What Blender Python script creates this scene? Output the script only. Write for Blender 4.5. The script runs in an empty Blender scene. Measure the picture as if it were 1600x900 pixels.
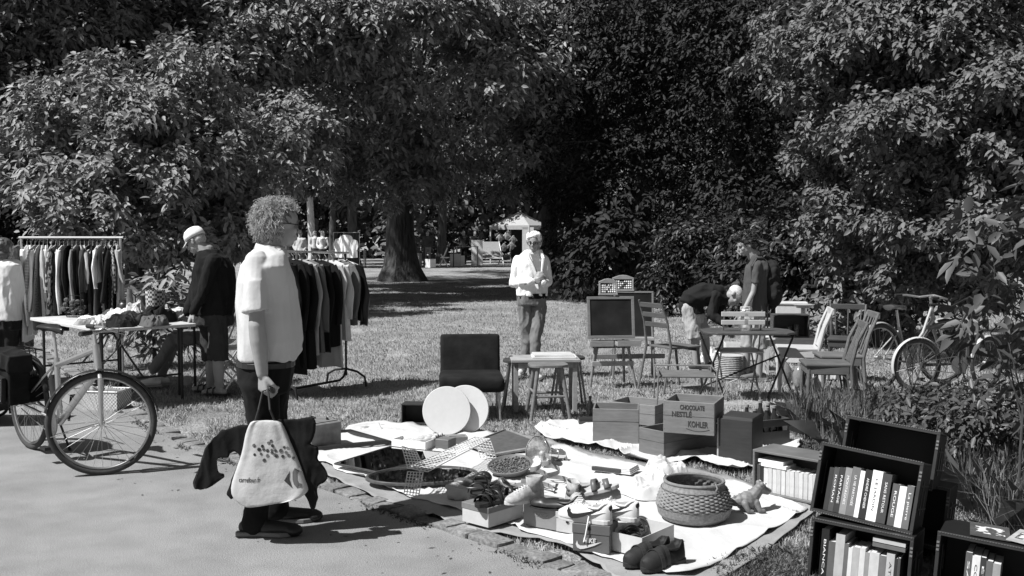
import bpy, bmesh, math, random
import numpy as np
from mathutils import Vector, Matrix, Euler, noise as mnoise
PI = math.pi; R = math.radians
S = bpy.context.scene
C = S.collection
# ---------------------------------------------------------------- camera
CAM_H = 1.6; FPX = 1600.0; PITCH = math.atan(86/1600)
cd = bpy.data.cameras.new('camera'); cam = bpy.data.objects.new('camera', cd); C.objects.link(cam)
cam.location = (0, 0, CAM_H); cam.rotation_euler = (PI/2 - PITCH, 0, 0)
cd.sensor_width = 36; cd.lens = 36*FPX/1600; cd.clip_end = 600; cd.clip_start = .05
S.camera = cam
# ---------------------------------------------------------------- light
SUN_EL = 54; SUN_DIR = Vector((.90, .43, 0)).normalized()      # direction the light travels in, over the ground
world = bpy.data.worlds.new("World"); S.world = world; world.use_nodes = True
nt = world.node_tree; bg = nt.nodes['Background']
sky = nt.nodes.new('ShaderNodeTexSky'); sky.sky_type = 'NISHITA'; sky.sun_disc = False
sky.sun_elevation = R(SUN_EL)
sx, sy = -SUN_DIR.x, -SUN_DIR.y                                  # towards the sun
sky.sun_rotation = math.atan2(sx, sy)
bw = nt.nodes.new('ShaderNodeRGBToBW')                           # a black and white photograph
nt.links.new(sky.outputs[0], bw.inputs[0]); nt.links.new(bw.outputs[0], bg.inputs[0]); bg.inputs[1].default_value = .05
sd = bpy.data.lights.new('sun', 'SUN'); sd.energy = 5.0; sd.angle = R(.6); sd.color = (1, 1, 1)
so = bpy.data.objects.new('sun', sd); C.objects.link(so)
tv = Vector((SUN_DIR.x*math.cos(R(SUN_EL)), SUN_DIR.y*math.cos(R(SUN_EL)), -math.sin(R(SUN_EL))))
so.rotation_euler = tv.to_track_quat('-Z', 'Y').to_euler(); so.location = (-10, -6, 15)
S.view_settings.view_transform = 'Standard'; S.view_settings.look = 'None'
S.view_settings.exposure = .55; S.view_settings.gamma = 1
S.cycles.max_bounces = 6; S.cycles.diffuse_bounces = 3; S.cycles.glossy_bounces = 3
S.cycles.transmission_bounces = 5; S.cycles.transparent_max_bounces = 6
# ---------------------------------------------------------------- pixel (of the 1600x900 photo) to place
sp_, cp_ = math.sin(PITCH), math.cos(PITCH)
def ray(px, py):
    u = 450-py
    return Vector((px-800, FPX*cp_+u*sp_, -FPX*sp_+u*cp_))
def G(px, py, z=0.0):
    d = ray(px, py); t = (z-CAM_H)/d.z
    return Vector((d.x*t, d.y*t, z))
def P(px, py, y):
    d = ray(px, py); t = y/d.y
    return Vector((d.x*t, y, CAM_H+d.z*t))
# ---------------------------------------------------------------- objects
def tag(o, label=None, cat=None, group=None, kind=None):
    if label: o['label'] = label
    if cat: o['category'] = cat
    if group: o['group'] = group
    if kind: o['kind'] = kind
    return o
def T(name, label, cat, loc=(0, 0, 0), rz=0.0, group=None, rot=None):
    o = bpy.data.objects.new(name, None); C.objects.link(o)
    o.location = loc; o.rotation_euler = rot if rot else (0, 0, rz); o.empty_display_size = .1
    return tag(o, label, cat, group)
class MB:
    def __init__(s): s.v = []; s.f = []; s.m = None
    def add(s, vs, fs):
        b = len(s.v)
        M = s.m
        s.v += [(M @ Vector(v)) if M else Vector(v) for v in vs]
        s.f += [[i+b for i in f] for f in fs]
        return s
    def box(s, x0, x1, y0, y1, z0, z1, M=None):
        vs = [Vector((x, y, z)) for z in (z0, z1) for y in (y0, y1) for x in (x0, x1)]
        if M: vs = [M @ v for v in vs]
        return s.add(vs, [[0, 2, 3, 1], [4, 5, 7, 6], [0, 1, 5, 4], [1, 3, 7, 5], [3, 2, 6, 7], [2, 0, 4, 6]])
    def cyl(s, a, b, r0, r1=None, n=10, cap=True):
        r1 = r0 if r1 is None else r1
        a, b = Vector(a), Vector(b); d = (b-a)
        if d.length < 1e-6: return s
        q = d.to_track_quat('Z', 'Y'); vs = []
        for c, r in ((a, r0), (b, r1)):
            for i in range(n):
                t = 2*PI*i/n; vs.append(c + q @ Vector((r*math.cos(t), r*math.sin(t), 0)))
        fs = [[i, (i+1) % n, n+(i+1) % n, n+i] for i in range(n)]
        if cap: fs += [list(range(n))[::-1], list(range(n, 2*n))]
        return s.add(vs, fs)
    def tube(s, pts, r, n=8, close=False):
        pts = [Vector(p) for p in pts]; N = len(pts)
        rs = r if isinstance(r, (list, tuple)) else [r]*N
        vs = []; up = None
        for i, p in enumerate(pts):
            if close: d = pts[(i+1) % N]-pts[i-1]
            else: d = pts[min(i+1, N-1)]-pts[max(i-1, 0)]
            d.normalize()
            if up is None:
                up = Vector((0, 0, 1)) if abs(d.z) < .9 else Vector((1, 0, 0))
            sde = d.cross(up)
            if sde.length < 1e-5: sde = d.orthogonal()
            sde.normalize(); up = sde.cross(d).normalized()
            for k in range(n):
                t = 2*PI*k/n; vs.append(p+(sde*math.cos(t)+up*math.sin(t))*rs[i])
        fs = []
        for i in range(N if close else N-1):
            j = (i+1) % N
            fs += [[i*n+k, i*n+(k+1) % n, j*n+(k+1) % n, j*n+k] for k in range(n)]
        if not close: fs += [list(range(n))[::-1], list(range((N-1)*n, N*n))]
        return s.add(vs, fs)
    def loft(s, rings, close_u=True, cap=True):
        n = len(rings[0]); vs = [v for r in rings for v in r]; fs = []
        for i in range(len(rings)-1):
            for k in range(n if close_u else n-1):
                fs.append([i*n+k, i*n+(k+1) % n, (i+1)*n+(k+1) % n, (i+1)*n+k])
        if cap and close_u: fs += [list(range(n))[::-1], list(range((len(rings)-1)*n, len(rings)*n))]
        return s.add(vs, fs)
    def lathe(s, prof, c=(0, 0, 0), n=24, M=None):
        c = Vector(c)
        rings = [[(M @ Vector((r*math.cos(2*PI*k/n), r*math.sin(2*PI*k/n), z)) if M else Vector((r*math.cos(2*PI*k/n), r*math.sin(2*PI*k/n), z)))+c for k in range(n)] for r, z in prof]
        return s.loft(rings, cap=False)
    def ell(s, c, rx, ry=None, rz=None, n=12, m=8, M=None):
        ry = rx if ry is None else ry; rz = rx if rz is None else rz; c = Vector(c)
        vs = []
        for i in range(m+1):
            ph = PI*i/m
            for k in range(n):
                t = 2*PI*k/n
                v = Vector((rx*math.sin(ph)*math.cos(t), ry*math.sin(ph)*math.sin(t), rz*math.cos(ph)))
                vs.append((M @ v if M else v)+c)
        fs = [[i*n+k, (i+1)*n+k, (i+1)*n+(k+1) % n, i*n+(k+1) % n] for i in range(m) for k in range(n)]
        return s.add(vs, fs)
    def cap(s, a, ra, b, rb=None, n=10):           # tapered capsule
        rb = ra if rb is None else rb
        s.ell(a, ra, n=n, m=6); s.cyl(a, b, ra, rb, n=n); s.ell(b, rb, n=n, m=6); return s
    def prism(s, pts, z0, z1):                      # pts 2d, extruded along z
        n = len(pts)
        vs = [(x, y, z0) for x, y in pts]+[(x, y, z1) for x, y in pts]
        return s.add(vs, [[i, (i+1) % n, n+(i+1) % n, n+i] for i in range(n)]+[list(range(n))[::-1], list(range(n, 2*n))])
    def grid(s, fn, nu, nv):
        vs = [fn(i/(nu-1), j/(nv-1)) for j in range(nv) for i in range(nu)]
        return s.add(vs, [[j*nu+i, j*nu+i+1, (j+1)*nu+i+1, (j+1)*nu+i] for j in range(nv-1) for i in range(nu-1)])
def O(name, mb, mat, parent=None, world=False, smooth=False, bevel=0, label=None, mods=None, seg=1):
    """link an MB (or mesh) as one mesh object; world=True: coordinates are world ones and parent is an unrotated empty"""
    if isinstance(mb, bpy.types.Mesh): me = mb
    else:
        me = bpy.data.meshes.new(name)
        off = Vector((0, 0, 0)); pa = parent if world else None
        while pa: off = off+pa.location; pa = pa.parent
        me.from_pydata([tuple(v-off) for v in mb.v], [], mb.f)
        bm = bmesh.new(); bm.from_mesh(me)
        if bevel or smooth: bmesh.ops.remove_doubles(bm, verts=bm.verts, dist=1e-5)
        bmesh.ops.recalc_face_normals(bm, faces=bm.faces)
        if bevel:
            ed = [e for e in bm.edges if len(e.link_faces) == 2 and e.calc_face_angle(0) > R(30)]
            bmesh.ops.bevel(bm, geom=ed, offset=bevel, segments=seg, affect='EDGES', profile=.6, clamp_overlap=True)
        bm.to_mesh(me); bm.free()
        if smooth:
            me.polygons.foreach_set('use_smooth', [True]*len(me.polygons))
            me.set_sharp_from_angle(angle=R(40))
    o = bpy.data.objects.new(name, me); C.objects.link(o); o.parent = parent
    if mat: me.materials.append(mat)
    for m in (mods or []):
        md = o.modifiers.new(m[0], m[0])
        for k, v in m[1].items(): setattr(md, k, v)
    if label: o['label'] = label
    return o
def wrinkle(o, amp=.008, sc=(9, 9, 2.5), seed=0, sc2=None, amp2=0):
    me = o.data; me.update(); n = len(me.vertices); co = np.zeros(n*3, np.float32); me.vertices.foreach_get('co', co); co = co.reshape(-1, 3)
    nr = np.zeros(n*3, np.float32); me.vertex_normals.foreach_get('vector', nr); nr = nr.reshape(-1, 3)
    d = np.array([amp*(.5-abs(mnoise.noise(Vector((x*sc[0]+seed, y*sc[1], z*sc[2]+.6*x))))*2.2)+(amp2*(.5-abs(mnoise.noise(Vector((x*sc2[0]+seed+5, y*sc2[1], z*sc2[2]))))*2.2) if sc2 else 0) for x, y, z in co], np.float32)
    co += nr*d[:, None]; me.vertices.foreach_set('co', co.ravel()); me.update(); return o
def bake(o):
    dg = bpy.context.evaluated_depsgraph_get(); dg.update()
    me = bpy.data.meshes.new_from_object(o.evaluated_get(dg)); old = o.data
    o.modifiers.clear(); o.data = me
    me.polygons.foreach_set('use_smooth', [True]*len(me.polygons)); me.update()
    return o
_tex = {}
def clouds(size, depth=2):
    k = (size, depth)
    if k not in _tex:
        t = bpy.data.textures.new('folds', 'CLOUDS'); t.noise_scale = size; t.noise_depth = depth; _tex[k] = t
    return _tex[k]
def organic(name, mb, mat, parent, world=True, voxel=.008, smooth=6, fold=0, fsize=.08, label=None, dec=0, wr=None):
    """many overlapping closed shapes fused into one continuous skin"""
    mods = [('REMESH', dict(mode='VOXEL', voxel_size=voxel, use_smooth_shade=True)), ('SMOOTH', dict(factor=.6, iterations=smooth))]
    if fold: mods.append(('DISPLACE', dict(texture=clouds(fsize, 1), strength=fold, mid_level=.5, texture_coords='LOCAL')))
    if dec: mods.append(('DECIMATE', dict(ratio=dec)))
    o = O(name, mb, mat, parent, world=world, mods=[(a, b) for a, b in mods], label=label)
    bake(o)
    if wr: wrinkle(o, **wr)
    return o
_clone = []
def copy_thing(root, loc, rz, label, group=None):
    c = root.copy(); C.objects.link(c); c.location = loc; c.rotation_euler = (0, 0, rz); c['label'] = label
    if group: c['group'] = group
    def kids(a, b):
        for ch in [x for x in list(bpy.data.objects) if x.parent == a]:
            d = ch.copy(); C.objects.link(d); d.parent = b; kids(ch, d)
    kids(root, c); return c
def text(name, s, size, mat, parent, loc, rot, extrude=.0008, bold=0, align='CENTER', shear=0, sx=1, space=1, wid=None):
    cu = bpy.data.curves.new(name, 'FONT'); cu.body = s; cu.size = size; cu.extrude = extrude; cu.offset = bold
    cu.align_x = align; cu.align_y = 'CENTER'; cu.shear = shear; cu.space_character = space; cu.resolution_u = 3
    o = bpy.data.objects.new(name, cu); C.objects.link(o)
    dg = bpy.context.evaluated_depsgraph_get(); me = bpy.data.meshes.new_from_object(o.evaluated_get(dg))
    bpy.data.objects.remove(o)
    w = max([v.co.x for v in me.vertices], default=1)-min([v.co.x for v in me.vertices], default=0)
    if wid and w > 0: sx = wid/w
    o = bpy.data.objects.new(name, me); C.objects.link(o); o.parent = parent
    o.location = loc; o.rotation_euler = rot; o.scale = (sx, 1, 1); me.materials.append(mat)
    return o
# ---------------------------------------------------------------- materials (all grey: the photograph is black and white)
_m = {}
def M(g, kind='plain', rough=.6, var=.12, scale=8, bump=.15, metal=0, spec=.4, trans=0):
    key = (round(g, 3), kind, rough, var, scale, bump, metal, spec, trans)
    if key in _m: return _m[key]
    m = bpy.data.materials.new(f'{kind}_{int(g*100)}'); m.use_nodes = True; n = m.node_tree.nodes; l = m.node_tree.links
    b = n['Principled BSDF']; b.inputs['Roughness'].default_value = rough; b.inputs['Metallic'].default_value = metal
    b.inputs['Specular IOR Level'].default_value = spec
    _m[key] = m
    tc = n.new('ShaderNodeTexCoord'); mp = n.new('ShaderNodeMapping'); l.new(tc.outputs['Object'], mp.inputs[0])
    nz = n.new('ShaderNodeTexNoise'); nz.inputs['Scale'].default_value = scale; nz.inputs['Detail'].default_value = 6
    l.new(mp.outputs[0], nz.inputs[0]); h = nz.outputs[0]
    if kind == 'wood':
        mp.inputs['Scale'].default_value = (1, 1, 6); nz.inputs['Distortion'].default_value = .6
        n2 = n.new('ShaderNodeTexNoise'); n2.inputs['Scale'].default_value = 3; n2.inputs['Detail'].default_value = 8; l.new(tc.outputs['Object'], n2.inputs[0])
        mx = n.new('ShaderNodeMath'); mx.operation = 'ADD'; l.new(nz.outputs[0], mx.inputs[0]); l.new(n2.outputs[0], mx.inputs[1])
        md = n.new('ShaderNodeMath'); md.operation = 'MULTIPLY'; md.inputs[1].default_value = .5; l.new(mx.outputs[0], md.inputs[0]); h = md.outputs[0]
        var = var*1.8
    if kind == 'bark': mp.inputs['Scale'].default_value = (5, 5, .9)
    if kind == 'fabric':
        n2 = n.new('ShaderNodeTexNoise'); n2.inputs['Scale'].default_value = 420; n2.inputs['Detail'].default_value = 2; l.new(tc.outputs['Object'], n2.inputs[0])
        n3 = n.new('ShaderNodeTexNoise'); n3.inputs['Scale'].default_value = 14; n3.inputs['Detail'].default_value = 3; l.new(tc.outputs['Object'], n3.inputs[0])
        mx = n.new('ShaderNodeMath'); mx.operation = 'MULTIPLY_ADD'; l.new(n2.outputs[0], mx.inputs[0]); mx.inputs[1].default_value = .12; l.new(n3.outputs[0], mx.inputs[2]); hb = mx.outputs[0]
    elif kind == 'speck':
        n2 = n.new('ShaderNodeTexVoronoi'); n2.inputs['Scale'].default_value = scale*6; l.new(tc.outputs['Object'], n2.inputs[0]); hb = n2.outputs['Distance']
        h = n2.outputs['Distance']
    else: hb = h
    mr = n.new('ShaderNodeMapRange'); mr.inputs[1].default_value = .3; mr.inputs[2].default_value = .7
    mr.inputs[3].default_value = g*(1-var); mr.inputs[4].default_value = g*(1+var); l.new(h, mr.inputs[0])
    l.new(mr.outputs[0], b.inputs['Base Color'])
    if bump:
        bp = n.new('ShaderNodeBump'); bp.inputs['Strength'].default_value = bump; bp.inputs['Distance'].default_value = .01 if kind == 'fabric' else .06 if kind == 'bark' else .004
        l.new(hb, bp.inputs['Height']); l.new(bp.outputs[0], b.inputs['Normal'])
    if kind == 'fabric': b.inputs['Specular IOR Level'].default_value = .08; b.inputs['Sheen Weight'].default_value = .015
    if trans: b.inputs['Transmission Weight'].default_value = trans
    return m
def fab_(g): return g
def fab(g, var=.08, bump=.5): return M(g, 'fabric', .9, var, 9, bump)
def wood(g, rough=.55, var=.16): return M(g, 'wood', rough, var, 9, .25)
def metal(g, rough=.45): return M(g, 'metal', rough, .06, 20, .02, metal=.9)
def paint(g, rough=.4): return M(g, 'paint', rough, .06, 12, .05)
def pattern_mat(g1, g2, scale, kind='dots'):
    k = (g1, g2, scale, kind)
    if k in _m: return _m[k]
    m = bpy.data.materials.new('print_'+kind); m.use_nodes = True; n = m.node_tree.nodes; l = m.node_tree.links; b = n['Principled BSDF']
    b.inputs['Roughness'].default_value = .9; tc = n.new('ShaderNodeTexCoord')
    if kind == 'dots':
        t = n.new('ShaderNodeTexVoronoi'); t.inputs['Scale'].default_value = scale; t.inputs['Randomness'].default_value = .5; o = t.outputs['Distance']; lo, hi = .25, .32
    elif kind == 'stripes':
        t = n.new('ShaderNodeTexWave'); t.inputs['Scale'].default_value = scale; t.bands_direction = 'Z'; o = t.outputs['Fac']; lo, hi = .45, .55
    elif kind == 'check':
        t = n.new('ShaderNodeTexChecker'); t.inputs['Scale'].default_value = scale; o = t.outputs['Fac']; lo, hi = .4, .6
    else:
        t = n.new('ShaderNodeTexNoise'); t.inputs['Scale'].default_value = scale; t.inputs['Detail'].default_value = 4; o = t.outputs[0]; lo, hi = .48, .54
    l.new(tc.outputs['Object'], t.inputs[0])
    mr = n.new('ShaderNodeMapRange'); mr.inputs[1].default_value = lo; mr.inputs[2].default_value = hi; mr.inputs[3].default_value = g1; mr.inputs[4].default_value = g2
    l.new(o, mr.inputs[0]); l.new(mr.outputs[0], b.inputs['Base Color']); _m[k] = m
    return m
def glass_mat():
    if 'glass' in _m: return _m['glass']
    m = bpy.data.materials.new('clear_glass'); m.use_nodes = True; n = m.node_tree.nodes; l = m.node_tree.links
    b = n['Principled BSDF']; b.inputs['Roughness'].default_value = .03; b.inputs['Base Color'].default_value = (.8, .8, .8, 1); b.inputs['Specular IOR Level'].default_value = .8
    tr = n.new('ShaderNodeBsdfTransparent'); mx = n.new('ShaderNodeMixShader'); fr = n.new('ShaderNodeLayerWeight'); fr.inputs[0].default_value = .45
    l.new(fr.outputs['Facing'], mx.inputs[0]); l.new(tr.outputs[0], mx.inputs[1]); l.new(b.outputs[0], mx.inputs[2]); l.new(mx.outputs[0], n['Material Output'].inputs[0])
    _m['glass'] = m; return m
SKIN = M(.30, 'skin', .5, .07, 14, .08, spec=.35)
BLACK = M(.012, 'plain', .5, .2, 10, .1)
# ================================================================ SETTING
rng = np.random.default_rng(7)
def leaf_mat(g, trans=.25, rough=.42, spec=.5, var=.35):
    m = bpy.data.materials.new('foliage'); m.use_nodes = True; n = m.node_tree.nodes; l = m.node_tree.links; b = n['Principled BSDF']
    tc = n.new('ShaderNodeTexCoord'); nz = n.new('ShaderNodeTexNoise'); nz.inputs['Scale'].default_value = 3.0; nz.inputs['Detail'].default_value = 8
    l.new(tc.outputs['Object'], nz.inputs[0]); mr = n.new('ShaderNodeMapRange'); mr.inputs[1].default_value = .3; mr.inputs[2].default_value = .7
    mr.inputs[3].default_value = g*(1-var); mr.inputs[4].default_value = g*(1+var); l.new(nz.outputs[0], mr.inputs[0]); l.new(mr.outputs[0], b.inputs['Base Color'])
    b.inputs['Roughness'].default_value = rough; b.inputs['Specular IOR Level'].default_value = spec
    tr = n.new('ShaderNodeBsdfTranslucent'); l.new(mr.outputs[0], tr.inputs[0]); mx = n.new('ShaderNodeMixShader'); mx.inputs[0].default_value = trans
    l.new(b.outputs[0], mx.inputs[1]); l.new(tr.outputs[0], mx.inputs[2]); l.new(mx.outputs[0], n['Material Output'].inputs[0])
    return m
def np_mesh(name, v, f, nper, mat, parent=None, loc=None, label=None):
    """v (N,3) float, f (M,nper) int"""
    me = bpy.data.meshes.new(name); me.vertices.add(len(v)); me.vertices.foreach_set('co', np.ascontiguousarray(v, np.float32).ravel())
    me.loops.add(f.size); me.loops.foreach_set('vertex_index', f.astype(np.int32).ravel()); me.polygons.add(len(f))
    me.polygons.foreach_set('loop_start', np.arange(0, f.size, nper, dtype=np.int32))
    me.update(calc_edges=True); me.materials.append(mat)
    o = bpy.data.objects.new(name, me); C.objects.link(o); o.parent = parent
    if loc is not None: o.location = loc
    return o
def leaves(cent, nl, L, W, spread, rs, droop=.35, tilt=.55, upw=1.0, radial=None, lobed=False):
    """cent (N,3) twig tips -> folded pointed leaves (two quads each), a rosette of nl leaves on every twig"""
    N = len(cent); n = N*nl
    c = np.repeat(cent, nl, 0)
    rad = np.repeat(radial, nl, 0) if radial is not None else np.zeros((n, 3))
    rad = rad*np.array([1, 1, .4])
    n0 = rad*.60+np.array([0, 0, .70*upw])+rs.normal(0, tilt, (n, 3)); n0 /= np.linalg.norm(n0, axis=1)[:, None]
    d = rs.normal(0, 1, (n, 3))+rad*.55-np.array([0, 0, droop]); d -= n0*np.sum(d*n0, 1)[:, None]; d /= np.linalg.norm(d, axis=1)[:, None]+1e-9
    s = np.cross(d, n0); nn = n0
    ln = (L*rs.uniform(.6, 1.2, n))[:, None]; w = ln*W
    base = c+d*ln*rs.uniform(.05, .5, (n, 1))+rs.normal(0, spread, (n, 3))
    dr = np.array([0, 0, -1.0])
    tip = base+d*ln+dr*ln*.20; a1 = base+d*ln*.32+dr*ln*.02+nn*w*.14; a2 = base+d*ln*.68+dr*ln*.09+nn*w*.12
    v = np.stack([base, a1+s*w*.5, a2+s*w*.42, tip, a2-s*w*.42, a1-s*w*.5], 1).reshape(-1, 3)
    k = np.arange(n)[:, None]*6
    f = np.concatenate([k+np.array([[0, 1, 2, 3]]), k+np.array([[0, 3, 4, 5]])], 1).reshape(-1, 4)
    return v, f
def crown_points(lobes, dens, rs, gate=.0, shell=.72, gs=1.1, front=None, spray=0):
    """lobes: (x,y,z,rx,ry,rz). dens: clusters per m2 of lobe surface"""
    out = []; nor = []
    for (x, y, z, rx, ry, rz) in lobes:
        area = 4*PI*((rx*ry)**1.6/3+(rx*rz)**1.6/3+(ry*rz)**1.6/3)**(1/1.6)
        n = int(area*dens); d = rs.normal(0, 1, (n, 3)); d /= np.linalg.norm(d, axis=1)[:, None]
        if front is not None:                      # the sides nobody sees need fewer leaves
            keep = (d[:, 1] < .35) | (rs.uniform(0, 1, n) < front); d = d[keep]; n = len(d)
        r = 1-np.abs(rs.normal(0, 1-shell, n)); r *= 1+.12*np.sin(d[:, 0]*5+x)+.10*np.sin(d[:, 2]*7+y*1.3)+.08*np.sin(d[:, 1]*9)
        p = np.array([x, y, z])+d*np.array([rx, ry, rz])*np.clip(r, .1, 1.25)[:, None]
        if spray > 0:
            ns = max(4, int(area*1.5)); sd_ = rs.normal(0, 1, (ns, 3)); sd_[:, 1] -= .35; sd_ /= np.linalg.norm(sd_, axis=1)[:, None]; ln_ = rs.uniform(.75, 1.45, ns)
            m = int(n*spray); w = rs.integers(0, ns, m); t = rs.uniform(.25, 1, m)**.8
            q = sd_[w]*(t*ln_[w])[:, None]*np.array([rx, ry, rz*1.3]); q[:, 2] -= .12*rx*t*t
            p[:m] = np.array([x, y, z])+q+rs.normal(0, 1, (m, 3))*(np.array([rx, ry, rz])*.13)*(1.25-t)[:, None]; d[:m] = sd_[w]
        out.append(p); nor.append(d)
    p = np.concatenate(out); nor = np.concatenate(nor)
    if gate > 0:
        k = np.array([mnoise.noise(Vector(q)*gs) for q in p]); keep = k > -gate; p = p[keep]; nor = nor[keep]
    keep = p[:, 2] > .1
    return p[keep], nor[keep]
BARK = M(.06, 'bark', .9, .6, 2.5, 1.0)  # bark toned down: the shade on the trunk is put into its colour
def pads(lobes, k, seed, rr=(.30, .48), flat=.48):
    rd = random.Random(seed); out = []
    for (x, y, z, rx, ry, rz) in lobes:
        for i in range(k):
            a = rd.uniform(0, 2*PI); u = rd.uniform(-.75, .95); q = math.sqrt(1-u*u); dx, dy, dz = q*math.cos(a), q*math.sin(a), u
            if dy > .35 and rd.random() < .7: dy = -dy
            r = rd.uniform(*rr)*rx
            out.append((x+dx*rx*.8, y+dy*ry*.8, z+dz*rz*.95, r, r, r*flat))
    return out
def tree(name, label, base, trunk_h, tr, lobes, L, dens, nl, leafm, seed, W=.42, cat='tree', group=None, gate=.25, limbs=6, flare=1.6, spread=.08, bark=None, droop=.35, front=.35, tilt=.42, shell=.72, gs=1.1, upw=1.0, npad=0, rr=(.30, .48)):
    rs = np.random.default_rng(seed); rd = random.Random(seed)
    t = T(name, label, cat, base, 0, group); b = Vector(base)
    lo = [(x+b.x, y+b.y, z, rx, ry, rz) for x, y, z, rx, ry, rz in lobes]
    p, nr = crown_points(pads(lo, npad, seed, rr) if npad else lo, dens, rs, gate, shell, gs, front, .6 if npad else 0)
    v, f = leaves(p, nl, L, W, spread, rs, droop, tilt, upw, nr)
    np_mesh('crown', v-np.array(b), f, 4, leafm, t)
    mb = MB(); ns = 18; rings = []
    K = 12
    for i in range(K+1):
        z = trunk_h*i/K; u = i/K
        r = tr*(1-.35*u)+tr*(flare-1)*math.exp(-z/(tr*1.1))
        ring = []
        for k in range(ns):
            a = 2*PI*k/ns; w = 1+.05*math.sin(a*5+seed)+.12*math.sin(a*7+1)*math.exp(-z/(tr*.9))+.03*math.sin(a*3+z*2)
            ring.append(Vector((r*w*math.cos(a)+.08*math.sin(z*.6+seed)*z/3, r*w*math.sin(a), z-.05)))
        rings.append(ring)
    mb.loft(rings)
    top = Vector((.08*math.sin(trunk_h*.6+seed)*trunk_h/3, 0, trunk_h*.97))
    tg = rd.sample(lobes, min(limbs, len(lobes)))
    for (x, y, z, rx, ry, rz) in tg:
        e = Vector((x, y, z)); m1 = top.lerp(e, .35)+Vector((0, 0, .4)); s0 = top-Vector((0, 0, trunk_h*rd.uniform(.0, .25)))
        mb.tube([s0, s0.lerp(m1, .6)+Vector((rd.uniform(-.2, .2), rd.uniform(-.2, .2), 0)), m1, e+Vector((rd.uniform(-.3, .3), 0, -.2))], [tr*.5, tr*.36, tr*.25, tr*.06], 8)
        for q in range(4):
            a = m1.lerp(e, rd.uniform(.1, .9)); d = Vector((rd.uniform(-1, 1)*rx, rd.uniform(-1, .4)*ry, rd.uniform(-.5, .5)*rz))
            mb.tube([a, a+d*.5+Vector((0, 0, .15)), a+d*.95], [tr*.1, tr*.06, tr*.02], 5)
    O('trunk', mb, bark or BARK, t, smooth=True)
    return t
# ---- ground, one sheet to the horizon
def gmat(kind):
    m = bpy.data.materials.new(kind); m.use_nodes = True; n = m.node_tree.nodes; l = m.node_tree.links; b = n['Principled BSDF']; b.inputs['Roughness'].default_value = .95; b.inputs['Specular IOR Level'].default_value = .2
    tc = n.new('ShaderNodeTexCoord')
    def noise(s, d=6):
        z = n.new('ShaderNodeTexNoise'); z.inputs['Scale'].default_value = s; z.inputs['Detail'].default_value = d; l.new(tc.outputs['Object'], z.inputs[0]); return z.outputs[0]
    def rng_(x, a, b_, c, d):
        z = n.new('ShaderNodeMapRange'); z.inputs[1].default_value = a; z.inputs[2].default_value = b_; z.inputs[3].default_value = c; z.inputs[4].default_value = d; l.new(x, z.inputs[0]); return z.outputs[0]
    def mul(a, b_):
        z = n.new('ShaderNodeMath'); z.operation = 'MULTIPLY'; l.new(a, z.inputs[0]); l.new(b_, z.inputs[1]); return z.outputs[0]
    if kind == 'lawn':
        c = mul(rng_(noise(.9), .3, .7, .22, .41), rng_(noise(38, 4), .3, .7, .45, 1.25)); bs, bd, hh = .8, .04, noise(60, 6)
    elif kind == 'asphalt':
        c = mul(mul(rng_(noise(1.2), .3, .7, .19, .245), rng_(noise(170, 3), .35, .65, .62, 1.38)), rng_(noise(4.5, 10), .35, .6, .90, 1.05)); bs, bd, hh = .6, .006, noise(150, 4)
    else:
        c = mul(rng_(noise(5), .3, .7, .12, .26), rng_(noise(60, 3), .3, .7, .6, 1.25)); bs, bd, hh = .6, .01, noise(40, 6)
    l.new(c, b.inputs['Base Color']); bp = n.new('ShaderNodeBump'); bp.inputs['Strength'].default_value = bs; bp.inputs['Distance'].default_value = bd; l.new(hh, bp.inputs['Height']); l.new(bp.outputs[0], b.inputs['Normal'])
    return m
LAWN = gmat('lawn'); ASPH = gmat('asphalt'); STONE = gmat('stone')
def hgt(x, y):            # the lawn rises gently far back
    return 0.0
mb = MB(); mb.grid(lambda u, v: Vector((-300+600*u, -40+440*v, -.02)), 2, 2)
tag(O('lawn', mb, LAWN), kind='structure')
# kerb line (road edge)
KP = [(-9.5, 18.5), (-6.6, 14.0), (-5.0, 11.5), (-3.72, 9.46), (-2.51, 7.69), (-1.80, 6.93), (-1.19, 6.33), (-.45, 5.52), (.30, 4.70), (1.2, 3.7), (2.6, 2.2), (5.0, -.5), (9, -5)]
def kp(s):
    s = max(0, min(s, len(KP)-1.001)); i = int(s); t = s-i
    p = [Vector(KP[max(0, min(len(KP)-1, i+k))]) for k in (-1, 0, 1, 2)]
    return .5*((2*p[1])+(-p[0]+p[2])*t+(2*p[0]-5*p[1]+4*p[2]-p[3])*t*t+(-p[0]+3*p[1]-3*p[2]+p[3])*t**3)
mb = MB(); n = 80; vs = []
for i in range(n+1):
    q = kp((len(KP)-1)*i/n); vs.append((q.x, q.y, 0.0))
vs2 = [(v[0]-26, v[1]-14, 0.0) for v in vs]
mb.add(vs+vs2, [[i, i+1, n+2+i, n+1+i] for i in range(n)])
tag(O('path', mb, ASPH), kind='structure')
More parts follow.
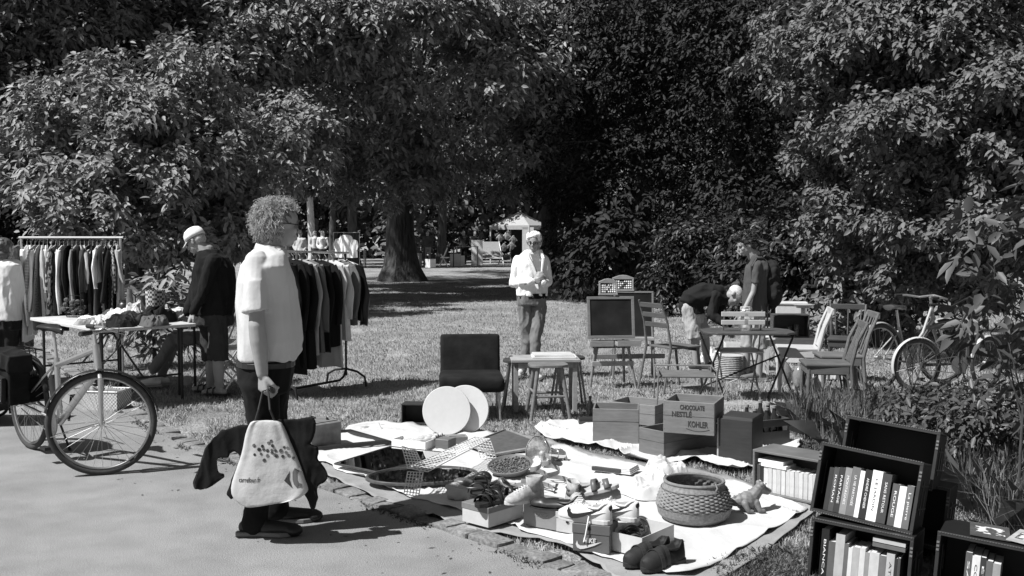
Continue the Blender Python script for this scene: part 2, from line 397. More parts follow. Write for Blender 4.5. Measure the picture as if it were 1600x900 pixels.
# kerb stones: one row of worn setts
rd = random.Random(4); mb = MB(); s = 0.0
pts = [kp((len(KP)-1)*i/1500) for i in range(1501)]; acc = [0]
for a, b in zip(pts, pts[1:]): acc.append(acc[-1]+(b-a).length)
def at_len(d):
    i = np.searchsorted(acc, d); i = max(1, min(len(pts)-1, int(i))); return pts[i], (pts[i]-pts[i-1]).normalized()
d = .2
while d < acc[-1]-.3:
    Ls = rd.uniform(.10, .24); q, t = at_len(d+Ls/2); nrm = Vector((-t.y, t.x))
    if nrm.x < 0: nrm = -nrm
    nr = Vector((abs(t.y), 0)); side = Vector((-t.y, t.x)); side = side if side.y > 0 or side.x > 0 else -side
    side = Vector((-t.y, t.x)) if (-t.y) > 0 else Vector((t.y, -t.x))
    w = rd.uniform(.12, .15); hz = rd.uniform(.004, .024); off = rd.uniform(-.01, .012)
    ang = math.atan2(t.y, t.x)+rd.uniform(-.05, .05)
    Mx = Matrix.Translation((q.x+side.x*(w/2+off), q.y+side.y*(w/2+off), 0)) @ Matrix.Rotation(ang, 4, 'Z') @ Matrix.Rotation(rd.uniform(-.09, .09), 4, 'X') @ Matrix.Rotation(rd.uniform(-.05, .05), 4, 'Y')
    b0 = len(mb.v); mb.box(-Ls/2+.003, Ls/2-.003, -w/2, w/2, -.05, hz, Mx)
    d += Ls
kerb = O('kerb', mb, STONE, bevel=.014, seg=2, smooth=True, mods=[('SUBSURF', dict(levels=1, render_levels=1, subdivision_type='SIMPLE')), ('DISPLACE', dict(texture=clouds(.05, 3), strength=.016, mid_level=.5, texture_coords='LOCAL'))]); tag(kerb, kind='structure')
# paved strip of flat slabs between the kerb and the sheets is hidden: grass grows over it
# ---- grass blades (stuff)
def grass(name, n, region, h, w, seed, g, label, clump=0, lean=.5, cen=None):
    rs = np.random.default_rng(seed); p = region(rs, n); n = len(p)
    az = rs.uniform(0, 2*PI, n); hh = h*rs.uniform(.5, 1.3, n); ln = np.abs(rs.normal(0, lean, n))
    d = np.stack([np.cos(az), np.sin(az), np.zeros(n)], 1); s = np.stack([-np.sin(az+rs.normal(0, .8, n)), np.cos(az), np.zeros(n)], 1)
    base = np.stack([p[:, 0], p[:, 1], np.full(n, -.02)], 1); ww = (w*rs.uniform(.6, 1.3, n))[:, None]
    mid = base+d*(hh*ln*.35)[:, None]; mid[:, 2] += hh*.6
    tip = base+d*(hh*ln)[:, None]; tip[:, 2] += hh*np.clip(1-.3*ln, .3, 1)
    v = np.stack([base-s*ww*.5, base+s*ww*.5, mid+s*ww*.4, tip, mid-s*ww*.4], 1).reshape(-1, 3)
    f = np.arange(n*5).reshape(-1, 5)
    m = leaf_mat(g, .3, .5, .4, .4)
    o = np_mesh(name, v, f, 5, m); tag(o, label, 'grass', kind='stuff'); return o
kx = np.array([p.x for p in pts]); ky = np.array([p.y for p in pts])
def off_road(p, m=.17):        # signed: beyond the kerb, on the lawn side
    i = np.argsort(ky); xe = np.interp(p[:, 1], ky[i], kx[i]); return p[:, 0] > xe+m*1.35
def lawn_near(rs, n):
    # density falls with distance
    y = 4.0*(34/4.0)**rs.uniform(0, 1, n)**.95; x = rs.uniform(-.62, .62, n)*y*1.0
    p = np.stack([x, y], 1); p = p[off_road(p)]
    k = np.array([mnoise.noise(Vector((a*1.3, b*1.3, 0))) for a, b in p]); return p[k > -.38]
grass('short_grass', 520000, lawn_near, .038, .0062, 1, .39, 'short mown grass of the sunny park lawn')
GEOF = True
def kerb_weeds(rs, n):
    d = rs.uniform(2, acc[-1]-6, n); q = np.array([at_len(a)[0][:] for a in d]); tt = np.array([mnoise.noise(Vector((a*1.7, 0, 3))) for a in d])
    q = q+np.stack([rs.normal(-.015, .022, n), rs.normal(-.012, .02, n)], 1); return q[tt > -.05]
grass('kerb_weeds', 26000, kerb_weeds, .034, .005, 3, .10, 'low weeds and moss growing in the joint between kerb stones and asphalt', lean=1.0)
def tall_zone(zones):
    def fn(rs, n):
        o = []
        for (x, y, rx, ry, w) in zones:
            k = int(n*w); r = np.sqrt(rs.uniform(0, 1, k)); a = rs.uniform(0, 2*PI, k); o.append(np.stack([x+rx*r*np.cos(a), y+ry*r*np.sin(a)], 1))
        p = np.concatenate(o); return p
    return fn
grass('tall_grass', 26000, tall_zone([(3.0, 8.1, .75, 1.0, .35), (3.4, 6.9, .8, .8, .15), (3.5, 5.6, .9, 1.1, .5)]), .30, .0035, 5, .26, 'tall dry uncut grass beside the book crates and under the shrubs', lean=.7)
grass('verge_grass', 26000, tall_zone([(1.45, 4.75, .5, .35, .4), (2.6, 7.2, .6, .8, .3), (2.4, 5.6, .5, .7, .3)]), .055, .0045, 6, .20, 'longer darker grass around the foot of the book crates', lean=.8)
# ---- litter: fallen leaves and grit along the kerb and over the path
def litter(n, seed):
    rs = np.random.default_rng(seed); d = rs.uniform(3, acc[-1]-7, n); q = np.array([at_len(a)[0][:] for a in d]); off = rs.exponential(.35, n)
    c = np.stack([q[:, 0]-off*.8, q[:, 1]-off*.6, np.full(n, .0012)], 1); a = rs.uniform(0, 2*PI, n); L = rs.uniform(.006, .022, n); d_ = np.stack([np.cos(a), np.sin(a), np.zeros(n)], 1); s_ = np.stack([-np.sin(a), np.cos(a), np.zeros(n)], 1)
    v = np.stack([c, c+d_*L[:, None]+s_*L[:, None]*.4+[0, 0, .002], c+d_*L[:, None]*2, c+d_*L[:, None]-s_*L[:, None]*.35+[0, 0, .001]], 1).reshape(-1, 3); return v, np.arange(n*4).reshape(-1, 4)
v, f = litter(420, 3); tag(np_mesh('leaf_litter', v, f, 4, leaf_mat(.07, .05, .8, .3, .6)), 'small fallen leaves and grit scattered on the path along the kerb', 'leaf litter', kind='stuff')
# ---- trees
LF_OAK = leaf_mat(.23, .12, .55, .28, .45); LF_DARK = leaf_mat(.028, .06, .6, .12); LF_RIGHT = leaf_mat(.135, .14, .55, .25); LF_FAR = leaf_mat(.10, .2, .5, .3)  # LF_DARK: dark evergreen leaves, with the shade on them put into the colour
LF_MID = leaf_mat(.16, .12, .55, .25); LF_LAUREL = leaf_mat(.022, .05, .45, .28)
tb = G(628, 438)
OY = tb.y
def lob(px, py, y, rx, ry=None, rz=None, bx=0, by=0):
    q = P(px, py, y); ry = ry or rx; rz = rz or rx*.6
    return (q.x-bx, q.y-by, q.z, rx, ry, rz)
oak_l = [lob(a, b, y, r, r, r*.62, tb.x, tb.y) for a, b, y, r in [
    (620, 235, 30, 2.6), (480, 190, 27, 2.6), (740, 200, 28, 2.5), (560, 110, 26, 2.8), (700, 90, 26, 2.6), (430, 60, 25, 2.6), (840, 100, 28, 2.6),
    (600, 20, 26, 2.9), (790, 10, 29, 2.8), (330, 130, 24, 2.4), (310, 10, 25, 2.6), (880, 30, 31, 2.6), (660, 250, 28, 1.6), (540, 250, 31, 1.9), (400, 250, 26, 1.8), (750, 260, 33, 2.2)]]
oak_l += [(x, y, z, r, r, r*.7) for x, y, z, r in [(-3, -2, 13, 4.5), (3, -3, 13.5, 4.5), (0, 4, 12, 5), (-7, -3, 11.5, 4), (6, 2, 11, 4.2)]]
tree('oak_tree', 'huge broad oak with thick flared trunk standing in the middle of the lawn', tb, 6.5, .50, oak_l, .185, 11, 11, LF_OAK, 11, gate=.18, limbs=12, flare=1.75, spread=.10, npad=12)
# left mass: three drooping trees
lb = Vector((-7.2, 19.5, 0))
ll = [lob(a, b, y, r, r, r*.6, lb.x, lb.y) for a, b, y, r in [(250, 300, 19, 1.7), (330, 250, 20, 1.9), (180, 230, 19, 1.8), (390, 330, 20, 1.1), (150, 330, 18, 1.1), (270, 180, 20, 2), (100, 280, 20, 1.5), (300, 370, 19, 1.1), (210, 375, 18, .9), (420, 210, 21, 1.5)]]
tree('maple_tree', 'leafy tree drooping to the ground right behind the left clothes rack', lb, 3.0, .2, ll, .15, 18, 11, LF_OAK, 12, gate=.18, limbs=6, spread=.07, npad=14)
lb = Vector((-11.5, 22, 0))
ll = [lob(a, b, y, r, r, r*.6, lb.x, lb.y) for a, b, y, r in [(60, 130, 22, 2.6), (150, 60, 23, 2.6), (10, 40, 21, 2.3), (230, 110, 24, 2.3), (-40, 180, 21, 2.3), (60, 250, 22, 1.9), (60, -40, 22, 2.8), (220, 10, 24, 2.4)]]
tree('maple_tree', 'tall leafy tree filling the top left corner of the picture', lb, 6, .3, ll, .17, 14, 11, LF_MID, 13, gate=.18, limbs=6, npad=13)
lb = Vector((-12.6, 24, 0))
ll = [lob(a, b, y, r, r, r*.9, lb.x, lb.y) for a, b, y, r in [(20, 330, 24, 2.2), (90, 360, 24, 1.9), (-50, 330, 24, 2.2), (30, 230, 24.5, 2.2), (160, 390, 24, 1.5)]]
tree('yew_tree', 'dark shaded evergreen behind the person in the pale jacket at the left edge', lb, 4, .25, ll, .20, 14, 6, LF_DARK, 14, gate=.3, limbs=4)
# centre dark mass
dk = []
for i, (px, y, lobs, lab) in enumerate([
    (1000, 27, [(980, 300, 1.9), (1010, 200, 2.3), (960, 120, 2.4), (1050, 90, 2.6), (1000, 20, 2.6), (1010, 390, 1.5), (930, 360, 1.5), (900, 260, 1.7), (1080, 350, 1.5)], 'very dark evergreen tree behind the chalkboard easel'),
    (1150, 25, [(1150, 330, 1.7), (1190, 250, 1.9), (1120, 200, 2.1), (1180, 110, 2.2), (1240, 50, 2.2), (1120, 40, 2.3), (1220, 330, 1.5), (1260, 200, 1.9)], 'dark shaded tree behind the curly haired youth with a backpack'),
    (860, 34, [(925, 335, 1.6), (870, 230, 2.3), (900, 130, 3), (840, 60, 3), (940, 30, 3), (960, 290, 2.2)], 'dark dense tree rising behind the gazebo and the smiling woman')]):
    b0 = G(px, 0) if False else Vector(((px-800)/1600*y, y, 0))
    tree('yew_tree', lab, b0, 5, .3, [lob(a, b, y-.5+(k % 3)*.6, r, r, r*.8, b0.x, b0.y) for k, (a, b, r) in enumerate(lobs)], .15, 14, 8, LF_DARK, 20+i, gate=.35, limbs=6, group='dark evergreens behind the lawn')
# undergrowth bushes
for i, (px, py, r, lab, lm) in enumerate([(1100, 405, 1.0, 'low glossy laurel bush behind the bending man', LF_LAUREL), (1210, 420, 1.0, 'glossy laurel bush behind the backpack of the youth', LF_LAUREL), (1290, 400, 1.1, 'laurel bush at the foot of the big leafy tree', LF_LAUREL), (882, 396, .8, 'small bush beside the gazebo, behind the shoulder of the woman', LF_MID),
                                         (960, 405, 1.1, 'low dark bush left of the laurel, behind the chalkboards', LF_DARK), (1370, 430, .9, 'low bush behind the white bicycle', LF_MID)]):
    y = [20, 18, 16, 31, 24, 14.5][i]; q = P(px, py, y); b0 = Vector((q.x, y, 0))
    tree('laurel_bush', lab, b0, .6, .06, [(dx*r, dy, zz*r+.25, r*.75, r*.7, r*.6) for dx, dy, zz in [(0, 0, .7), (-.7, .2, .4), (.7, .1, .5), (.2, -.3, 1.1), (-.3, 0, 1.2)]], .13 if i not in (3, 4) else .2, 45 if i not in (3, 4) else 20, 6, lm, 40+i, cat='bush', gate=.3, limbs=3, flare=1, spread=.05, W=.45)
# right leafy tree
b0 = Vector((8.0, 15.0, 0))
rl = [lob(a, b, y, r, r, r*.75, b0.x, b0.y) for a, b, y, r in [
    (1330, 60, 14, 1.1), (1420, 110, 13, 1.2), (1540, 60, 13, 1.4), (1330, 160, 14, .95), (1480, 200, 12.5, 1.2), (1590, 180, 12, 1.2), (1310, 235, 14.5, .75), (1400, 270, 13.5, 1.0), (1500, 310, 12.5, 1.1), (1590, 300, 12, 1.1),
    (1330, 330, 14.5, .8), (1410, 370, 13.5, .9), (1500, 415, 12.8, .75), (1600, 400, 11.8, .8), (1430, 430, 13.2, .6), (1400, 0, 14, 1.2), (1580, -20, 13, 1.4), (1290, 20, 15, 1.0), (1370, 200, 14, .8)]]
tree('beech_tree', 'large leafy tree with small bright leaves filling the right side down to the lawn', b0, 4, .22, rl, .092, 72, 8, LF_RIGHT, 60, gate=.22, npad=15, rr=(.30, .50), limbs=14, spread=.05, W=.5, front=.2, droop=.3, flare=1.3, gs=1.6)
# close shrub with big leaves at the right edge and low shrubs
for i, (px, py, y, L, dens, r, lab, g_, nl) in enumerate([
    (1600, 390, 5.6, .11, 30, .42, 'close shrub with large pointed leaves reaching in from the right edge', leaf_mat(.07, .12, .5, .3), 5),
    (1500, 640, 7.4, .07, 70, .42, 'low leafy shrub in front of the bicycles', leaf_mat(.07, .2, .45, .4), 6),
    (1600, 650, 6.6, .07, 70, .5, 'low leafy shrub at the right edge above the tall grass', leaf_mat(.07, .2, .45, .4), 6),
    (1425, 628, 8.3, .06, 80, .30, 'small weed clump at the wheel of the black bicycle', leaf_mat(.08, .2, .45, .4), 6)]):
    q = P(px, py, y); b0 = Vector((q.x, y, 0))
    if i == 0: lobs = [(.15, 0, q.z-.15, .35, .3, .35), (.05, 0, q.z+.2, .25, .25, .25), (-.1, .1, q.z-.4, .25, .25, .2), (.3, .1, q.z-.7, .4, .3, .3), (.35, .1, q.z+.5, .3, .3, .3), (-.2, .05, q.z+.05, .2, .2, .16)]
    else: lobs = [(dx*r, dy*r, max(.12, q.z+dz*r), r*.7, r*.7, r*.45) for dx, dy, dz in [(0, 0, 0), (-.9, .2, -.25), (.9, .1, .1), (.1, -.5, -.5), (-.5, -.2, .05), (.6, -.3, -.3)]]
    tree('shrub', lab, b0, .35 if i else .7, .010, lobs, L, dens, nl, g_, 70+i, cat='shrub', gate=.3, limbs=5, flare=1, spread=.03, W=.42, front=1, gs=2.5)
# left shrub with big leaves between rack and cap man
q = P(240, 455, 12.2)
tree('rhododendron_bush', 'sunlit bush with long leaves between the clothes rack and the man in the cap', Vector((q.x, 12.2, 0)), .4, .03, [(0, 0, .75, .45, .35, .35), (-.35, 0, .6, .3, .3, .3), (.35, 0, .85, .3, .3, .3), (.1, 0, .4, .4, .3, .3)], .17, 26, 7, LF_OAK, 80, cat='bush', gate=.4, limbs=4, flare=1, W=.33, front=1, spread=.04, gs=2.0)
# far wood and thin park trees
PALE = M(.5, 'bark', .8, .3, 6, .6)
for i, (px, wy, tr_, bk, lab) in enumerate([(487, 47, .17, PALE, 'slim pale birch trunk seen above the second clothes rack'), (553, 48, .24, BARK, 'slim dark trunk between the birch and the oak'), (452, 52, .2, BARK, 'thin dark tree left of the birch, partly behind the curly haired man'), (520, 58, .2, BARK, 'thin far tree between birch and slim dark trunk'), (690, 55, .25, BARK, 'slim far tree just right of the oak trunk')]):
    x = (px-800)/1600*wy
    tree('park_tree', lab, Vector((x, wy, 0)), 7.5, tr_, [(0, 0, 7.5, 3.2, 2, 1.8), (-2, 0, 6, 1.8, 1.5, 1), (2, 0, 6.2, 1.8, 1.5, 1), (.5, 0, 9.5, 3, 2, 2), (1.2, -1, 4.6, 1.2, 1, .6), (-1.2, 0, 4.2, 1.1, 1, .6)], .34, 5, 6, LF_FAR, 90+i, gate=.2, limbs=4, bark=bk, group='slim trees of the far park')
rs = np.random.default_rng(5); nn = 34000
px_ = rs.uniform(-45, 45, nn); pz = rs.uniform(0, 1, nn)**.8*19; py_ = 66+rs.uniform(-3, 3, nn)+3*np.sin(px_*.4)
k = np.array([mnoise.noise(Vector((a*.35, 0, c*.35))) for a, c in zip(px_, pz)]); keep = (k > -.30)
cp = np.stack([px_, py_, pz], 1)[keep]
v, f = leaves(cp, 5, .6, .5, .25, rs, .3)
tag(np_mesh('far_wood', v, f, 4, leaf_mat(.085, .15, .6, .3)), 'dark far-off wood closing the park behind everything', 'wood', kind='stuff')
# ================================================================ PEOPLE
def V(x, y=0, z=0): return Vector((x, y, z))
def head_mb(mb, c, f, u, k=1.0, jaw=1.0):
    f = f.normalized(); s = f.cross(u).normalized(); u = s.cross(f).normalized()
    Mx = Matrix((f, s, u)).transposed()
    def e(a, b, h, rx, ry, rz): mb.ell(c+(f*a+s*b+u*h)*k, rx*k, ry*k, rz*k, M=Mx, n=14, m=10)
    e(-.008, 0, .025, .098, .076, .092); e(.025, 0, -.045, .066, .056*jaw, .068); e(.035, 0, .03, .062, .064, .06)
    e(.058, 0, -.092, .026, .026, .022); e(.088, 0, -.060, .014, .026, .011); e(.089, 0, -.074, .012, .022, .008)
    e(.078, 0, .018, .022, .046, .012)
    for q in (-1, 1):
        e(.062, q*.036, -.025, .024, .022, .022); e(-.012, q*.078, -.012, .018, .010, .030); e(-.02, q*.084, .004, .016, .006, .018); e(.083, q*.012, -.036, .014, .008, .008)
    mb.cap(c+(f*.093+u*.008)*k, .010*k, c+(f*.112-u*.032)*k, .013*k, n=8)
    mb.cap(c+(-f*.02-u*.04)*k, .058*k, c+(-f*.035-u*.15)*k, .060*k)
def eyes(c, f, u, parent, k=1.0, glasses=None):
    f = f.normalized(); s = f.cross(u).normalized(); u = s.cross(f)
    if glasses is None or glasses[0] == 'clear':
        for q in (-1, 1):
            mb = MB(); mb.ell(c+(f*.083+s*q*.031-u*.004)*k, .009*k, n=10, m=6); O('eye', mb, M(.05, 'eye', .2, 0, 5, 0), parent, world=True, smooth=True)
    for q in (-1, 1):
        mb = MB(); mb.tube([c+(f*.094+s*q*.014+u*.018)*k, c+(f*.096+s*q*.032+u*.024)*k, c+(f*.082+s*q*.052+u*.016)*k], .0035*k, 5); O('eyebrow', mb, M(.2, 'hair', .8, .2), parent, world=True, smooth=True)
    if glasses:
        mb = MB()
        for q in (-1, 1):
            cc = c+(f*.106+s*q*.034-u*.004)*k
            pts = [cc+(s*math.cos(a)*.026+u*math.sin(a)*.019-f*abs(math.cos(a))*.004)*k for a in [2*PI*i/14 for i in range(14)]]
            mb.tube(pts, .0026*k, 5, close=True)
            mb.tube([cc+s*q*.026*k, c+(f*.06+s*q*.078+u*.004)*k, c+(-f*.015+s*q*.088+u*.006)*k], .0026*k, 5)
            if glasses[0] == 'sun': mb.add([pts[i] for i in range(14)], [list(range(14))])
        mb.tube([c+(f*.106-s*.01)*k, c+(f*.11)*k, c+(f*.106+s*.01)*k], .0026*k, 5)
        O('sunglasses' if glasses[0] == 'sun' else 'glasses', mb, BLACK, parent, world=True)
def hand_mb(mb, w, d, pn, side, curl=.35, k=1.0, spread=.06, tcurl=.4):
    """w wrist, d direction of the palm, pn palm normal, side: +1/-1 on which side the thumb leaves"""
    d = d.normalized(); pn = (pn-d*pn.dot(d)).normalized(); s = d.cross(pn).normalized()*side
    for i, off in enumerate((.030, .010, -.010, -.029)):
        kn = w+(d*(.088-.004*abs(i-1)**1.5)+s*off)*k
        mb.cap(w+(d*.012+s*off*.55)*k, .0135*k, kn, .0105*k, n=8)
        mb.cap(w+(d*.04+s*off*.8+pn*.006)*k, .012*k, kn+pn*.002*k, .009*k, n=8)
        L = (.042, .046, .043, .034)[i]*k; p = kn; a = curl*.7; sp = (off/.03)*spread
        for j, q in enumerate((1, .66, .52)):
            v = (d*math.cos(a)+pn*math.sin(a)+s*sp*math.cos(a)).normalized(); e = p+v*L*q
            mb.cap(p, (.0092-.0009*j)*k, e, (.0086-.0009*j)*k, n=8); p = e; a += curl*1.05
    tb_ = w+(d*.025+s*.026+pn*.006)*k; m1 = tb_+(d*.030+s*.026+pn*.014)*k; m2 = m1+(d*(.030*math.cos(tcurl))+s*.008*(1-tcurl)+pn*.030*math.sin(tcurl)-s*.012*tcurl)*k
    m3 = m2+(d*(.022*math.cos(tcurl*1.4))+pn*.022*math.sin(tcurl*1.4)-s*.012*tcurl)*k
    mb.cap(tb_, .015*k, m1, .0115*k, n=8); mb.cap(m1, .0110*k, m2, .0098*k, n=8); mb.cap(m2, .0096*k, m3, .0082*k, n=8)
def ringset(c, f, hw, hd, n=24, sq=2.3):
    s = Vector((f.y, -f.x, 0)).normalized(); f = Vector((f.x, f.y, 0)).normalized(); out = []
    for i in range(n):
        a = 2*PI*i/n; ca, sa = math.cos(a), math.sin(a)
        out.append(c+f*hd*math.copysign(abs(ca)**(2/sq), ca)+s*hw*math.copysign(abs(sa)**(2/sq), sa))
    return out
def torso_mb(mb, rings, f, grow=0.0):
    mb.loft([ringset(c, f, hw+grow, hd+grow) for c, hw, hd in rings])
def limb_mb(mb, pts, rs, grow=0.0):
    for (a, ra), (b, rb) in zip(zip(pts, rs), list(zip(pts, rs))[1:]): mb.cap(a, ra+grow, b, rb+grow, n=14)
def shoe_blob(mb, ankle, d, L=.27, h=.075, w=.048):
    d = Vector((d.x, d.y, 0)).normalized(); z0 = ankle.z
    b = Vector((ankle.x, ankle.y, 0)); s = Vector((-d.y, d.x, 0))
    heel = b-d*.055; toe = b+d*(L-.055-.04)
    mb.cap(heel+V(0, 0, .045), w*.8, b+d*.05+V(0, 0, .05), w*.85); mb.cap(b+d*.05+V(0, 0, .045), w*.9, toe+V(0, 0, .034), w*.72)
    mb.ell(toe+V(0, 0, .03), .05, .05, .032); mb.cap(b+V(0, 0, .05), w*.85, b+V(0, 0, .10), w*.85)
def sole_mb(mb, ankle, d, L=.28, w=.046):
    d = Vector((d.x, d.y, 0)).normalized(); s = Vector((-d.y, d.x, 0)); b = Vector((ankle.x, ankle.y, 0))-d*.10
    pts = []
    for t, q in ((0, .6), (.03, .9), (.1, 1), (.25, .9), (.45, .82), (.65, 1.05), (.8, 1.12), (.92, .85), (1, .4)):
        pts.append((t*L, q*w))
    out = [b+d*x+s*y for x, y in pts]+[b+d*x-s*y for x, y in pts[::-1]]
    n = len(out); mb.add([p+V(0, 0, .003) for p in out]+[p+V(0, 0, .026) for p in out], [[i, (i+1) % n, n+(i+1) % n, n+i] for i in range(n)]+[list(range(n))[::-1], list(range(n, 2*n))])
def curls(name, c, f, u, parent, mat, n=420, k=1.0, seed=1, lo=-.5, r=.0028, turn=.013, fr=.35, shell=.105):
    f = f.normalized(); s = f.cross(u).normalized(); u = s.cross(f); rd = random.Random(seed); mb = MB()
    done = 0
    while done < n:
        a = rd.uniform(0, 2*PI); z = rd.uniform(lo, 1); q = math.sqrt(max(0, 1-z*z)); x, y = q*math.cos(a), q*math.sin(a)
        if x > fr and z < .55: continue
        done += 1
        nrm = (f*x+s*y+u*z); p = c+(f*x*shell*.98+s*y*shell*.86+u*(z*shell+.02))*k-f*.012*k
        t1 = nrm.orthogonal().normalized(); t2 = nrm.cross(t1); ph = rd.uniform(0, 2*PI); rr = turn*rd.uniform(.6, 1.3)*k; tl = t1*math.cos(ph)+t2*math.sin(ph); tm = nrm.cross(tl)
        dr = (-u*.6+nrm*.6).normalized()*rd.uniform(.6, 1.5)*k; pts = []
        w0 = rd.uniform(.4, .85); L = rd.uniform(.3, 1.2)
        for i in range(9):
            th = i*w0+ph; pts.append(p+(tl*rr*math.cos(th)+tm*rr*.5*math.sin(th*1.3)+nrm*rr*.8*math.sin(th))*(.5+i/10)+dr*.030*L*i/8+nrm*.016*L*k*i/8)
        mb.tube(pts, r*k, 4)
    return O(name, mb, mat, parent, world=True, smooth=True)
HAIRS = {}
# ------------------------------------------------ the man in the white shirt
def main_man():
    Y = 5.42; f = V(.93, .36).normalized(); s = V(f.y, -f.x)
    root = T('person', 'man with curly grey hair and white shirt standing on the path, holding a shopping bag', 'person', (P(410, 835, Y).x, Y, 0))
    p = lambda x, y, d=0: P(x, y, Y+d)
    hc = p(436, 350, .02); u = V(.08, .02, 1); hf_ = V(.86, .52, -.06)
    far = .0
    tors = [(p(415, 585), .165, .135), (p(416, 560), .175, .145), (p(421, 530), .185, .158), (p(421, 500), .185, .155), (p(418, 470), .18, .145), (p(415, 440), .19, .135), (p(414, 415), .205, .11), (p(420, 398), .15, .08), (p(424, 386), .07, .06)]
    sn = p(397, 411, -.175); en = p(401, 508, -.24); wn = p(410, 584, -.22)
    sf = p(432, 412, .19); ef = p(434, 500, .24); wf = p(440, 570, .20)
    kn_, kf = p(413, 690, -.06), p(432, 690, .13); an, af = p(399, 806, -.07), p(432, 795, .17)
    hn, hf = p(408, 590, -.09), p(422, 590, .09)
    mb = MB(); head_mb(mb, hc, hf_, u, 1.03, 1.1); mb.cap(hc-f*.035-V(0, 0, .11), .062, p(420, 395), .068)
    torso_mb(mb, tors, f, -.025)
    limb_mb(mb, [sn+V(.012, .03, -.03), en], [.030, .041]); limb_mb(mb, [en, en.lerp(wn, .3), wn], [.042, .045, .030])
    limb_mb(mb, [sf, ef, wf], [.046, .043, .030])
    hand_mb(mb, wn, V(.06, -.02, -1), V(.55, .6, -.1), 1, 1.25, 1.05, .0, 1.0)
    hand_mb(mb, wf, V(.3, 0, -1), V(0, -1, 0), 1, .6)
    limb_mb(mb, [hn, kn_, an], [.08, .058, .045]); limb_mb(mb, [hf, kf, af], [.08, .058, .045])
    organic('body', mb, SKIN, root, voxel=.0055, smooth=4)
    eyes(hc, hf_, u, root, 1.03, ('sun',))
    hm = M(.36, 'hair', .75, .55, 30, .1)
    mb = MB(); fs = f.normalized(); Mx = Matrix((fs, fs.cross(u).normalized(), u)).transposed()
    mb.ell(hc-f*.02+V(0, 0, .034), .100, .092, .098, M=Mx); mb.ell(hc-f*.05-V(0, 0, .035), .068, .086, .088, M=Mx)
    hb = organic('hair', mb, M(.13, 'hair', .9, .7, 40, .5), root, voxel=.009, wr=dict(amp=.016, sc=(24, 24, 24)))
    curls('curls', hc-f*.004+V(0, 0, .006), f, u, hb, hm, 3600, .97, 3, -.92, .0009, .013, .12)
    # shirt
    st = M(.52, 'fabric', .9, .03, 9, .4)
    mb = MB(); torso_mb(mb, tors[1:], f, .012)
    limb_mb(mb, [sn+V(.01, .02, .0), sn.lerp(en, .40)], [.060, .059]); mb.cyl(sn.lerp(en, .30), sn.lerp(en, .80), .061, .072, n=20); limb_mb(mb, [sf, sf.lerp(ef, .7)], [.066, .064])
    mb.ell(p(422, 545), .165, .17, .075)
    shirt = organic('shirt', mb, st, root, voxel=.006, smooth=4, wr=dict(amp=.016, sc=(4, 4, 2.0), seed=3, sc2=(16, 16, 4), amp2=.0045))
    mb = MB(); rr = []
    for q, z in ((.096, -.030), (.084, -.006), (.078, .006)):
        rr.append([p(424, 390)+V(0, 0, z+.012)-f*.01*z*10+V(math.cos(a)*q, math.sin(a)*q*1.0, -.018*math.cos(a)) for a in [2*PI*i/20 for i in range(20)]])
    mb.loft(rr, cap=False); O('collar', mb, st, shirt, world=False, smooth=True, mods=[('SOLIDIFY', dict(thickness=.006))]); shirt.children[0].location = -Vector(root.location)
    # trousers
    mb = MB(); torso_mb(mb, [(p(414, 610), .155, .125), (p(414, 585), .178, .145), (p(415, 563), .178, .147)], f)
    limb_mb(mb, [p(405, 600, -.08), hn.lerp(kn_, .5)+V(0, 0, 0), kn_, kn_.lerp(an, .5), an+V(0, 0, -.03)], [.100, .086, .074, .070, .074]); limb_mb(mb, [p(424, 600, .08), hf.lerp(kf, .5), kf, kf.lerp(af, .5), af], [.100, .088, .076, .070, .074])
    organic('trousers', mb, fab(.012), root, voxel=.009, smooth=4, wr=dict(amp=.012, sc=(6, 6, 4), seed=1, sc2=(16, 16, 10), amp2=.004))
    mb = MB(); torso_mb(mb, [(p(415, 571), .186, .152), (p(415, 562), .186, .152)], f); O('belt', mb, M(.02, 'leather', .4), root, world=True, bevel=.003)
    fd = V(.97, .12)
    for a, d in ((an, V(.99, -.05)), (af, V(.97, .15))):
        mb = MB(); shoe_blob(mb, a, d, .30); sh = organic('shoe', mb, M(.016, 'leather', .45, .2, 20, .2), root, voxel=.007, smooth=3)
        mb = MB(); sole_mb(mb, a, d, .31, .05); sm = O('sole', mb, M(.16, 'rubber', .8), sh, bevel=.004); sm.location = -Vector(root.location)
    return root, wn
man, man_wrist = main_man()
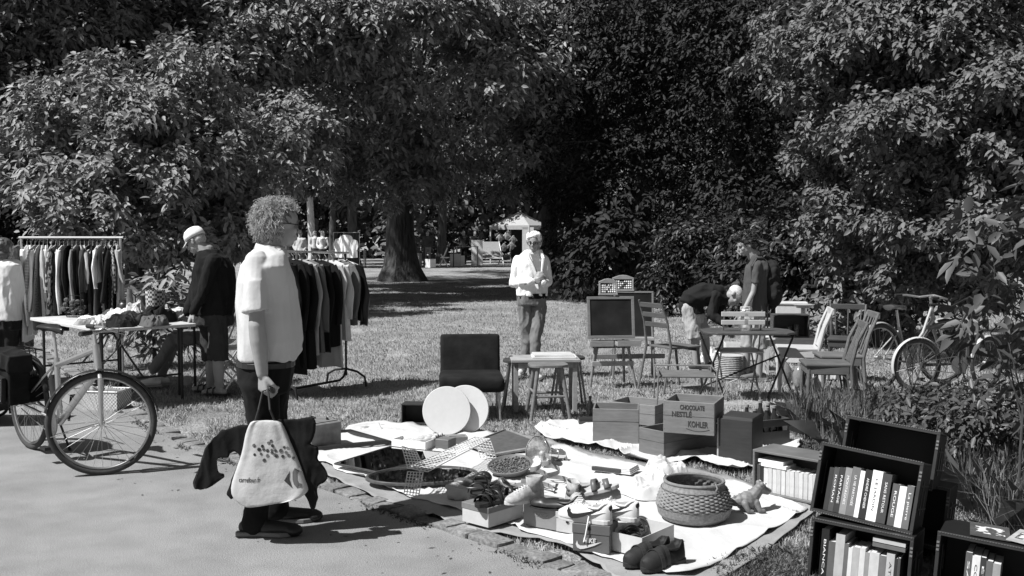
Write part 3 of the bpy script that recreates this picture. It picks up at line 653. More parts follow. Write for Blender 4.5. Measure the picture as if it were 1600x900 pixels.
# ------------------------------------------------ generic figure from joints
def figure(label, Y, root_px, f, joints, tors, top, bottom, shoe=None, sleeve='long', legs='long', hair=None, k=1.0, voxel=.009, glasses=None, headf=None, headu=V(0, 0, 1), hands=(), group=None, skin=None, cuffs=0, toes=None, sole=None, leg_r=1.0, arm_r=1.0, topfold=.012, eyes_on=True, bell=1.0):
    p = lambda t: P(t[0], t[1], Y+(t[2] if len(t) > 2 else 0))
    rp = p(root_px); root = T('person', label, 'person', (rp.x, Y, 0), 0, group)
    j = {a: p(b) for a, b in joints.items()}; tr = [(p(c), hw*k, hd*k) for c, hw, hd in tors]
    hf = (headf or f).normalized(); mb = MB(); skin = skin or SKIN
    head_mb(mb, j['head'], hf, headu, k)
    mb.cap(j['head']-hf*.03*k-headu*.10*k, .055*k, tr[-1][0], .06*k)
    torso_mb(mb, tr, f, -.02)
    for q in ('n', 'f'):
        if 's'+q in j:
            limb_mb(mb, [j['s'+q], j['e'+q], j['w'+q]], [.042*k*arm_r, .036*k*arm_r, .027*k])
        if 'h'+q in j:
            limb_mb(mb, [j['h'+q], j['k'+q], j['k'+q].lerp(j['a'+q], .35), j['a'+q]], [.075*k*leg_r, .052*k*leg_r, .052*k*leg_r, .036*k])
    for (q, d, pn, side, curl) in hands: hand_mb(mb, j['w'+q], Vector(d), Vector(pn), side, curl, k)
    if shoe is None or shoe == 'bare':
        for q in ('n', 'f'):
            if 'a'+q in j: shoe_blob(mb, j['a'+q], (toes or {}).get(q, f), .25, w=.038)
    body = organic('body', mb, skin, root, voxel=voxel*.8, smooth=3)
    if eyes_on: eyes(j['head'], hf, headu, root, k, glasses)
    mb = MB(); torso_mb(mb, tr, f, .012)
    for q in ('n', 'f'):
        if 's'+q in j:
            if sleeve == 'long': limb_mb(mb, [j['s'+q], j['e'+q], j['w'+q]], [.066*k*arm_r, .055*k*arm_r, .043*k])
            else: limb_mb(mb, [j['s'+q], j['s'+q].lerp(j['e'+q], .3)], [.062*k*arm_r, .060*k*arm_r]); mb.cyl(j['s'+q].lerp(j['e'+q], .2), j['s'+q].lerp(j['e'+q], .70), .060*k*arm_r, .070*k*arm_r, n=18)
    organic('jacket' if sleeve == 'long' else 't_shirt', mb, top, root, voxel=voxel, smooth=4, wr=dict(amp=topfold, sc=(9, 9, 4), seed=Y, sc2=(25, 25, 12), amp2=.004))
    if 'hn' in j or 'hf' in j:
        mb = MB(); h0, hw0, hd0 = tr[0]
        torso_mb(mb, [(h0+V(0, 0, -.10), hw0*.97, hd0*.97), (h0+V(0, 0, -.02), hw0, hd0), (h0+V(0, 0, .03), hw0*.96, hd0*.96)], f, .004)
        for q in ('n', 'f'):
            if 'h'+q not in j: continue
            if legs == 'long': limb_mb(mb, [j['h'+q], j['h'+q].lerp(j['k'+q], .5), j['k'+q], j['a'+q]+(j['k'+q]-j['a'+q]).normalized()*.03], [.092*k*leg_r, .082*k*leg_r, .066*k*leg_r, .052*k*bell])
            else: limb_mb(mb, [j['h'+q], j['h'+q].lerp(j['k'+q], .5)], [.088*k*leg_r, .080*k*leg_r]); mb.cyl(j['h'+q].lerp(j['k'+q], .3), j['k'+q], .082*k*leg_r, .092*k*leg_r, n=20)
        organic('trousers' if legs == 'long' else 'shorts', mb, bottom, root, voxel=voxel, smooth=4, wr=dict(amp=.014, sc=(12, 12, 6), seed=Y, sc2=(30, 30, 14), amp2=.004))
    if shoe and shoe != 'bare':
        for q in ('n', 'f'):
            if 'a'+q in j:
                d = (toes or {}).get(q, f); mb = MB(); shoe_blob(mb, j['a'+q], d, .27, w=.042); sh = organic('shoe', mb, shoe, root, voxel=.008, smooth=3)
                mb = MB(); sole_mb(mb, j['a'+q], d, .275, .044); sm = O('sole', mb, sole or M(.3, 'rubber', .8), sh); sm.location = -Vector(root.location)
    if hair:
        kind, hmat = hair; hc = j['head']; s = hf.cross(headu).normalized(); Mx = Matrix((hf, s, headu)).transposed(); mb = MB()
        if kind == 'curly':
            mb.ell(hc-hf*.02*k+headu*.05*k, .112*k, .095*k, .092*k, M=Mx); mb.ell(hc-hf*.055*k-headu*.01*k, .07*k, .085*k, .07*k, M=Mx)
            h = organic('hair', mb, hmat, root, voxel=.011, fold=.025, fsize=.03)
            c = curls('curls', hc+headu*.015*k, hf, headu, h, hmat, 420, k*1.1, 5, -.3, .0032, .014, .1)
        elif kind == 'short':
            mb.ell(hc-hf*.018*k+headu*.038*k, .100*k, .084*k, .088*k, M=Mx); mb.ell(hc-hf*.05*k-headu*.01*k, .06*k, .08*k, .085*k, M=Mx)
            for q in (-1, 1): mb.cap(hc+(hf*.05+s*q*.055+headu*.085)*k, .028*k, hc+(hf*.055+s*q*.07+headu*.03)*k, .016*k)
            mb.cap(hc+(hf*.075-s*.03+headu*.085)*k, .026*k, hc+(hf*.085+s*.05+headu*.06)*k, .018*k)
            organic('hair', mb, hmat, root, voxel=.008, smooth=3, fold=.014, fsize=.02)
        elif kind == 'crop':
            mb.ell(hc-hf*.018*k+headu*.035*k, .098*k, .081*k, .084*k, M=Mx); organic('hair', mb, hmat, root, voxel=.01, smooth=3)
        elif kind == 'bob':
            mb.ell(hc-hf*.02*k+headu*.03*k, .103*k, .09*k, .09*k, M=Mx); mb.ell(hc-hf*.045*k-headu*.05*k, .072*k, .088*k, .09*k, M=Mx)
            organic('hair', mb, hmat, root, voxel=.008, smooth=3, fold=.02, fsize=.03)
        elif kind == 'cap':
            mb.ell(hc-hf*.05*k-headu*.0*k, .06*k, .078*k, .06*k, M=Mx); organic('hair', mb, M(.45, 'hair', .8, .3, 60, .3), root, voxel=.01)
            cm = MB()
            rings = [[hc+Mx @ Vector((-.008+.103*math.cos(a)*q, .086*math.sin(a)*q, z))*k for a in [2*PI*i/24 for i in range(24)]] for q, z in ((1, .03), (1, .06), (.93, .09), (.75, .115), (.45, .13), (.05, .137))]
            cm.loft(rings, cap=False); cp = O('cap', cm, hmat, root, world=True, smooth=True, mods=[('SOLIDIFY', dict(thickness=.006, offset=1))])
            bm_ = MB(); vs = []
            for q in (0, 1):
                vs.append([hc+Mx @ Vector(((.075 if not q else .095)*math.cos(a)+(.0 if not q else .065)-.005, (.08+q*.002)*math.sin(a), .036-.03*q+.012*math.cos(2*a)*0-.012*abs(math.sin(a))*q))*k for a in [R(-68+136*i/12) for i in range(13)]])
            bm_.loft(vs, close_u=False, cap=False); b = O('cap_brim', bm_, hmat, cp, mods=[('SOLIDIFY', dict(thickness=.005))], smooth=True); b.location = -Vector(root.location)
            pn_ = MB(); pp = hc+Mx @ Vector((0, 0, .14))*k; pn_.ell(pp, .008); b2 = O('cap_button', pn_, hmat, cp, smooth=True); b2.location = -Vector(root.location)
    return root, j
# the man in the cap at the clothes table
capman, cj = figure('man in a white cap, dark sweatshirt and shorts looking down at the clothes table', 10.05, (332, 618), V(-.85, .3, 0).normalized(),
    dict(head=(306, 377, 0), sn=(333, 408, -.17), en=(318, 455, -.22), wn=(303, 487, -.25), sf=(322, 408, .17), ef=(306, 450, .2), wf=(292, 488, .05),
         hn=(340, 505, -.09), kn=(341, 562, -.08), an=(343, 608, -.06), hf=(326, 505, .09), kf=(331, 562, .1), af=(328, 605, .14)),
    [((333, 492), .17, .19), ((333, 470), .18, .205), ((334, 445), .185, .20), ((334, 420), .19, .17), ((332, 402), .17, .12), ((325, 390), .08, .07)],
    fab(.014), fab(.045), shoe='bare', sleeve='long', legs='short', hair=('cap', fab(.75)), glasses=('clear',), headf=V(-.8, .25, -.45), headu=V(-.42, .1, .9).normalized(),
    hands=[('n', (-.5, 0, -.8), (0, .3, -1), 1, .35), ('f', (-.6, -.1, -.5), (0, 0, -1), -1, .3)], leg_r=1.1, arm_r=1.15)
# bare feet wear sandals
for q in ('n', 'f'):
    a = cj['a'+q]; mb = MB(); sole_mb(mb, a, V(-.85, .2), .27, .045); sh = O('sandal', mb, BLACK, capman, world=True)
    mb = MB()
    for dd in (.05, .11):
        c = Vector((a.x, a.y, 0))+V(-.97, .23)*(dd-.0); sd_ = V(.23, .97)
        mb.tube([c+sd_*.05+V(0, 0, .02), c+sd_*.035+V(0, 0, .075), c+V(0, 0, .092-dd*.2), c-sd_*.035+V(0, 0, .075), c-sd_*.05+V(0, 0, .02)], .008, 6)
    st_ = O('strap', mb, BLACK, sh); st_.location = -Vector(capman.location)
# smiling woman
woman, wj = figure('smiling woman with short white hair, white jacket and clasped hands behind the small tables', 11.35, (832, 588), V(.1, -1, 0).normalized(),
    dict(head=(835, 378, -.03), sn=(810, 408, 0), en=(803, 443, .02), wn=(832, 440, -.22), sf=(851, 408, 0), ef=(856, 440, .0), wf=(850, 442, -.2),
         hn=(820, 480, 0), kn=(824, 530, 0), an=(815, 582, .02), hf=(843, 480, 0), kf=(837, 530, -.08), af=(836, 585, -.1)),
    [((831, 462), .165, .12), ((831, 445), .165, .115), ((831, 425), .16, .11), ((831, 410), .165, .10), ((831, 398), .13, .075), ((832, 390), .07, .055)],
    fab(.80, .03), fab(.17), shoe=M(.5, 'canvas', .8), sleeve='long', legs='long', hair=('short', M(.75, 'hair', .6, .15, 80, .3)), glasses=('clear',), headf=V(-.25, -1, -.12), k=.97,
    hands=[('n', (.8, -.1, .1), (0, 1, 0), 1, .8), ('f', (-.35, -.2, .9), (-.5, .8, 0), -1, .8)], leg_r=.95, toes={'n': V(-.3, -1), 'f': V(.2, -1)})
mb = MB(); pw = lambda x, y, d: P(x, y, 11.35+d)
mb.add([pw(829, 397, -.125), pw(842, 397, -.125), pw(846, 425, -.145), pw(842, 455, -.14), pw(839, 430, -.15)], [[0, 1, 2, 3, 4]]); O('top', mb, fab(.22), woman, world=True, mods=[('SOLIDIFY', dict(thickness=.012))])
mb = MB(); mb.tube([pw(822, 394, -.04), pw(826, 404, -.135), pw(834, 418, -.15), pw(840, 432, -.155)], [.02, .018, .012, .006], 6); mb.tube([pw(845, 392, -.03), pw(849, 404, -.13), pw(847, 420, -.145), pw(846, 445, -.145)], [.02, .018, .012, .006], 6)
O('collar', mb, fab(.82, .03), woman, world=True, smooth=True)
mb = MB(); torso_mb(mb, [(pw(831, 466, 0), .165, .122), (pw(831, 458, 0), .168, .125)], V(0, -1)); O('black_hem', mb, fab(.012), woman, world=True)
# youth with backpack
youth, yj = figure('curly haired youth in a grey t-shirt standing beside the bending person', 11.15, (1176, 597), V(-.93, -.2, 0).normalized(),
    dict(head=(1166, 383, 0), sn=(1184, 414, -.15), en=(1177, 456, -.17), wn=(1160, 490, -.2), sf=(1176, 412, .15), ef=(1170, 455, .2), wf=(1162, 490, .25),
         hn=(1185, 490, -.08), kn=(1187, 545, -.08), an=(1186, 590, -.06), hf=(1168, 490, .08), kf=(1167, 542, .08), af=(1166, 584, .1)),
    [((1179, 485), .15, .11), ((1179, 465), .15, .115), ((1181, 440), .155, .12), ((1183, 420), .17, .115), ((1183, 408), .14, .08), ((1180, 398), .06, .055)],
    fab(.075), fab(.34), shoe=M(.12, 'canvas', .8), sleeve='short', legs='short', hair=('curly', M(.03, 'hair', .5, .4, 60, .3)), headf=V(-.9, -.15, -.28), headu=V(-.27, 0, .96).normalized(),
    hands=[('n', (-.25, 0, -1), (-.2, .9, 0), -1, .5), ('f', (-.3, 0, -1), (0, -1, 0), 1, .5)], leg_r=.88, arm_r=.85, k=.95)
bp = T('backpack', 'dark backpack with a long dangling strap worn by the curly haired youth', 'backpack', P(1205, 484, 11.15))
mb = MB(); yp = lambda x, y, d=0: P(x, y, 11.15+d)
mb.ell(yp(1206, 430), .085, .14, .17); mb.ell(yp(1207, 455), .095, .15, .2); mb.ell(yp(1198, 440), .06, .14, .25)
organic('bag_body', mb, fab(.022), bp, voxel=.012, fold=.04, fsize=.07)
mb = MB(); mb.ell(yp(1214, 462), .055, .11, .12); organic('front_pocket', mb, fab(.03), bp, voxel=.012, fold=.02)
mb = MB(); mb.tube([yp(1199, 415, -.1), yp(1192, 404, -.12), yp(1182, 404, -.14), yp(1175, 416, -.15), yp(1176, 440, -.16)], .016, 6); O('strap', mb, BLACK, bp, world=True)
mb = MB(); mb.tube([yp(1200, 475, -.12), yp(1199, 500, -.12), yp(1199, 522, -.12)], .010, 5); O('strap', mb, BLACK, bp, world=True)
# bending person
bend, bj = figure('grey haired person in a dark sweater and light crumpled shorts bending down beside the youth', 11.9, (1095, 575), V(.9, -.2, .0).normalized(),
    dict(head=(1147, 462, -.1), sn=(1118, 462, -.18), en=(1112, 492, -.2), wn=(1130, 505, -.25), sf=(1125, 460, .15), ef=(1128, 490, .15), wf=(1138, 508, .1),
         hn=(1076, 480, -.1), kn=(1086, 528, -.1), an=(1088, 570, -.1), hf=(1086, 482, .1), kf=(1102, 528, .1), af=(1104, 568, .1)),
    [((1083, 490), .16, .12), ((1079, 476), .165, .125), ((1082, 462), .16, .10), ((1098, 466), .16, .11)],
    fab(.022), fab(.42), shoe=M(.03, 'canvas', .7), sleeve='long', legs='short', hair=('crop', M(.5, 'hair', .7, .3, 60, .3)), headf=V(.45, -.3, -.85), headu=V(.85, 0, .5).normalized(),
    hands=[('n', (.5, 0, -.8), (0, .5, -.6), 1, .5), ('f', (.3, 0, -.9), (0, -.5, -.6), -1, .5)], eyes_on=False)
mb = MB(); q = lambda x, y, d=0: P(x, y, 11.9+d)
for a, ra, b, rb in (((1078, 468), .115, (1098, 460), .135), ((1098, 460), .135, (1120, 462), .125), ((1120, 462), .125, (1136, 466), .085)):
    for d in (-.08, 0, .08): mb.cap(q(*a, d), ra, q(*b, d), rb)
organic('sweater', mb, fab(.018), bend, voxel=.01, wr=dict(amp=.02, sc=(6, 6, 8), seed=2))
# person at the left edge
edge, _ = figure('person in a pale jacket and dark trousers seen from behind at the left edge', 10.6, (8, 590), V(.35, .93, 0).normalized(),
    dict(head=(8, 388, 0), sn=(-8, 415, 0), en=(-14, 455, 0), wn=(-12, 495, -.05), sf=(24, 415, 0), ef=(31, 452, .05), wf=(28, 490, .05),
         hn=(0, 510, 0), kn=(0, 550, 0), an=(-2, 598, 0), hf=(17, 510, 0), kf=(16, 550, 0), af=(15, 596, 0)),
    [((8, 500), .17, .13), ((8, 480), .175, .13), ((8, 455), .16, .12), ((8, 430), .16, .12), ((8, 414), .17, .10), ((8, 405), .08, .06)],
    fab(.62, .05), fab(.02), shoe=BLACK, hair=('bob', M(.07, 'hair', .5, .4, 60, .3)), headf=V(.3, .95, 0), k=.95, eyes_on=False)
# seated person behind the table
seated, _ = figure('seated person in jeans and pale sneakers, half hidden behind the man in the cap', 10.75, (330, 600), V(-.98, -.2, 0).normalized(),
    dict(head=(337, 440, 0), sn=(340, 468, -.15), en=(336, 500, -.18), wn=(316, 508, -.15), sf=(340, 468, .15), ef=(336, 500, .2), wf=(316, 508, .15),
         hn=(336, 530, -.1), kn=(272, 528, -.14), an=(238, 580, -.16), hf=(336, 530, .1), kf=(276, 524, .14), af=(252, 588, -.02)),
    [((338, 530), .16, .12), ((338, 505), .15, .11), ((340, 480), .16, .11), ((339, 465), .13, .08), ((338, 458), .06, .05)],
    fab(.25), fab(.16), shoe=M(.6, 'canvas', .8), sleeve='long', hair=('crop', M(.1, 'hair')), k=.95, leg_r=1.0, toes={'n': V(-.95, -.3), 'f': V(-.95, -.3)})
# far people of the other stalls (small)
for i, (px, py, Y, f, tp, bt, lab) in enumerate([
    (504, 412, 44, V(1, -.2), .6, .03, 'distant person in a pale top standing beside the hanging clothes far across the park'),
    (492, 411, 46, V(-1, -.2), .45, .06, 'distant person in a light grey top left of the far hanging clothes'),
    (469, 414, 38, V(.3, .9), .5, .1, 'distant person in pale clothes seen over the second clothes rack'),
    (724, 405, 52, V(-.4, -.9), .03, .02, 'distant dark dressed person behind the far tables, bright hair'),
    (742, 405, 52, V(.5, -.9), .04, .02, 'distant dark dressed person just left of the gazebo'),
    (668, 408, 50, V(.3, -1), .08, .3, 'distant person beside the oak trunk on its right')]):
    b = G(px, 364+1.6*1600/Y); 
    sc = 1600/Y; X = lambda dx, h, dy=0: (px+dx*sc, 364+(1.6-h)*sc, dy)
    figure(lab, Y, (px, 364+1.6*sc), f.normalized(), dict(head=X(0, 1.58), sn=X(-.17, 1.36), en=X(-.24, 1.1), wn=X(-.16, .95, -.1), sf=X(.17, 1.36), ef=X(.24, 1.1), wf=X(.14, .95, -.1),
        hn=X(-.09, .9), kn=X(-.1, .5), an=X(-.1, .08), hf=X(.09, .9), kf=X(.1, .5), af=X(.1, .08)), [((X(0, .9)), .17, .12), ((X(0, 1.1)), .15, .11), ((X(0, 1.35)), .19, .11), ((X(0, 1.45)), .07, .06)],
        fab(tp), fab(bt), shoe=BLACK, hair=('crop', M(.5 if i == 3 else .08, 'hair')), voxel=.022, eyes_on=False, group='distant visitors of the other stalls')
# ------------------------------------------------ the shopping bag and the two coats he carries
by = 5.13
bag = T('shopping_bag', 'pale bag printed with berries and a shop name, held by the man in white', 'bag', P(420, 790, by))
q = lambda x, y, d=0: P(x, y, by+d)
prof = [(657, 392, 436, .012), (664, 388, 440, .02), (680, 381, 446, .035), (700, 378, 455, .05), (720, 372, 464, .06), (745, 362, 473, .065), (766, 356, 480, .065), (776, 360, 480, .055), (786, 378, 470, .035), (790, 386, 452, .01)]
mb = MB(); rings = []
rs_ = random.Random(2)
for (y, x0, x1, dp) in prof:
    cx, hx = (x0+x1)/2, (x1-x0)/2; r = []
    for i in range(40):
        a = 2*PI*i/40; ca, sa = math.cos(a), math.sin(a); xx = math.copysign(abs(ca)**.45, ca); yy = math.copysign(abs(sa)**.38, sa)
        fold = .006*math.sin(xx*9+y*.02)*(1-abs(xx)**3)
        r.append(q(cx+hx*xx, y+ (xx*-6 if y > 775 else 0), 0)+V(0, dp+dp*yy+fold, 0))
    rings.append(r)
mb.loft(rings); O('bag_body', mb, M(.50, 'fabric', .6, .05, 12, .6), bag, world=True, smooth=True, mods=[('SUBSURF', dict(levels=1, render_levels=1))])
mb = MB(); hp = man_wrist+V(.02, -.01, -.085)
mb.tube([q(398, 660, .02), q(404, 640, .0), hp+V(-.012, -.02, 0), hp+V(.015, -.02, .01), q(422, 640, .0), q(430, 660, .02)], .006, 6); O('handle', mb, M(.05, 'fabric', .8), bag, world=True)
DK = M(.05, 'ink', .7, .1, 5, 0); ob = bag.location
def on_bag(x, y, off=-.012): return q(x, y, off)-bag.location
berries = [(404, 703), (396, 697), (407, 710), (397, 711), (412, 720), (417, 713), (417, 705), (411, 703), (419, 693), (425, 697), (423, 690), (427, 700), (430, 705), (424, 708), (428, 711), (431, 713), (438, 705), (446, 708), (441, 714), (457, 717), (448, 701), (443, 700), (450, 713), (424, 704), (409, 698)]
for i, (x, y) in enumerate(berries[:]):
    mb = MB(); c = on_bag(x, y); r = .0085*(.8+.35*rs_.random()); mb.lathe([(0, -.0015), (r, -.0015), (r*.98, .0), (0, .001)], n=14, M=Matrix.Rotation(R(90), 3, 'X')); o = O('printed_berry', mb, M(.06+.06*(i % 3), 'ink', .7, .2, 300, 0), bag); o.location = c
text('printed_name', 'carrefour.fr', .036, DK, bag, on_bag(389, 751, -.010), (PI/2, 0, 0), wid=.112, bold=.0004, extrude=0)
mb = MB()   # the two-part arrow and C emblem
def flat(mb, pts, y, off=-.0125):
    vs = [on_bag(a, b, off) for a, b in pts]; n = len(vs)
    mb.add(vs+[v+V(0, .004, 0) for v in vs], [list(range(n)), list(range(n, 2*n))[::-1]]+[[i, (i+1) % n, n+(i+1) % n, n+i] for i in range(n)])
flat(mb, [(443, 752), (452, 737), (451, 750), (456, 764)], 0); O('printed_emblem', mb, M(.10, 'ink', .7, 0, 5, 0), bag)
mb = MB(); flat(mb, [(456, 739), (459, 733), (466, 732), (470, 738), (466, 738), (463, 743), (463, 750), (466, 756), (471, 758), (470, 763), (463, 764), (458, 758), (456, 750)], 0); O('printed_emblem', mb, M(.13, 'ink', .7, 0, 5, 0), bag)
def draped(name, label, poly, mat, base, th, y0, seed):
    t = T(name, label, 'coat', base, 0); mb = MB(); n = len(poly)
    vs = [q(a, b, y0) for a, b in poly]+[q(a, b, y0+th) for a, b in poly]
    mb.add(vs, [list(range(n))[::-1], list(range(n, 2*n))]+[[i, (i+1) % n, n+(i+1) % n, n+i] for i in range(n)])
    organic('coat_cloth', mb, mat, t, voxel=.006, smooth=6, wr=dict(amp=.010, sc=(8, 8, 3), seed=seed, sc2=(26, 26, 9), amp2=.005))
    return t
draped('jacket', 'black jacket draped over the left side of the shopping bag, sleeve in a loop', [(398, 663), (384, 664), (366, 667), (345, 674), (331, 685), (321, 700), (313, 724), (307, 739), (302, 753), (304, 764), (313, 768), (322, 765), (334, 755), (352, 746), (351, 739), (342, 738), (341, 717), (357, 715), (358, 706), (367, 705), (375, 711), (373, 724), (368, 738), (360, 758), (354, 772), (362, 780), (376, 752), (388, 728), (398, 712), (400, 690)], fab(.012), P(330, 765, by), .06, .06, 2)
draped('coat', 'black coat draped over the right side of the shopping bag, sleeve pointing right', [(434, 654), (450, 655), (488, 653), (492, 660), (491, 674), (486, 689), (481, 693), (487, 697), (495, 699), (497, 708), (494, 716), (502, 727), (513, 741), (511, 750), (503, 757), (497, 759), (496, 772), (497, 778), (494, 786), (491, 796), (487, 796), (484, 787), (479, 776), (473, 763), (467, 745), (459, 730), (449, 706), (441, 686), (435, 668)], fab(.013), P(487, 795, by), .07, .04, 5)
# press the prints onto the cloth of the bag
from mathutils.bvhtree import BVHTree
_body = [c for c in bag.children if c.name.startswith('bag_body')][0]; _dg = bpy.context.evaluated_depsgraph_get(); _dg.update(); _tree = BVHTree.FromObject(_body, _dg)
for c in bag.children:
    if not c.name.startswith('printed'): continue
    bm = bmesh.new(); bm.from_mesh(c.data)
    Mw_ = Matrix.Translation(c.location) @ c.rotation_euler.to_matrix().to_4x4() @ Matrix.Diagonal((*c.scale, 1))
    for v in bm.verts:
        w = Mw_ @ v.co; h = _tree.ray_cast(Vector((w.x, -1.0, w.z)), Vector((0, 1, 0)))
        if h[0] is not None: v.co = Vector((w.x, h[0].y-.0016, w.z))
        else: v.co = Vector((w.x, w.y+.02, w.z))
    bm.to_mesh(c.data); bm.free(); c.location = (0, 0, 0); c.rotation_euler = (0, 0, 0); c.scale = (1, 1, 1)
# ================================================================ OBJECTS
RND = random.Random(9)
def angle_px(p1, p2, z=0):
    a, b = G(*p1, z), G(*p2, z); d = b-a
    return a, math.atan2(d.y, d.x), d.length
def Mz(loc, rz=0, rx=0, ry=0): return Matrix.Translation(loc) @ Matrix.Rotation(rz, 4, 'Z') @ Matrix.Rotation(rx, 4, 'X') @ Matrix.Rotation(ry, 4, 'Y')
def TM(name, label, cat, Mx, group=None):
    o = T(name, label, cat, Mx.to_translation(), 0, group); o.rotation_euler = Mx.to_euler(); return o
def ordw(i): return ['first', 'second', 'third', 'fourth', 'fifth', 'sixth', 'seventh', 'eighth', 'ninth', 'tenth', 'eleventh', 'twelfth', 'thirteenth', 'fourteenth', 'fifteenth', 'sixteenth', 'seventeenth', 'eighteenth', 'nineteenth', 'twentieth', 'twenty-first', 'twenty-second', 'twenty-third', 'twenty-fourth'][i]
# ---- sheets on the ground
def sheet(name, label, top, bot, mat, z=.006, amp=.008, n=90, m=40, z2=0, edge=.012, seed=0, cat='sheet'):
    def poly(pts):
        w = [G(*p) for p in pts]; a = [0]
        for p, r in zip(w, w[1:]): a.append(a[-1]+(r-p).length)
        def f(t):
            d = t*a[-1]
            for i in range(len(w)-1):
                if d <= a[i+1] or i == len(w)-2: return w[i].lerp(w[i+1], (d-a[i])/max(1e-6, a[i+1]-a[i]))
        return f
    A, B = poly(top), poly(bot)
    def fn(u, v):
        p = A(u).lerp(B(u), v); e = min(u, 1-u, v, 1-v)
        wb = .02*mnoise.noise(Vector((p.x*3, p.y*3, seed+5)))+.012*mnoise.noise(Vector((p.x*9, p.y*9, seed+7)))
        if e < .03: p = p+Vector((wb*1.5, wb*2, 0))
        r = 1-abs(mnoise.noise(Vector((p.x*2.6, p.y*2.6+seed, seed)))*2.2); r2 = 1-abs(mnoise.noise(Vector((p.x*7+p.y*2, p.y*5, seed+2)))*2.2)
        h = amp*max(0, r)**4*2.2+amp*.6*max(0, r2)**4
        if e < .025: h += edge*max(0, mnoise.noise(Vector((p.x*6, p.y*6, seed))))*2
        return V(p.x, p.y, z+h)
    mb = MB(); mb.grid(fn, n, m)
    o = O(name, mb, mat, smooth=True, mods=[('SOLIDIFY', dict(thickness=.003, offset=1))]); tag(o, label, cat); return o
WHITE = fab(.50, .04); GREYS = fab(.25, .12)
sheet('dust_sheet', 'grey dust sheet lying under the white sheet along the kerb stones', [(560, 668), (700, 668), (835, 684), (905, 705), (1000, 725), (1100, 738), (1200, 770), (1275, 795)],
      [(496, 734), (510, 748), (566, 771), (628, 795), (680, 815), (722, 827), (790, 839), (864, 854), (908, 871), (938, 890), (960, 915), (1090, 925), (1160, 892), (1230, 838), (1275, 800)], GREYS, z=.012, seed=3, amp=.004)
sheet('white_sheet', 'large white sheet spread on the ground with mirrors, shoes and basket on it', [(546, 672), (600, 663), (757, 680), (835, 692), (905, 712), (965, 728), (1060, 744), (1160, 762), (1262, 800)],
      [(478, 716), (530, 741), (640, 782), (700, 797), (790, 828), (880, 853), (950, 880), (1000, 898), (1075, 908), (1120, 888), (1180, 850), (1255, 806)], WHITE, z=.024, seed=1, amp=.010)
sheet('white_sheet', 'second white sheet behind, under the wooden crates and the upright box', [(836, 672), (862, 665), (925, 664), (1000, 672), (1100, 690), (1190, 705), (1252, 690)],
      [(850, 686), (905, 698), (955, 706), (985, 722), (1040, 728), (1085, 724), (1140, 740), (1195, 735), (1250, 706)], WHITE, z=.018, seed=8, amp=.017)
# ---- boxes and crates
def crate(w, d, h, t=.012, op='top', planks=0):
    mb = MB()
    if op == 'top':
        mb.box(0, w, 0, t, 0, h); mb.box(0, w, d-t, d, 0, h); mb.box(0, t, t+.0005, d-t-.0005, 0.001, h-.001); mb.box(w-t, w, t+.0005, d-t-.0005, .001, h-.001); mb.box(t, w-t, t, d-t, .002, t)
    else:
        mb.box(0, w, 0, d, 0, t); mb.box(0, w, 0, d, h-t, h); mb.box(0, t, .001, d-.001, t+.0005, h-t-.0005); mb.box(w-t, w, .001, d-.001, t+.0005, h-t-.0005); mb.box(t, w-t, d-t, d-.002, t, h-t)
    return mb
def put_crate(label, p1, p2, d, h, g, z=0, group=None, name='wooden_crate', cat='crate', t=.012, w=None, lean=0, marks=None, lm=None):
    a, rz, L = angle_px(p1, p2, z); L = w or L
    o = T(name, label, cat, (a.x, a.y, z+.02), rz, group); O('crate_body', crate(L, d, h, t), wood(g), o, bevel=.002)
    return o, L
c1, L = put_crate('plain pale wooden crate at the left of the crate pile, open at the top', (926, 696), (998, 698), .30, .26, .17)
mb = MB(); mb.box(.0, L, -.0015, -.0005, .165, .167); O('plank_seam', mb, BLACK, c1)
c2, L = put_crate('low pale wooden crate lying behind the others between the two front crates', (952, 662), (1004, 668), .34, .17, .19, z=0, w=.42)
c3, L = put_crate('lower dark wooden crate under the lettered crate, one end lit', (998, 711), (1037, 720), .62, .185, .13)
c3.rotation_euler = (0, 0, angle_px((998, 711), (1037, 720))[1])
c4, L = put_crate('wooden crate with stamped chocolate lettering standing on top of the dark crate', (1036, 680), (1116, 686), .36, .225, .17, z=.185, t=.014)
for o_, L_, d_, h_ in ((c1, .43, .30, .26), (c2, .42, .34, .17), (c3, .30, .62, .185), (c4, .44, .36, .225)):
    W2 = max(v.co.x for v in o_.children[0].data.vertices)
    mb = MB()
    for z in (h_*.12, h_*.42, h_*.62, h_*.9):
        for x in (.008, W2-.008): mb.cyl((x, -.0012, z), (x, .001, z), .0022, n=6)
    O('nails', mb, metal(.2), o_)
    if o_ is not c1: mb = MB(); mb.box(.001, W2-.001, -.0012, -.0004, h_*.55, h_*.55+.0018); O('plank_seam', mb, BLACK, o_)
    mb = MB(); mb.box(W2+.0004, W2+.0012, .002, d_-.002, h_*.55, h_*.55+.0018); O('plank_seam', mb, BLACK, o_)
ST = M(.035, 'ink', .8, .4, 80, 0)
for s_, x, z, sz, wd in (('CHOCOLATE', .25, .185, .045, .21), ('NESTLÉ', .16, .135, .050, .17), ('KOHLER', .30, .07, .058, .17)):
    text('stamped_word', s_, sz, ST, c4, (x*L/.44, -.0015, z), (PI/2, 0, 0), bold=.0012, wid=wd*L/.44)
mb = MB(); mb.tube([(.20+.2*t, -.001, .040-.016*math.sin(PI*t)) for t in [i/12 for i in range(13)]], .0016, 4); o = O('stamped_flourish', mb, ST, c4); o.scale = (L/.44, 1, 1)
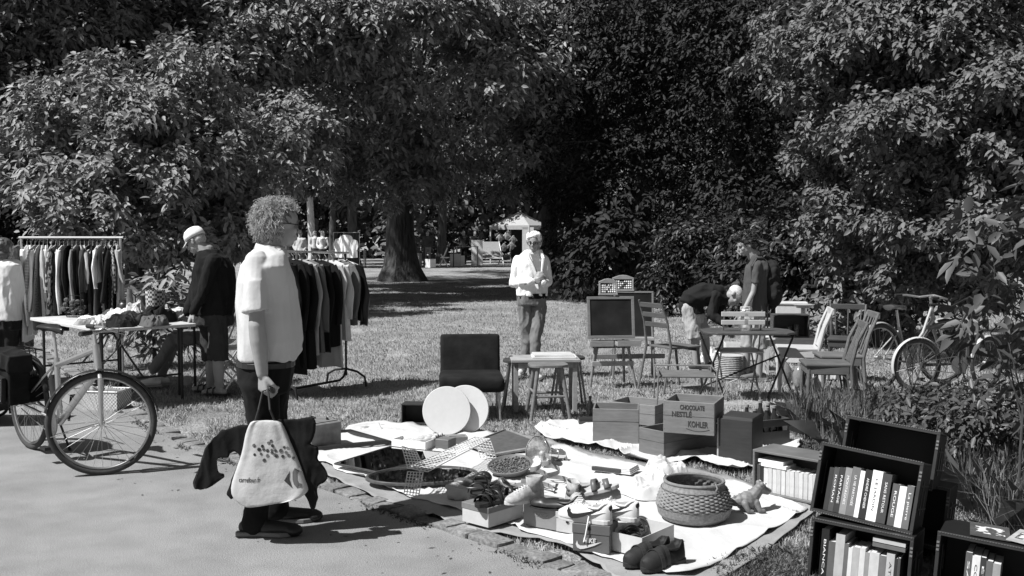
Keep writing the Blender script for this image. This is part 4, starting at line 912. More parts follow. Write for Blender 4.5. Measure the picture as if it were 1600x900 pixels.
# lower crate has a long dark side facing right
mb = crate(.30, .22, .39, .012, 'front'); a, rz, _ = angle_px((1122, 726), (1178, 732))
up = T('upright_box', 'tall dark upright wooden box standing on its end beside the bottle crate', 'box', (a.x, a.y, .02), rz)
mb = MB(); w_ = .235
mb.prism([(0, 0), (w_, 0), (w_, .30), (0, .30)], 0, .30); mb.add([V(0, 0, .30), V(w_, 0, .30), V(w_*.97, .03, .315), V(.01, .03, .318), V(0, .30, .30), V(w_, .30, .30), V(w_*.97, .27, .315), V(.01, .27, .318)], [[0, 1, 2, 3], [1, 5, 6, 2], [5, 4, 7, 6], [4, 0, 3, 7], [3, 2, 6, 7]])
O('box_body', mb, wood(.032), up, bevel=.003)
mb = MB(); mb.box(-.012, -.001, .01, .28, 0, .30); O('pale_edge', mb, wood(.4), up); mb = MB(); mb.cyl((-.05, .02, .25), (-.004, .03, .27), .005); O('latch', mb, metal(.6), up)
a, rz, L = angle_px((1178, 705), (1224, 700)); bc = T('bottle_crate', 'dark slatted crate full of upright bottles', 'crate', (a.x, a.y, .02), rz)
mb = MB(); L = .33; mb.box(0, L, 0, .014, .0, .11); mb.box(0, L, 0, .014, .145, .20); mb.box(0, L, .30, .314, 0, .20); mb.box(0, .014, .015, .299, 0, .20); mb.box(L-.014, L, .015, .299, 0, .20); mb.box(.015, L-.015, .015, .299, .0, .012); O('crate_body', mb, wood(.05), bc, bevel=.002)
def bottle(label, loc, h=.30, r=.036, g=.02, lying=None, cap=.5, group=None):
    t = T('bottle', label, 'bottle', loc, 0, group)
    if lying is not None: t.rotation_euler = (0, R(90), lying)
    mb = MB(); mb.lathe([(0, 0), (r, .002), (r, h*.58), (r*.9, h*.66), (r*.42, h*.80), (r*.38, h*.95), (r*.45, h*.955), (r*.45, h*.985), (0, h*.99)], n=16); O('glass', mb, M(g, 'glass', .12, .1, 5, 0, spec=.8), t, smooth=True)
    mb = MB(); mb.lathe([(r*.47, h*.93), (r*.48, h), (0, h+.002)], n=12); O('bottle_cap', mb, M(cap, 'foil', .3, .1, 5, 0, metal=.5), t, smooth=True)
for i, (u, v, w2) in enumerate([(.05, .06, 'front left corner of the slatted crate'), (.15, .05, 'front row of the slatted crate'), (.10, .22, 'back left of the slatted crate'), (.21, .20, 'middle of the slatted crate, tallest'), (.26, .10, 'front right of the slatted crate'), (.30, .22, 'back right corner of the slatted crate')]):
    ca, sa = math.cos(rz), math.sin(rz); x, y = a.x+u*ca-v*sa, a.y+u*sa+v*ca
    bottle('dark bottle with pale cap in the '+w2, (x, y, .035), .27 if i != 3 else .30, group='bottles in the slatted crate')
q_ = G(903, 668); bottle('dark wine bottle lying on the second white sheet left of the crates', (q_.x, q_.y, .055), .24, .034, .03, lying=R(8))
q_ = G(922, 655); bottle('short black bottle standing behind the lying bottle', (q_.x, q_.y, 0), .20, .03, .012, cap=.02)
# ---- bookcase crates
def book(label, Mx, w, h, d, g, title=None, group=None, lying=False, tg=None, sz=.6):
    t = TM('book', label, 'book', Mx, group)
    mb = MB(); c = .0015; mb.box(0, w, 0, d, 0, .0001) if False else None
    mb.box(0, c, 0, d, 0, h); mb.box(w-c, w, 0, d, 0, h); mb.box(c, w-c, 0, c, 0, h); O('cover', mb, M(g, 'card', .45, .12, 25, .05), t)
    mb = MB(); mb.box(c+.0003, w-c-.0003, c+.0003, d-.003, .002, h-.002); O('pages', mb, M(.6, 'paper', .9, .1, 60, .1), t)
    if title: text('spine_title', title, min(w*.5, .015), M(tg if tg is not None else (.75 if g < .3 else .04), 'ink', .6, 0, 5, 0), t, (w/2, -.0008, h*.52), (PI/2, R(90), 0), extrude=.0003, wid=h*.62)
    return t
BK = M(.006, 'plastic', .6, .15, 20, .1)
def black_crate(label, Mx, w, h, d):
    t = TM('folding_crate', label, 'crate', Mx, 'black folding crates used as bookshelves')
    mb = crate(w, d, h, .010, 'front'); O('crate_body', mb, BK, t, bevel=.002)
    mb = MB(); e = .016
    mb.box(-e*.3, w+e*.3, -.012, -.0005, -e*.4, .010); mb.box(-e*.3, w+e*.3, -.012, -.0005, h-.010, h+e*.4); mb.box(-e*.3, .010, -.012, -.0005, .0105, h-.0105); mb.box(w-.010, w+e*.3, -.012, -.0005, .0105, h-.0105)
    rim = O('rim', mb, M(.03, 'plastic', .4, .15, 20, .1), t, bevel=.001)
    mb = MB(); 
    k = int(w/.011)
    for i in range(k):
        x = w*(i+.5)/k
        for z in (-.0045, h+.0025): mb.box(x-.003, x+.003, -.0145, -.0125, z-.0018+.002, z+.0030+.002)
    O('rim_studs', mb, M(.10, 'plastic', .5, .1, 20, 0), rim)
    for sx_ in (0, w):
        mb = MB(); 
        for z in (.045, .062, .079): mb.box(sx_-.004 if sx_ == 0 else sx_-.007, sx_+.007 if sx_ == 0 else sx_+.004, -.0155, -.0125, h-z, h-z+.009)
        O('label_clip', mb, M(.14, 'plastic', .5), rim)
    for x in (.001, w-.001):
        mb = MB(); s_ = 1 if x > .1 else -1
        x0, x1 = (w+.0005, w+.004) if s_ > 0 else (.0105, .013)
        mb.box(x0, x1, d*.35, d*.42, h*.25, h*.75); mb.box(x0, x1, d*.6, d*.66, h*.3, h*.6); O('side_slot', mb, M(.05, 'plastic', .3), t)
    mb = MB()
    for x in (.15, .3): mb.box(w+.0005, w+.005, d*.1, d*.9, h*x*2.2, h*x*2.2+.008)
    O('side_rib', mb, M(.02, 'plastic', .4), t, bevel=.001)
    return t
CY = -33
def cr_m(px, py, y, roll, pitch=0, yaw=CY): return Matrix.Translation(P(px, py, y)) @ Matrix.Rotation(R(yaw), 4, 'Z') @ Matrix.Rotation(R(roll), 4, 'Y') @ Matrix.Rotation(R(pitch), 4, 'X')
def fill(Mc, specs, who, x0=.014, group=None, h0=.011, y=.006, step=.0008, lean=0):
    x = x0
    for i, (w, h, d, g, ti) in enumerate(specs):
        if ti != 'gap':
            tone = 'black' if g < .04 else 'dark' if g < .12 else 'mid grey' if g < .35 else 'pale' if g < .65 else 'white'
            thick = 'thick ' if w > .033 else 'thin ' if w < .02 else ''
            book(f'{thick}{tone} book, {ordw(i)} from the left in {who}', Mc @ Matrix.Translation((x, y, h0)) @ Matrix.Rotation(R(lean), 4, 'Y'), w, h, d, g, ti, group)
        x += w+step
Mm = cr_m(1268, 796, 4.74, 5.5, -12)
black_crate('black folding crate tilted on the middle of the stack, row of spines inside', Mm, .45, .315, .24)
fill(Mm, [(.02, .20, .13, .03, None), (.024, .205, .13, .06, 'ROMAN'), (.026, .21, .14, .03, 'PARTAGE'), (.030, .215, .14, .22, 'MONTAGNES'), (.036, .225, .15, .13, 'LA VIE PARTAGÉE'), (.020, .215, .14, .75, None), (.032, .225, .15, .02, 'ANDRÉ CHENIER'), (.044, .23, .16, .78, 'LE JARDIN'), (.040, .225, .15, .05, 'SANS RETOUR'), (.008, .2, .1, 0, 'gap'), (.030, .19, .13, .08, 'ROUGE'), (.030, .185, .13, .72, None), (.030, .195, .13, .12, 'La pierre')], 'the tilted middle black crate', group='books in the middle black crate', x0=.05, h0=.012)
Mb = cr_m(1262, 915, 4.66, 3, -3)
black_crate('black folding crate at the bottom of the stack, larger pale books inside', Mb, .44, .315, .26)
fill(Mb, [(.012, .2, .1, 0, 'gap'), (.034, .265, .18, .015, 'BIANCA'), (.030, .215, .16, .10, None), (.040, .255, .19, .40, None), (.018, .22, .16, .12, None), (.018, .205, .15, .6, None), (.030, .212, .15, .38, None), (.024, .215, .15, .55, None), (.018, .20, .15, .25, None), (.042, .205, .16, .50, None), (.030, .2, .15, .15, None), (.034, .215, .16, .42, 'ATLAS'), (.012, .20, .15, .03, None), (.012, .205, .15, .06, None)], 'the bottom black crate', group='books in the bottom black crate', x0=.03)
for i, (g_, dz) in enumerate(((.12, 0), (.42, .022))):
    book(['dark book lying flat on top of the pale books in the bottom black crate', 'grey book lying on the flat dark book in the bottom black crate'][i], Mb @ Matrix.Translation((.27, .004, .245+dz)) @ Matrix.Rotation(R(90), 4, 'Y') @ Matrix.Translation((-.018, 0, 0)), .018, .14, .15, g_)
Mt = cr_m(1312, 735, 5.02, 5.0, -12)
black_crate('black folding crate on top of the stack at the back, nearly empty', Mt, .43, .27, .22)
for i, (dx, w_, g_) in enumerate([(.10, .03, .7), (.135, .02, .5), (.17, .016, .6), (.26, .016, .7), (.28, .012, .3), (.31, .01, .6), (.35, .012, .7)]):
    book(f'short book, {ordw(i)} from the left in the nearly empty top black crate', Mt @ Matrix.Translation((dx, .01, .011)), w_, .075, .10, g_, None, 'books in the top black crate')
Mt2 = cr_m(1330, 920, 5.05, 3, 0); t = black_crate('black folding crate hidden behind the stack, carrying the top crate', Mt2, .42, .30, .26)
Mt3 = cr_m(1335, 830, 5.10, 4, -5); t = black_crate('black folding crate behind the middle crate, under the top crate', Mt3, .42, .30, .24)
Mr = cr_m(1457, 935, 4.42, 4, 0, yaw=-30)
t = black_crate('black folding crate at the bottom right corner with magazines lying on it', Mr, .50, .30, .26)
fill(Mr, [(.10, .2, .1, 0, 'gap'), (.026, .225, .15, .10, 'SAS'), (.032, .215, .16, .68, 'COOK'), (.022, .215, .14, .04, 'ÉTÉ'), (.026, .205, .14, .12, None), (.03, .20, .14, .3, None)], 'the crate at the bottom right corner', group='books in the bottom right crate')
for i, (dx, dy, rz_, g_) in enumerate([(.12, .03, .1, .08), (.26, .05, -.2, .42), (.36, .02, .15, .2)]):
    Mq = Mr @ Matrix.Translation((dx, dy, .306+.004*i)) @ Matrix.Rotation(rz_, 4, 'Z'); t = TM('magazine', ['dark magazine lying at the left on the corner crate', 'pale grey magazine lying in the middle on the corner crate', 'grey magazine with a printed picture lying right on the corner crate'][i], 'magazine', Mq, 'magazines on the corner crate')
    mb = MB(); mb.box(0, .16, 0, .21, 0, .0035); O('cover', mb, M(g_, 'card', .25, .3, 14, 0), t); mb = MB(); mb.box(.02, .14, .05, .16, .0036, .0042); O('cover_picture', mb, pattern_mat(.05, .6, 30, 'n'), t)
# wooden bookcase on its side
a = G(1175, 774); rzb = math.atan2(-.62, .62); Mw = Matrix.Translation((a.x, a.y, .02)) @ Matrix.Rotation(rzb, 4, 'Z')
t = TM('wooden_bookcase', 'wooden box on its side used as bookcase for a row of matching white books', 'bookcase', Mw); O('box_body', crate(.62, .24, .265, .014, 'front'), wood(.13), t, bevel=.002)
specs = [(.024, .160, .13, .05, None), (.016, .157, .12, .02, None)]+[(.026+.002*(i % 3 == 0), .152+.004*(i % 2), .13, (.52, .46, .50, .43)[i % 4], None) for i in range(16)]
x = .02
for i, (w_, h_, d_, g_, ti) in enumerate(specs):
    lab = ['dark book at the left end of the row in the wooden bookcase', 'thin black book between the dark book and the white books'][i] if i < 2 else f'white paperback in the wooden bookcase, {ordw(i-2)} of the white row from the left'
    book(lab, Mw @ Matrix.Translation((x, .02+.004*((i*7) % 5)/4, .0145)), w_, h_, d_, g_, None, 'white paperbacks in the wooden bookcase' if i > 1 else None); x += w_+.0028
for i in range(2):
    book(['pale book lying on top of the white row, the lower of two', 'pale book lying on top of the white row, the upper of two'][i], Mw @ Matrix.Translation((.03+.02*(1-i), .016, .188+.021*i)) @ Matrix.Rotation(R(90), 4, 'Y') , .019, .17, .12, .75)
# ---- mirrors and frames lying on the sheet
MIR = M(.85, 'mirror', .02, .01, 3, 0, metal=1.0)
def frame_px(name, label, cat, corners, fw, fg, panel=None, z=.035, th=.02, panel_name='panel', fm=None):
    cs = [G(*c) for c in corners]; ctr = sum(cs, Vector())/4; t = T(name, label, cat, (ctr.x, ctr.y, z))
    mb = MB(); inn = [c+(ctr-c).normalized()*fw*1.4 for c in cs]; l = lambda v, h: V(v.x-ctr.x, v.y-ctr.y, h)
    for i in range(4):
        j = (i+1) % 4; vs = [l(cs[i], 0), l(cs[j], 0), l(inn[j], 0), l(inn[i], 0), l(cs[i], th*.8), l(cs[j], th*.8), l(inn[j], th), l(inn[i], th)]
        mb.add(vs, [[0, 1, 5, 4], [2, 3, 7, 6], [4, 5, 6, 7], [3, 2, 1, 0], [1, 2, 6, 5], [0, 4, 7, 3]])
    O('frame', mb, fm or M(fg, 'lacquer', .35, .2, 20, .1), t, bevel=.002)
    if panel:
        mb = MB(); mb.add([l(v, th*.45) for v in inn], [[0, 1, 2, 3]]); O(panel_name, mb, panel, t, mods=[('SOLIDIFY', dict(thickness=.003))])
    return t
frame_px('picture_moulding', 'large empty black picture frame lying on the white sheet beside the carried coat', 'frame', [(455, 716), (612, 701), (548, 682), (420, 690)], .04, .02, th=.03)
frame_px('mirror', 'rectangular dark framed mirror lying flat on the white sheet reflecting the trees', 'mirror', [(522, 738), (588, 752), (712, 722), (610, 710)], .008, .05, MIR, panel_name='glass', z=.052, th=.014)
frame_px('picture', 'framed plain grey panel lying behind the white wire rack', 'picture', [(728, 706), (772, 724), (862, 708), (790, 682)], .022, .25, M(.07, 'board', .8, .25, 30, .1), z=.048)
# oval mirror
c = G(660, 758); e1 = G(737, 747)-G(583, 770); rzz = math.atan2(e1.y, e1.x); rx_, ry_ = .36, .235
t = T('mirror', 'oval mirror with a thin dark frame lying flat in front of the wire rack', 'mirror', (c.x, c.y, .054), R(13))
el = lambda k, z, n=56: [V(rx_*k*math.cos(2*PI*i/n), ry_*k*math.sin(2*PI*i/n), z) for i in range(n)]
ecc = [(1, 0), (1, .012), (.985, .018), (.95, .018), (.945, .010)]
mb = MB(); mb.loft([el(k, z) for k, z in ecc], cap=False); O('frame', mb, M(.07, 'lacquer', .4, .3, 30, .1), t, smooth=True)
mb = MB(); mb.add(el(.946, .010), [list(range(56))]); O('glass', mb, MIR, t)
# round boards
for i, (px, y, r, lab) in enumerate([(727, G(698, 681).y+.035, .19, 'white round board leaning behind the other one'), (698, G(698, 681).y-.03, .19, 'white round board leaning in front, the left one of the pair')]):
    cz = r*.98; cc = P(px, 650, y); t = T('round_board', lab, 'round board', (cc.x, y, .02+cz), 0, 'pair of white round boards'); t.rotation_euler = (R(90-12), 0, R(-8+6*i))
    mb = MB(); mb.lathe([(0, -.012), (r-.004, -.012), (r, -.008), (r, .008), (r-.004, .012), (0, .012)], n=64); O('board', mb, M(.56, 'laminate', .45, .03, 30, .05), t, smooth=True)
    mb = MB(); mb.lathe([(r+.0008, -.007), (r+.0012, .007)], n=64); O('edge_band', mb, wood(.5), t, smooth=True)
# black open box behind the discs
a = G(627, 665); t = T('open_box', 'small black open box standing on its side left of the round white boards', 'box', (a.x, a.y, .01), R(-6)); O('box_body', crate(.28, .16, .17, .008, 'front'), M(.03, 'card', .6, .2, 20, .1), t)
# grey block with bits on top (an old concrete-looking case)
a, rz, L = angle_px((486, 712), (547, 702)); t = T('stone_block', 'grey rough box right of the carried coat, small things on its lid', 'box', (a.x, a.y, .02), rz+R(4)); mb = MB(); mb.box(0, .27, 0, .26, 0, .20); O('box_body', mb, M(.17, 'felt', .9, .35, 14, .6), t, bevel=.008)
mb = MB(); mb.box(.02, .25, .02, .24, .2005, .206); O('lid', mb, M(.14, 'felt', .9, .3, 14, .4), t)
for i, (x, y) in enumerate([(.07, .1), (.2, .08), (.15, .19)]):
    mb = MB(); mb.box(-.02, .02, -.008, .008, 0, .012); mb.cyl((-.014, 0, .012), (.02, .004, .02), .004); o = O('clasp', mb, BLACK, t, bevel=.002); o.location = (x, y, .206); o.rotation_euler = (0, 0, i*1.1)
# tray with turned spindles
a, rz, L = angle_px((612, 706), (672, 712)); t = T('tray', 'small white box holding a bundle of turned wooden spindles', 'box', (a.x, a.y, .02), rz); mb = crate(.28, .16, .075, .006); O('tray_body', mb, M(.75, 'card', .7), t)
for i in range(5):
    p0 = P(614+i*3, 700-i*2.0, a.y+.05+.025*i)+V(0, 0, .01); d = (P(684, 683, a.y+.02+.03*i)-p0); d = d.normalized(); L_ = .33
    s_ = TM('turned_spindle', f'turned wooden spindle with ball ends, {ordw(i)} from the front of the bundle', 'spindle', Matrix.Translation(p0+V(0, 0, .012*(i % 2))) @ d.to_track_quat('Z', 'Y').to_matrix().to_4x4(), 'turned wooden spindles in the tray')
    pr = [(0, 0), (.012, .002), (.016, .02), (.014, .05), (.017, .10), (.012, .13), (.018, .15), (.013, .165), (.019, .185), (.014, .20), (.016, .22), (.010, .235), (.022, .26), (.022, .275), (.010, .295), (.019, .31), (.017, .33), (0, .338)]
    mb = MB(); mb.lathe(pr, n=14); O('turned_wood', mb, wood(.38), s_, smooth=True)
a = G(680, 708); t = T('wooden_block', 'small dark wooden block between the spindle tray and the wire rack', 'block', (a.x, a.y, .03), R(-25)); mb = MB(); mb.box(0, .11, 0, .12, 0, .075); O('block_body', mb, wood(.12), t, bevel=.004)
a = G(698, 700); t = T('wooden_block', 'flat speckled wooden block right behind the wire rack', 'block', (a.x, a.y, .03), R(12)); mb = MB(); mb.box(0, .16, 0, .10, 0, .05); mb.box(.02, .14, .02, .08, .0505, .056); O('block_body', mb, wood(.2), t, bevel=.004)
# glass coat hanger-like clear stand at the far corner
a = G(592, 678); t = T('clear_stand', 'clear plastic stand at the far left corner of the white sheet', 'stand', (a.x, a.y, .02)); mb = MB(); mb.tube([(-.02, 0, 0), (0, 0, .07), (.03, 0, 0), (.02, .05, 0), (.0, 0, .07)], .003, 6); mb.tube([(.03, 0, .01), (.12, .01, .03), (.24, .02, .02)], .004, 6); O('clear_rod', mb, glass_mat(), t)
# white wire mesh rack: bent strip of square mesh
WIRE = M(.62, 'enamel', .3, .02, 20, 0)
def mesh_panel(mb, A, B, Cc, D, nu, nv, r=.0028, rim=.004):
    f = lambda u, v: A.lerp(B, u).lerp(D.lerp(Cc, u), v)
    for i in range(nu+1): mb.cyl(f(i/nu, 0), f(i/nu, 1), r, n=5, cap=False)
    for j in range(nv+1): mb.cyl(f(0, j/nv), f(1, j/nv), r, n=5, cap=False)
    mb.tube([f(0, 0), f(1, 0), f(1, 1), f(0, 1)], rim, 6, close=True)
yq = G(634, 777).y; root = T('wire_shelf', 'white bent wire mesh shelf standing over the mirrors', 'shelf', (G(660, 775).x, yq, .03))
q3 = lambda x, y, d: P(x, y, yq+d)-root.location
lf = G(630, 777, .055).y
A1, A2, A3, A4 = G(634, 774, .06), G(655, 776, .06), G(660, 741, .17), G(637, 738, .17)
B1, B2 = G(637, 736, .19), G(662, 738, .19)                      # low end of the long shelf
Lp = lambda v: v-root.location
y1 = G(655, 776, .05).y
mb = MB(); mesh_panel(mb, Lp(P(631, 772, y1)), Lp(P(654, 776, y1)), Lp(P(661, 738, y1+.05)), Lp(P(637, 737, y1+.05)), 5, 8); O('front_leg_panel', mb, WIRE, root)
y2 = y1+.06; y3 = G(777, 720, .03).y
mb = MB(); mesh_panel(mb, Lp(P(637, 731, y2)), Lp(P(668, 737, y2-.02)), Lp(P(766, 686, y3)), Lp(P(742, 683, y3+.06)), 5, 26); O('shelf_panel', mb, WIRE, root)
mb = MB(); mesh_panel(mb, Lp(P(742, 683, y3+.06)), Lp(P(766, 686, y3)), Lp(P(777, 720, y3+.0)), Lp(P(751, 716, y3+.07)), 5, 8); O('back_leg_panel', mb, WIRE, root)
mb = MB(); mesh_panel(mb, Lp(P(637, 731, y2)), Lp(P(661, 728, y2+.1)), Lp(P(650, 704, y2+.1)), Lp(P(628, 697, y2)), 5, 7); O('end_panel', mb, WIRE, root)
# ---- chrome lamp
CH = metal(.85, .08); a = G(858, 735); Yl = a.y+.08
t = T('lamp', 'chrome reflector lamp lying on its side on the white sheet', 'lamp', (a.x, Yl, .03)); w_ = lambda x, y, d=0: P(x, y, Yl+d)-t.location
ax = (w_(905, 712, .20)-w_(840, 708, -.02)).normalized(); Mq = ax.to_track_quat('Z', 'Y').to_matrix(); o0 = w_(838, 708, -.03)
mb = MB(); mb.lathe([(.120, 0), (.121, .006), (.112, .03), (.090, .06), (.055, .085), (.036, .10), (.034, .17), (.030, .172)], c=o0, n=40, M=Mq); O('shade', mb, CH, t, smooth=True, mods=[('SOLIDIFY', dict(thickness=.003))])
mb = MB(); mb.lathe([(.112, .004), (.100, .03), (.078, .058), (.03, .075), (0, .078)], c=o0, n=40, M=Mq); O('reflector', mb, M(.5, 'foil', .3, .3, 60, .5, metal=.9), t, smooth=True)
mb = MB(); mb.ell(o0+ax*.05, .020); O('bulb', mb, M(.35, 'glass', .2), t, smooth=True)
mb = MB(); mb.lathe([(0, .17), (.040, .17), (.040, .22), (.034, .225), (.03, .24), (0, .24)], c=o0, n=30, M=Mq); mb.tube([o0+ax*.2+V(0, 0, .04), o0+ax*.21+V(.02, -.02, -.055), o0+ax*.25+V(.02, -.02, -.055), o0+ax*.24+V(0, 0, .02)], .014, 8); O('socket', mb, CH, t, smooth=True)
# ---- bowl with glittering content, wooden paddles
a = G(818, 752); t = T('wooden_bowl', 'wide shallow bowl filled with glittering beads in front of the lamp', 'bowl', (a.x-.08, a.y+.06, .03))
mb = MB(); mb.lathe([(0, 0), (.06, 0), (.115, .03), (.15, .075), (.142, .077), (.11, .04), (.06, .015), (0, .012)], n=40); O('bowl_body', mb, wood(.13), t, smooth=True); t.rotation_euler = (R(12), R(-6), 0)
mb = MB(); rd = random.Random(3)
for i in range(420):
    r_ = .132*math.sqrt(rd.random()); an = rd.uniform(0, 2*PI); mb.ell((r_*math.cos(an), r_*math.sin(an), .058+.010*rd.random()-.02*(r_/.148)**2*0), rd.uniform(.004, .009), n=6, m=4)
tg_ = O('beads', mb, M(.14, 'beads', .12, .9, 60, 0, spec=1), t, smooth=True)
for i, (px, py, rz_, g_, lab) in enumerate([(822, 757, 2.75, .30, 'wooden paddle with a leather loop lying on the bowl'), (862, 752, .25, .22, 'brown leather belt coiled in a loop right of the bowl'), (835, 762, -.2, .2, 'dark leather strap coiled between the bowl and the boots')]):
    a = G(px, py, .06); t = T(['wooden_paddle', 'belt', 'belt'][i], lab, ['paddle', 'belt', 'belt'][i], (a.x, a.y, .05), rz_)
    mb = MB()
    if i == 0:
        mb.prism([(-.075*math.cos(x)-.0, .06*math.sin(x)) for x in [2*PI*k/24 for k in range(24)]], .0, .009); O('blade', mb, wood(.2), t, bevel=.002); mb = MB(); mb.box(.07, .24, -.014, .014, -.004, .014); O('grip', mb, wood(.38), t, bevel=.005, seg=2)
    else:
        pts = [V(.11*math.cos(x)*(1-.02*k), .055*math.sin(x)+.003*k, .01+.003*k) for k, x in enumerate([2*PI*j/20 for j in range(44)])]
        rings = [[p+V(0, 0, -.013)-p.normalized()*.0015, p+V(0, 0, .013)-p.normalized()*.0015, p+V(0, 0, .013)+p.normalized()*.0015, p+V(0, 0, -.013)+p.normalized()*.0015] for p in pts]; mb.loft(rings); O('strap', mb, M(g_, 'leather', .4, .2, 30, .1), t, smooth=True)
# ---- pouch
a = G(694, 790); t = T('cloth_pouch', 'soft pale grey cloth pouch left of the sandal box', 'pouch', (a.x, a.y, .02), R(-22)); mb = MB(); mb.cap((.03, .06, .04), .038, (.20, .06, .035), .034); mb.cap((.03, .10, .05), .038, (.20, .10, .045), .036); mb.ell((.02, .08, .075), .03, .05, .03); mb.cap((.0, .05, .08), .014, (.22, .05, .055), .012)
organic('cloth', mb, fab(.38), t, world=False, voxel=.006, wr=dict(amp=.014, sc=(12, 12, 12)))
# ---- shoe boxes
def shoebox(label, p1, p2, d, h, g, lidg=None, lid=.03, open_=False, rz_add=0, group='shoe boxes at the front of the white sheet', w=None):
    a, rz, L = angle_px(p1, p2, .024); L = w or L; t = T('shoe_box', label, 'shoe box', (a.x, a.y, .034), rz+rz_add, group)
    if open_: O('box_body', crate(L, d, h, .003), M(g, 'card', .7, .06, 20, .05), t)
    else:
        mb = MB(); mb.box(0, L, 0, d, 0, h-.001); O('box_body', mb, M(g, 'card', .7, .06, 20, .05), t, bevel=.0015); mb = MB(); mb.box(-.003, L+.003, -.003, d+.003, h-lid, h+.002); O('lid', mb, M(lidg if lidg is not None else g, 'card', .6, .06, 20, .05), t, bevel=.0015)
    Mx = Matrix.Translation((a.x, a.y, .034)) @ Matrix.Rotation(rz+rz_add, 4, 'Z'); return t, Mx, L, h
bA, MA, LA, hA = shoebox('white shoe box with a grey lid under the dark sandals', (733, 812), (763, 825), .30, .105, .62, .22, .03)
bA.rotation_euler = (0, 0, 0)
# A: corner toward camera at (763,825); left face to (733,812); right face to (818,803)
def shoebox3(label, pl, pc, pr, h, g, lidg, lid=.03, open_=False, tagtext=None, hole=False):
    L0, C0, R0 = G(*pl, .034), G(*pc, .034), G(*pr, .034); d1 = (R0-C0); rz = math.atan2(d1.y, d1.x); w = d1.length
    t = T('shoe_box', label, 'shoe box', (C0.x, C0.y, .034), rz, 'shoe boxes at the front of the white sheet'); l1 = L0-C0; d = (l1.length); perp = V(-math.sin(rz), math.cos(rz)); d = max(.12, l1.dot(perp))
    if open_: O('box_body', crate(w, d, h, .003), M(g, 'card', .7, .06, 20, .05), t)
    else:
        mb = MB(); mb.box(0, w, 0, d, 0, h-.001); O('box_body', mb, M(g, 'card', .7, .06, 20, .05), t, bevel=.0015); mb = MB(); mb.box(-.003, w+.003, -.003, d+.003, h-lid, h+.002); O('lid', mb, M(lidg, 'card', .6, .06, 20, .05), t, bevel=.0015)
    return t, Matrix.Translation((C0.x, C0.y, .034)) @ Matrix.Rotation(rz, 4, 'Z'), w, d, h
for o_ in list(bA.children): bpy.data.objects.remove(o_)
bpy.data.objects.remove(bA)
bA, MA, wA, dA, hA = shoebox3('white shoe box with a grey lid under the dark sandals', (733, 811), (763, 825), (818, 808), .105, .48, .17)
bB, MB_, wB, dB, hB = shoebox3('plain grey shoe box under the canvas boots', (800, 800), (819, 820), (869, 829), .125, .22, .20, .125)
text('box_print', 'KICKERS', .03, M(.32, 'ink', .7), bB, (wB*.55, -.004, .07), (PI/2, 0, 0), wid=.08)
bC, MC, wC, dC, hC = shoebox3('pale shoe box with a thumb hole between the grey and the dark shoe box', (858, 812), (869, 830), (905, 836), .105, .42, .40)
mb = MB(); mb.lathe([(0, 0), (.009, 0)], n=16, M=Matrix.Rotation(R(90), 3, 'X')); o = O('thumb_hole', mb, BLACK, bC); o.location = (wC*.5, -.0045, .06)
bD, MD, wD, dD, hD = shoebox3('dark shoe box with a white sports logo under the white sneakers', (880, 842), (895, 860), (952, 866), .135, .10, .10, .045)
WI = M(.6, 'ink', .6, .02, 5, 0)
text('box_name', 'NIKE', .032, WI, bD, (wD*.45, -.0042, .058), (PI/2, 0, 0), bold=.001, shear=.2, wid=wD*.36)
def swoosh(sc, th=.0012):
    top = [(-.5, .16), (-.44, -.0), (-.36, -.06), (-.2, -.05), (0, .0), (.3, .09), (.62, .19)]; bot = [(.3, -.0), (0, -.12), (-.2, -.19), (-.36, -.22), (-.5, -.15), (-.56, .0)]
    mb = MB(); pts = [(x*sc, y*sc) for x, y in top+bot]; mb.prism(pts, 0, th); return mb
o = O('box_swoosh', swoosh(.11), WI, bD); o.location = (wD*.42, -.0035, .036); o.rotation_euler = (PI/2, 0, 0)
mb = MB(); mb.lathe([(0, 0), (.010, 0)], n=16, M=Matrix.Rotation(R(90), 3, 'X')); o = O('thumb_hole', mb, BLACK, bD); o.location = (wD*.45, -.0045, .118)
bE, ME, wE, dE, hE = shoebox3('open white shoe box with sandals inside, in front of the basket', (958, 856), (1003, 871), (1053, 848), .095, .52, .52, open_=True)
mb = MB(); 
for i in range(9): mb.box(.02+.006*i, .023+.006*i, -.0006, 0, .03, .045)
O('price_print', mb, M(.35, 'ink'), bE)
# ---- shoes
def shoe_last(L=.28, w=.048, hs=None, z0=.0, op=(.03, .13)):
    hs = hs or [(0, .07), (.03, .085), (.12, .075), (.16, .072), (.20, .058), (.25, .045), (.285, .02)]
    def H(x):
        for (a, h0), (b, h1) in zip(hs, hs[1:]):
            if x <= b: return h0+(h1-h0)*(x-a)/(b-a)
        return hs[-1][1]
    def W(x):
        u = x/L; return w*(.62+.2*math.sin(min(u, .25)*4*PI/2)*1+.35*math.exp(-((u-.70)/.2)**2))*(1 if u < .85 else math.sqrt(max(.02, 1-((u-.85)/.155)**2)))*(1 if u > .05 else .55+9*u)
    mb = MB(); rings = []; N = 26
    for i in range(N+1):
        x = L*i/N; h = H(x); ww = W(x); r = []
        for k in range(14):
            a = -PI*.08+(PI*1.16)*k/13; r.append(V(x, -ww*math.cos(a)*(1 if math.sin(a) < .5 else .96), z0+max(0, h*math.sin(a)**.8 if math.sin(a) > 0 else 0)))
        rings.append(r)
    mb.loft(rings); return mb, H, W
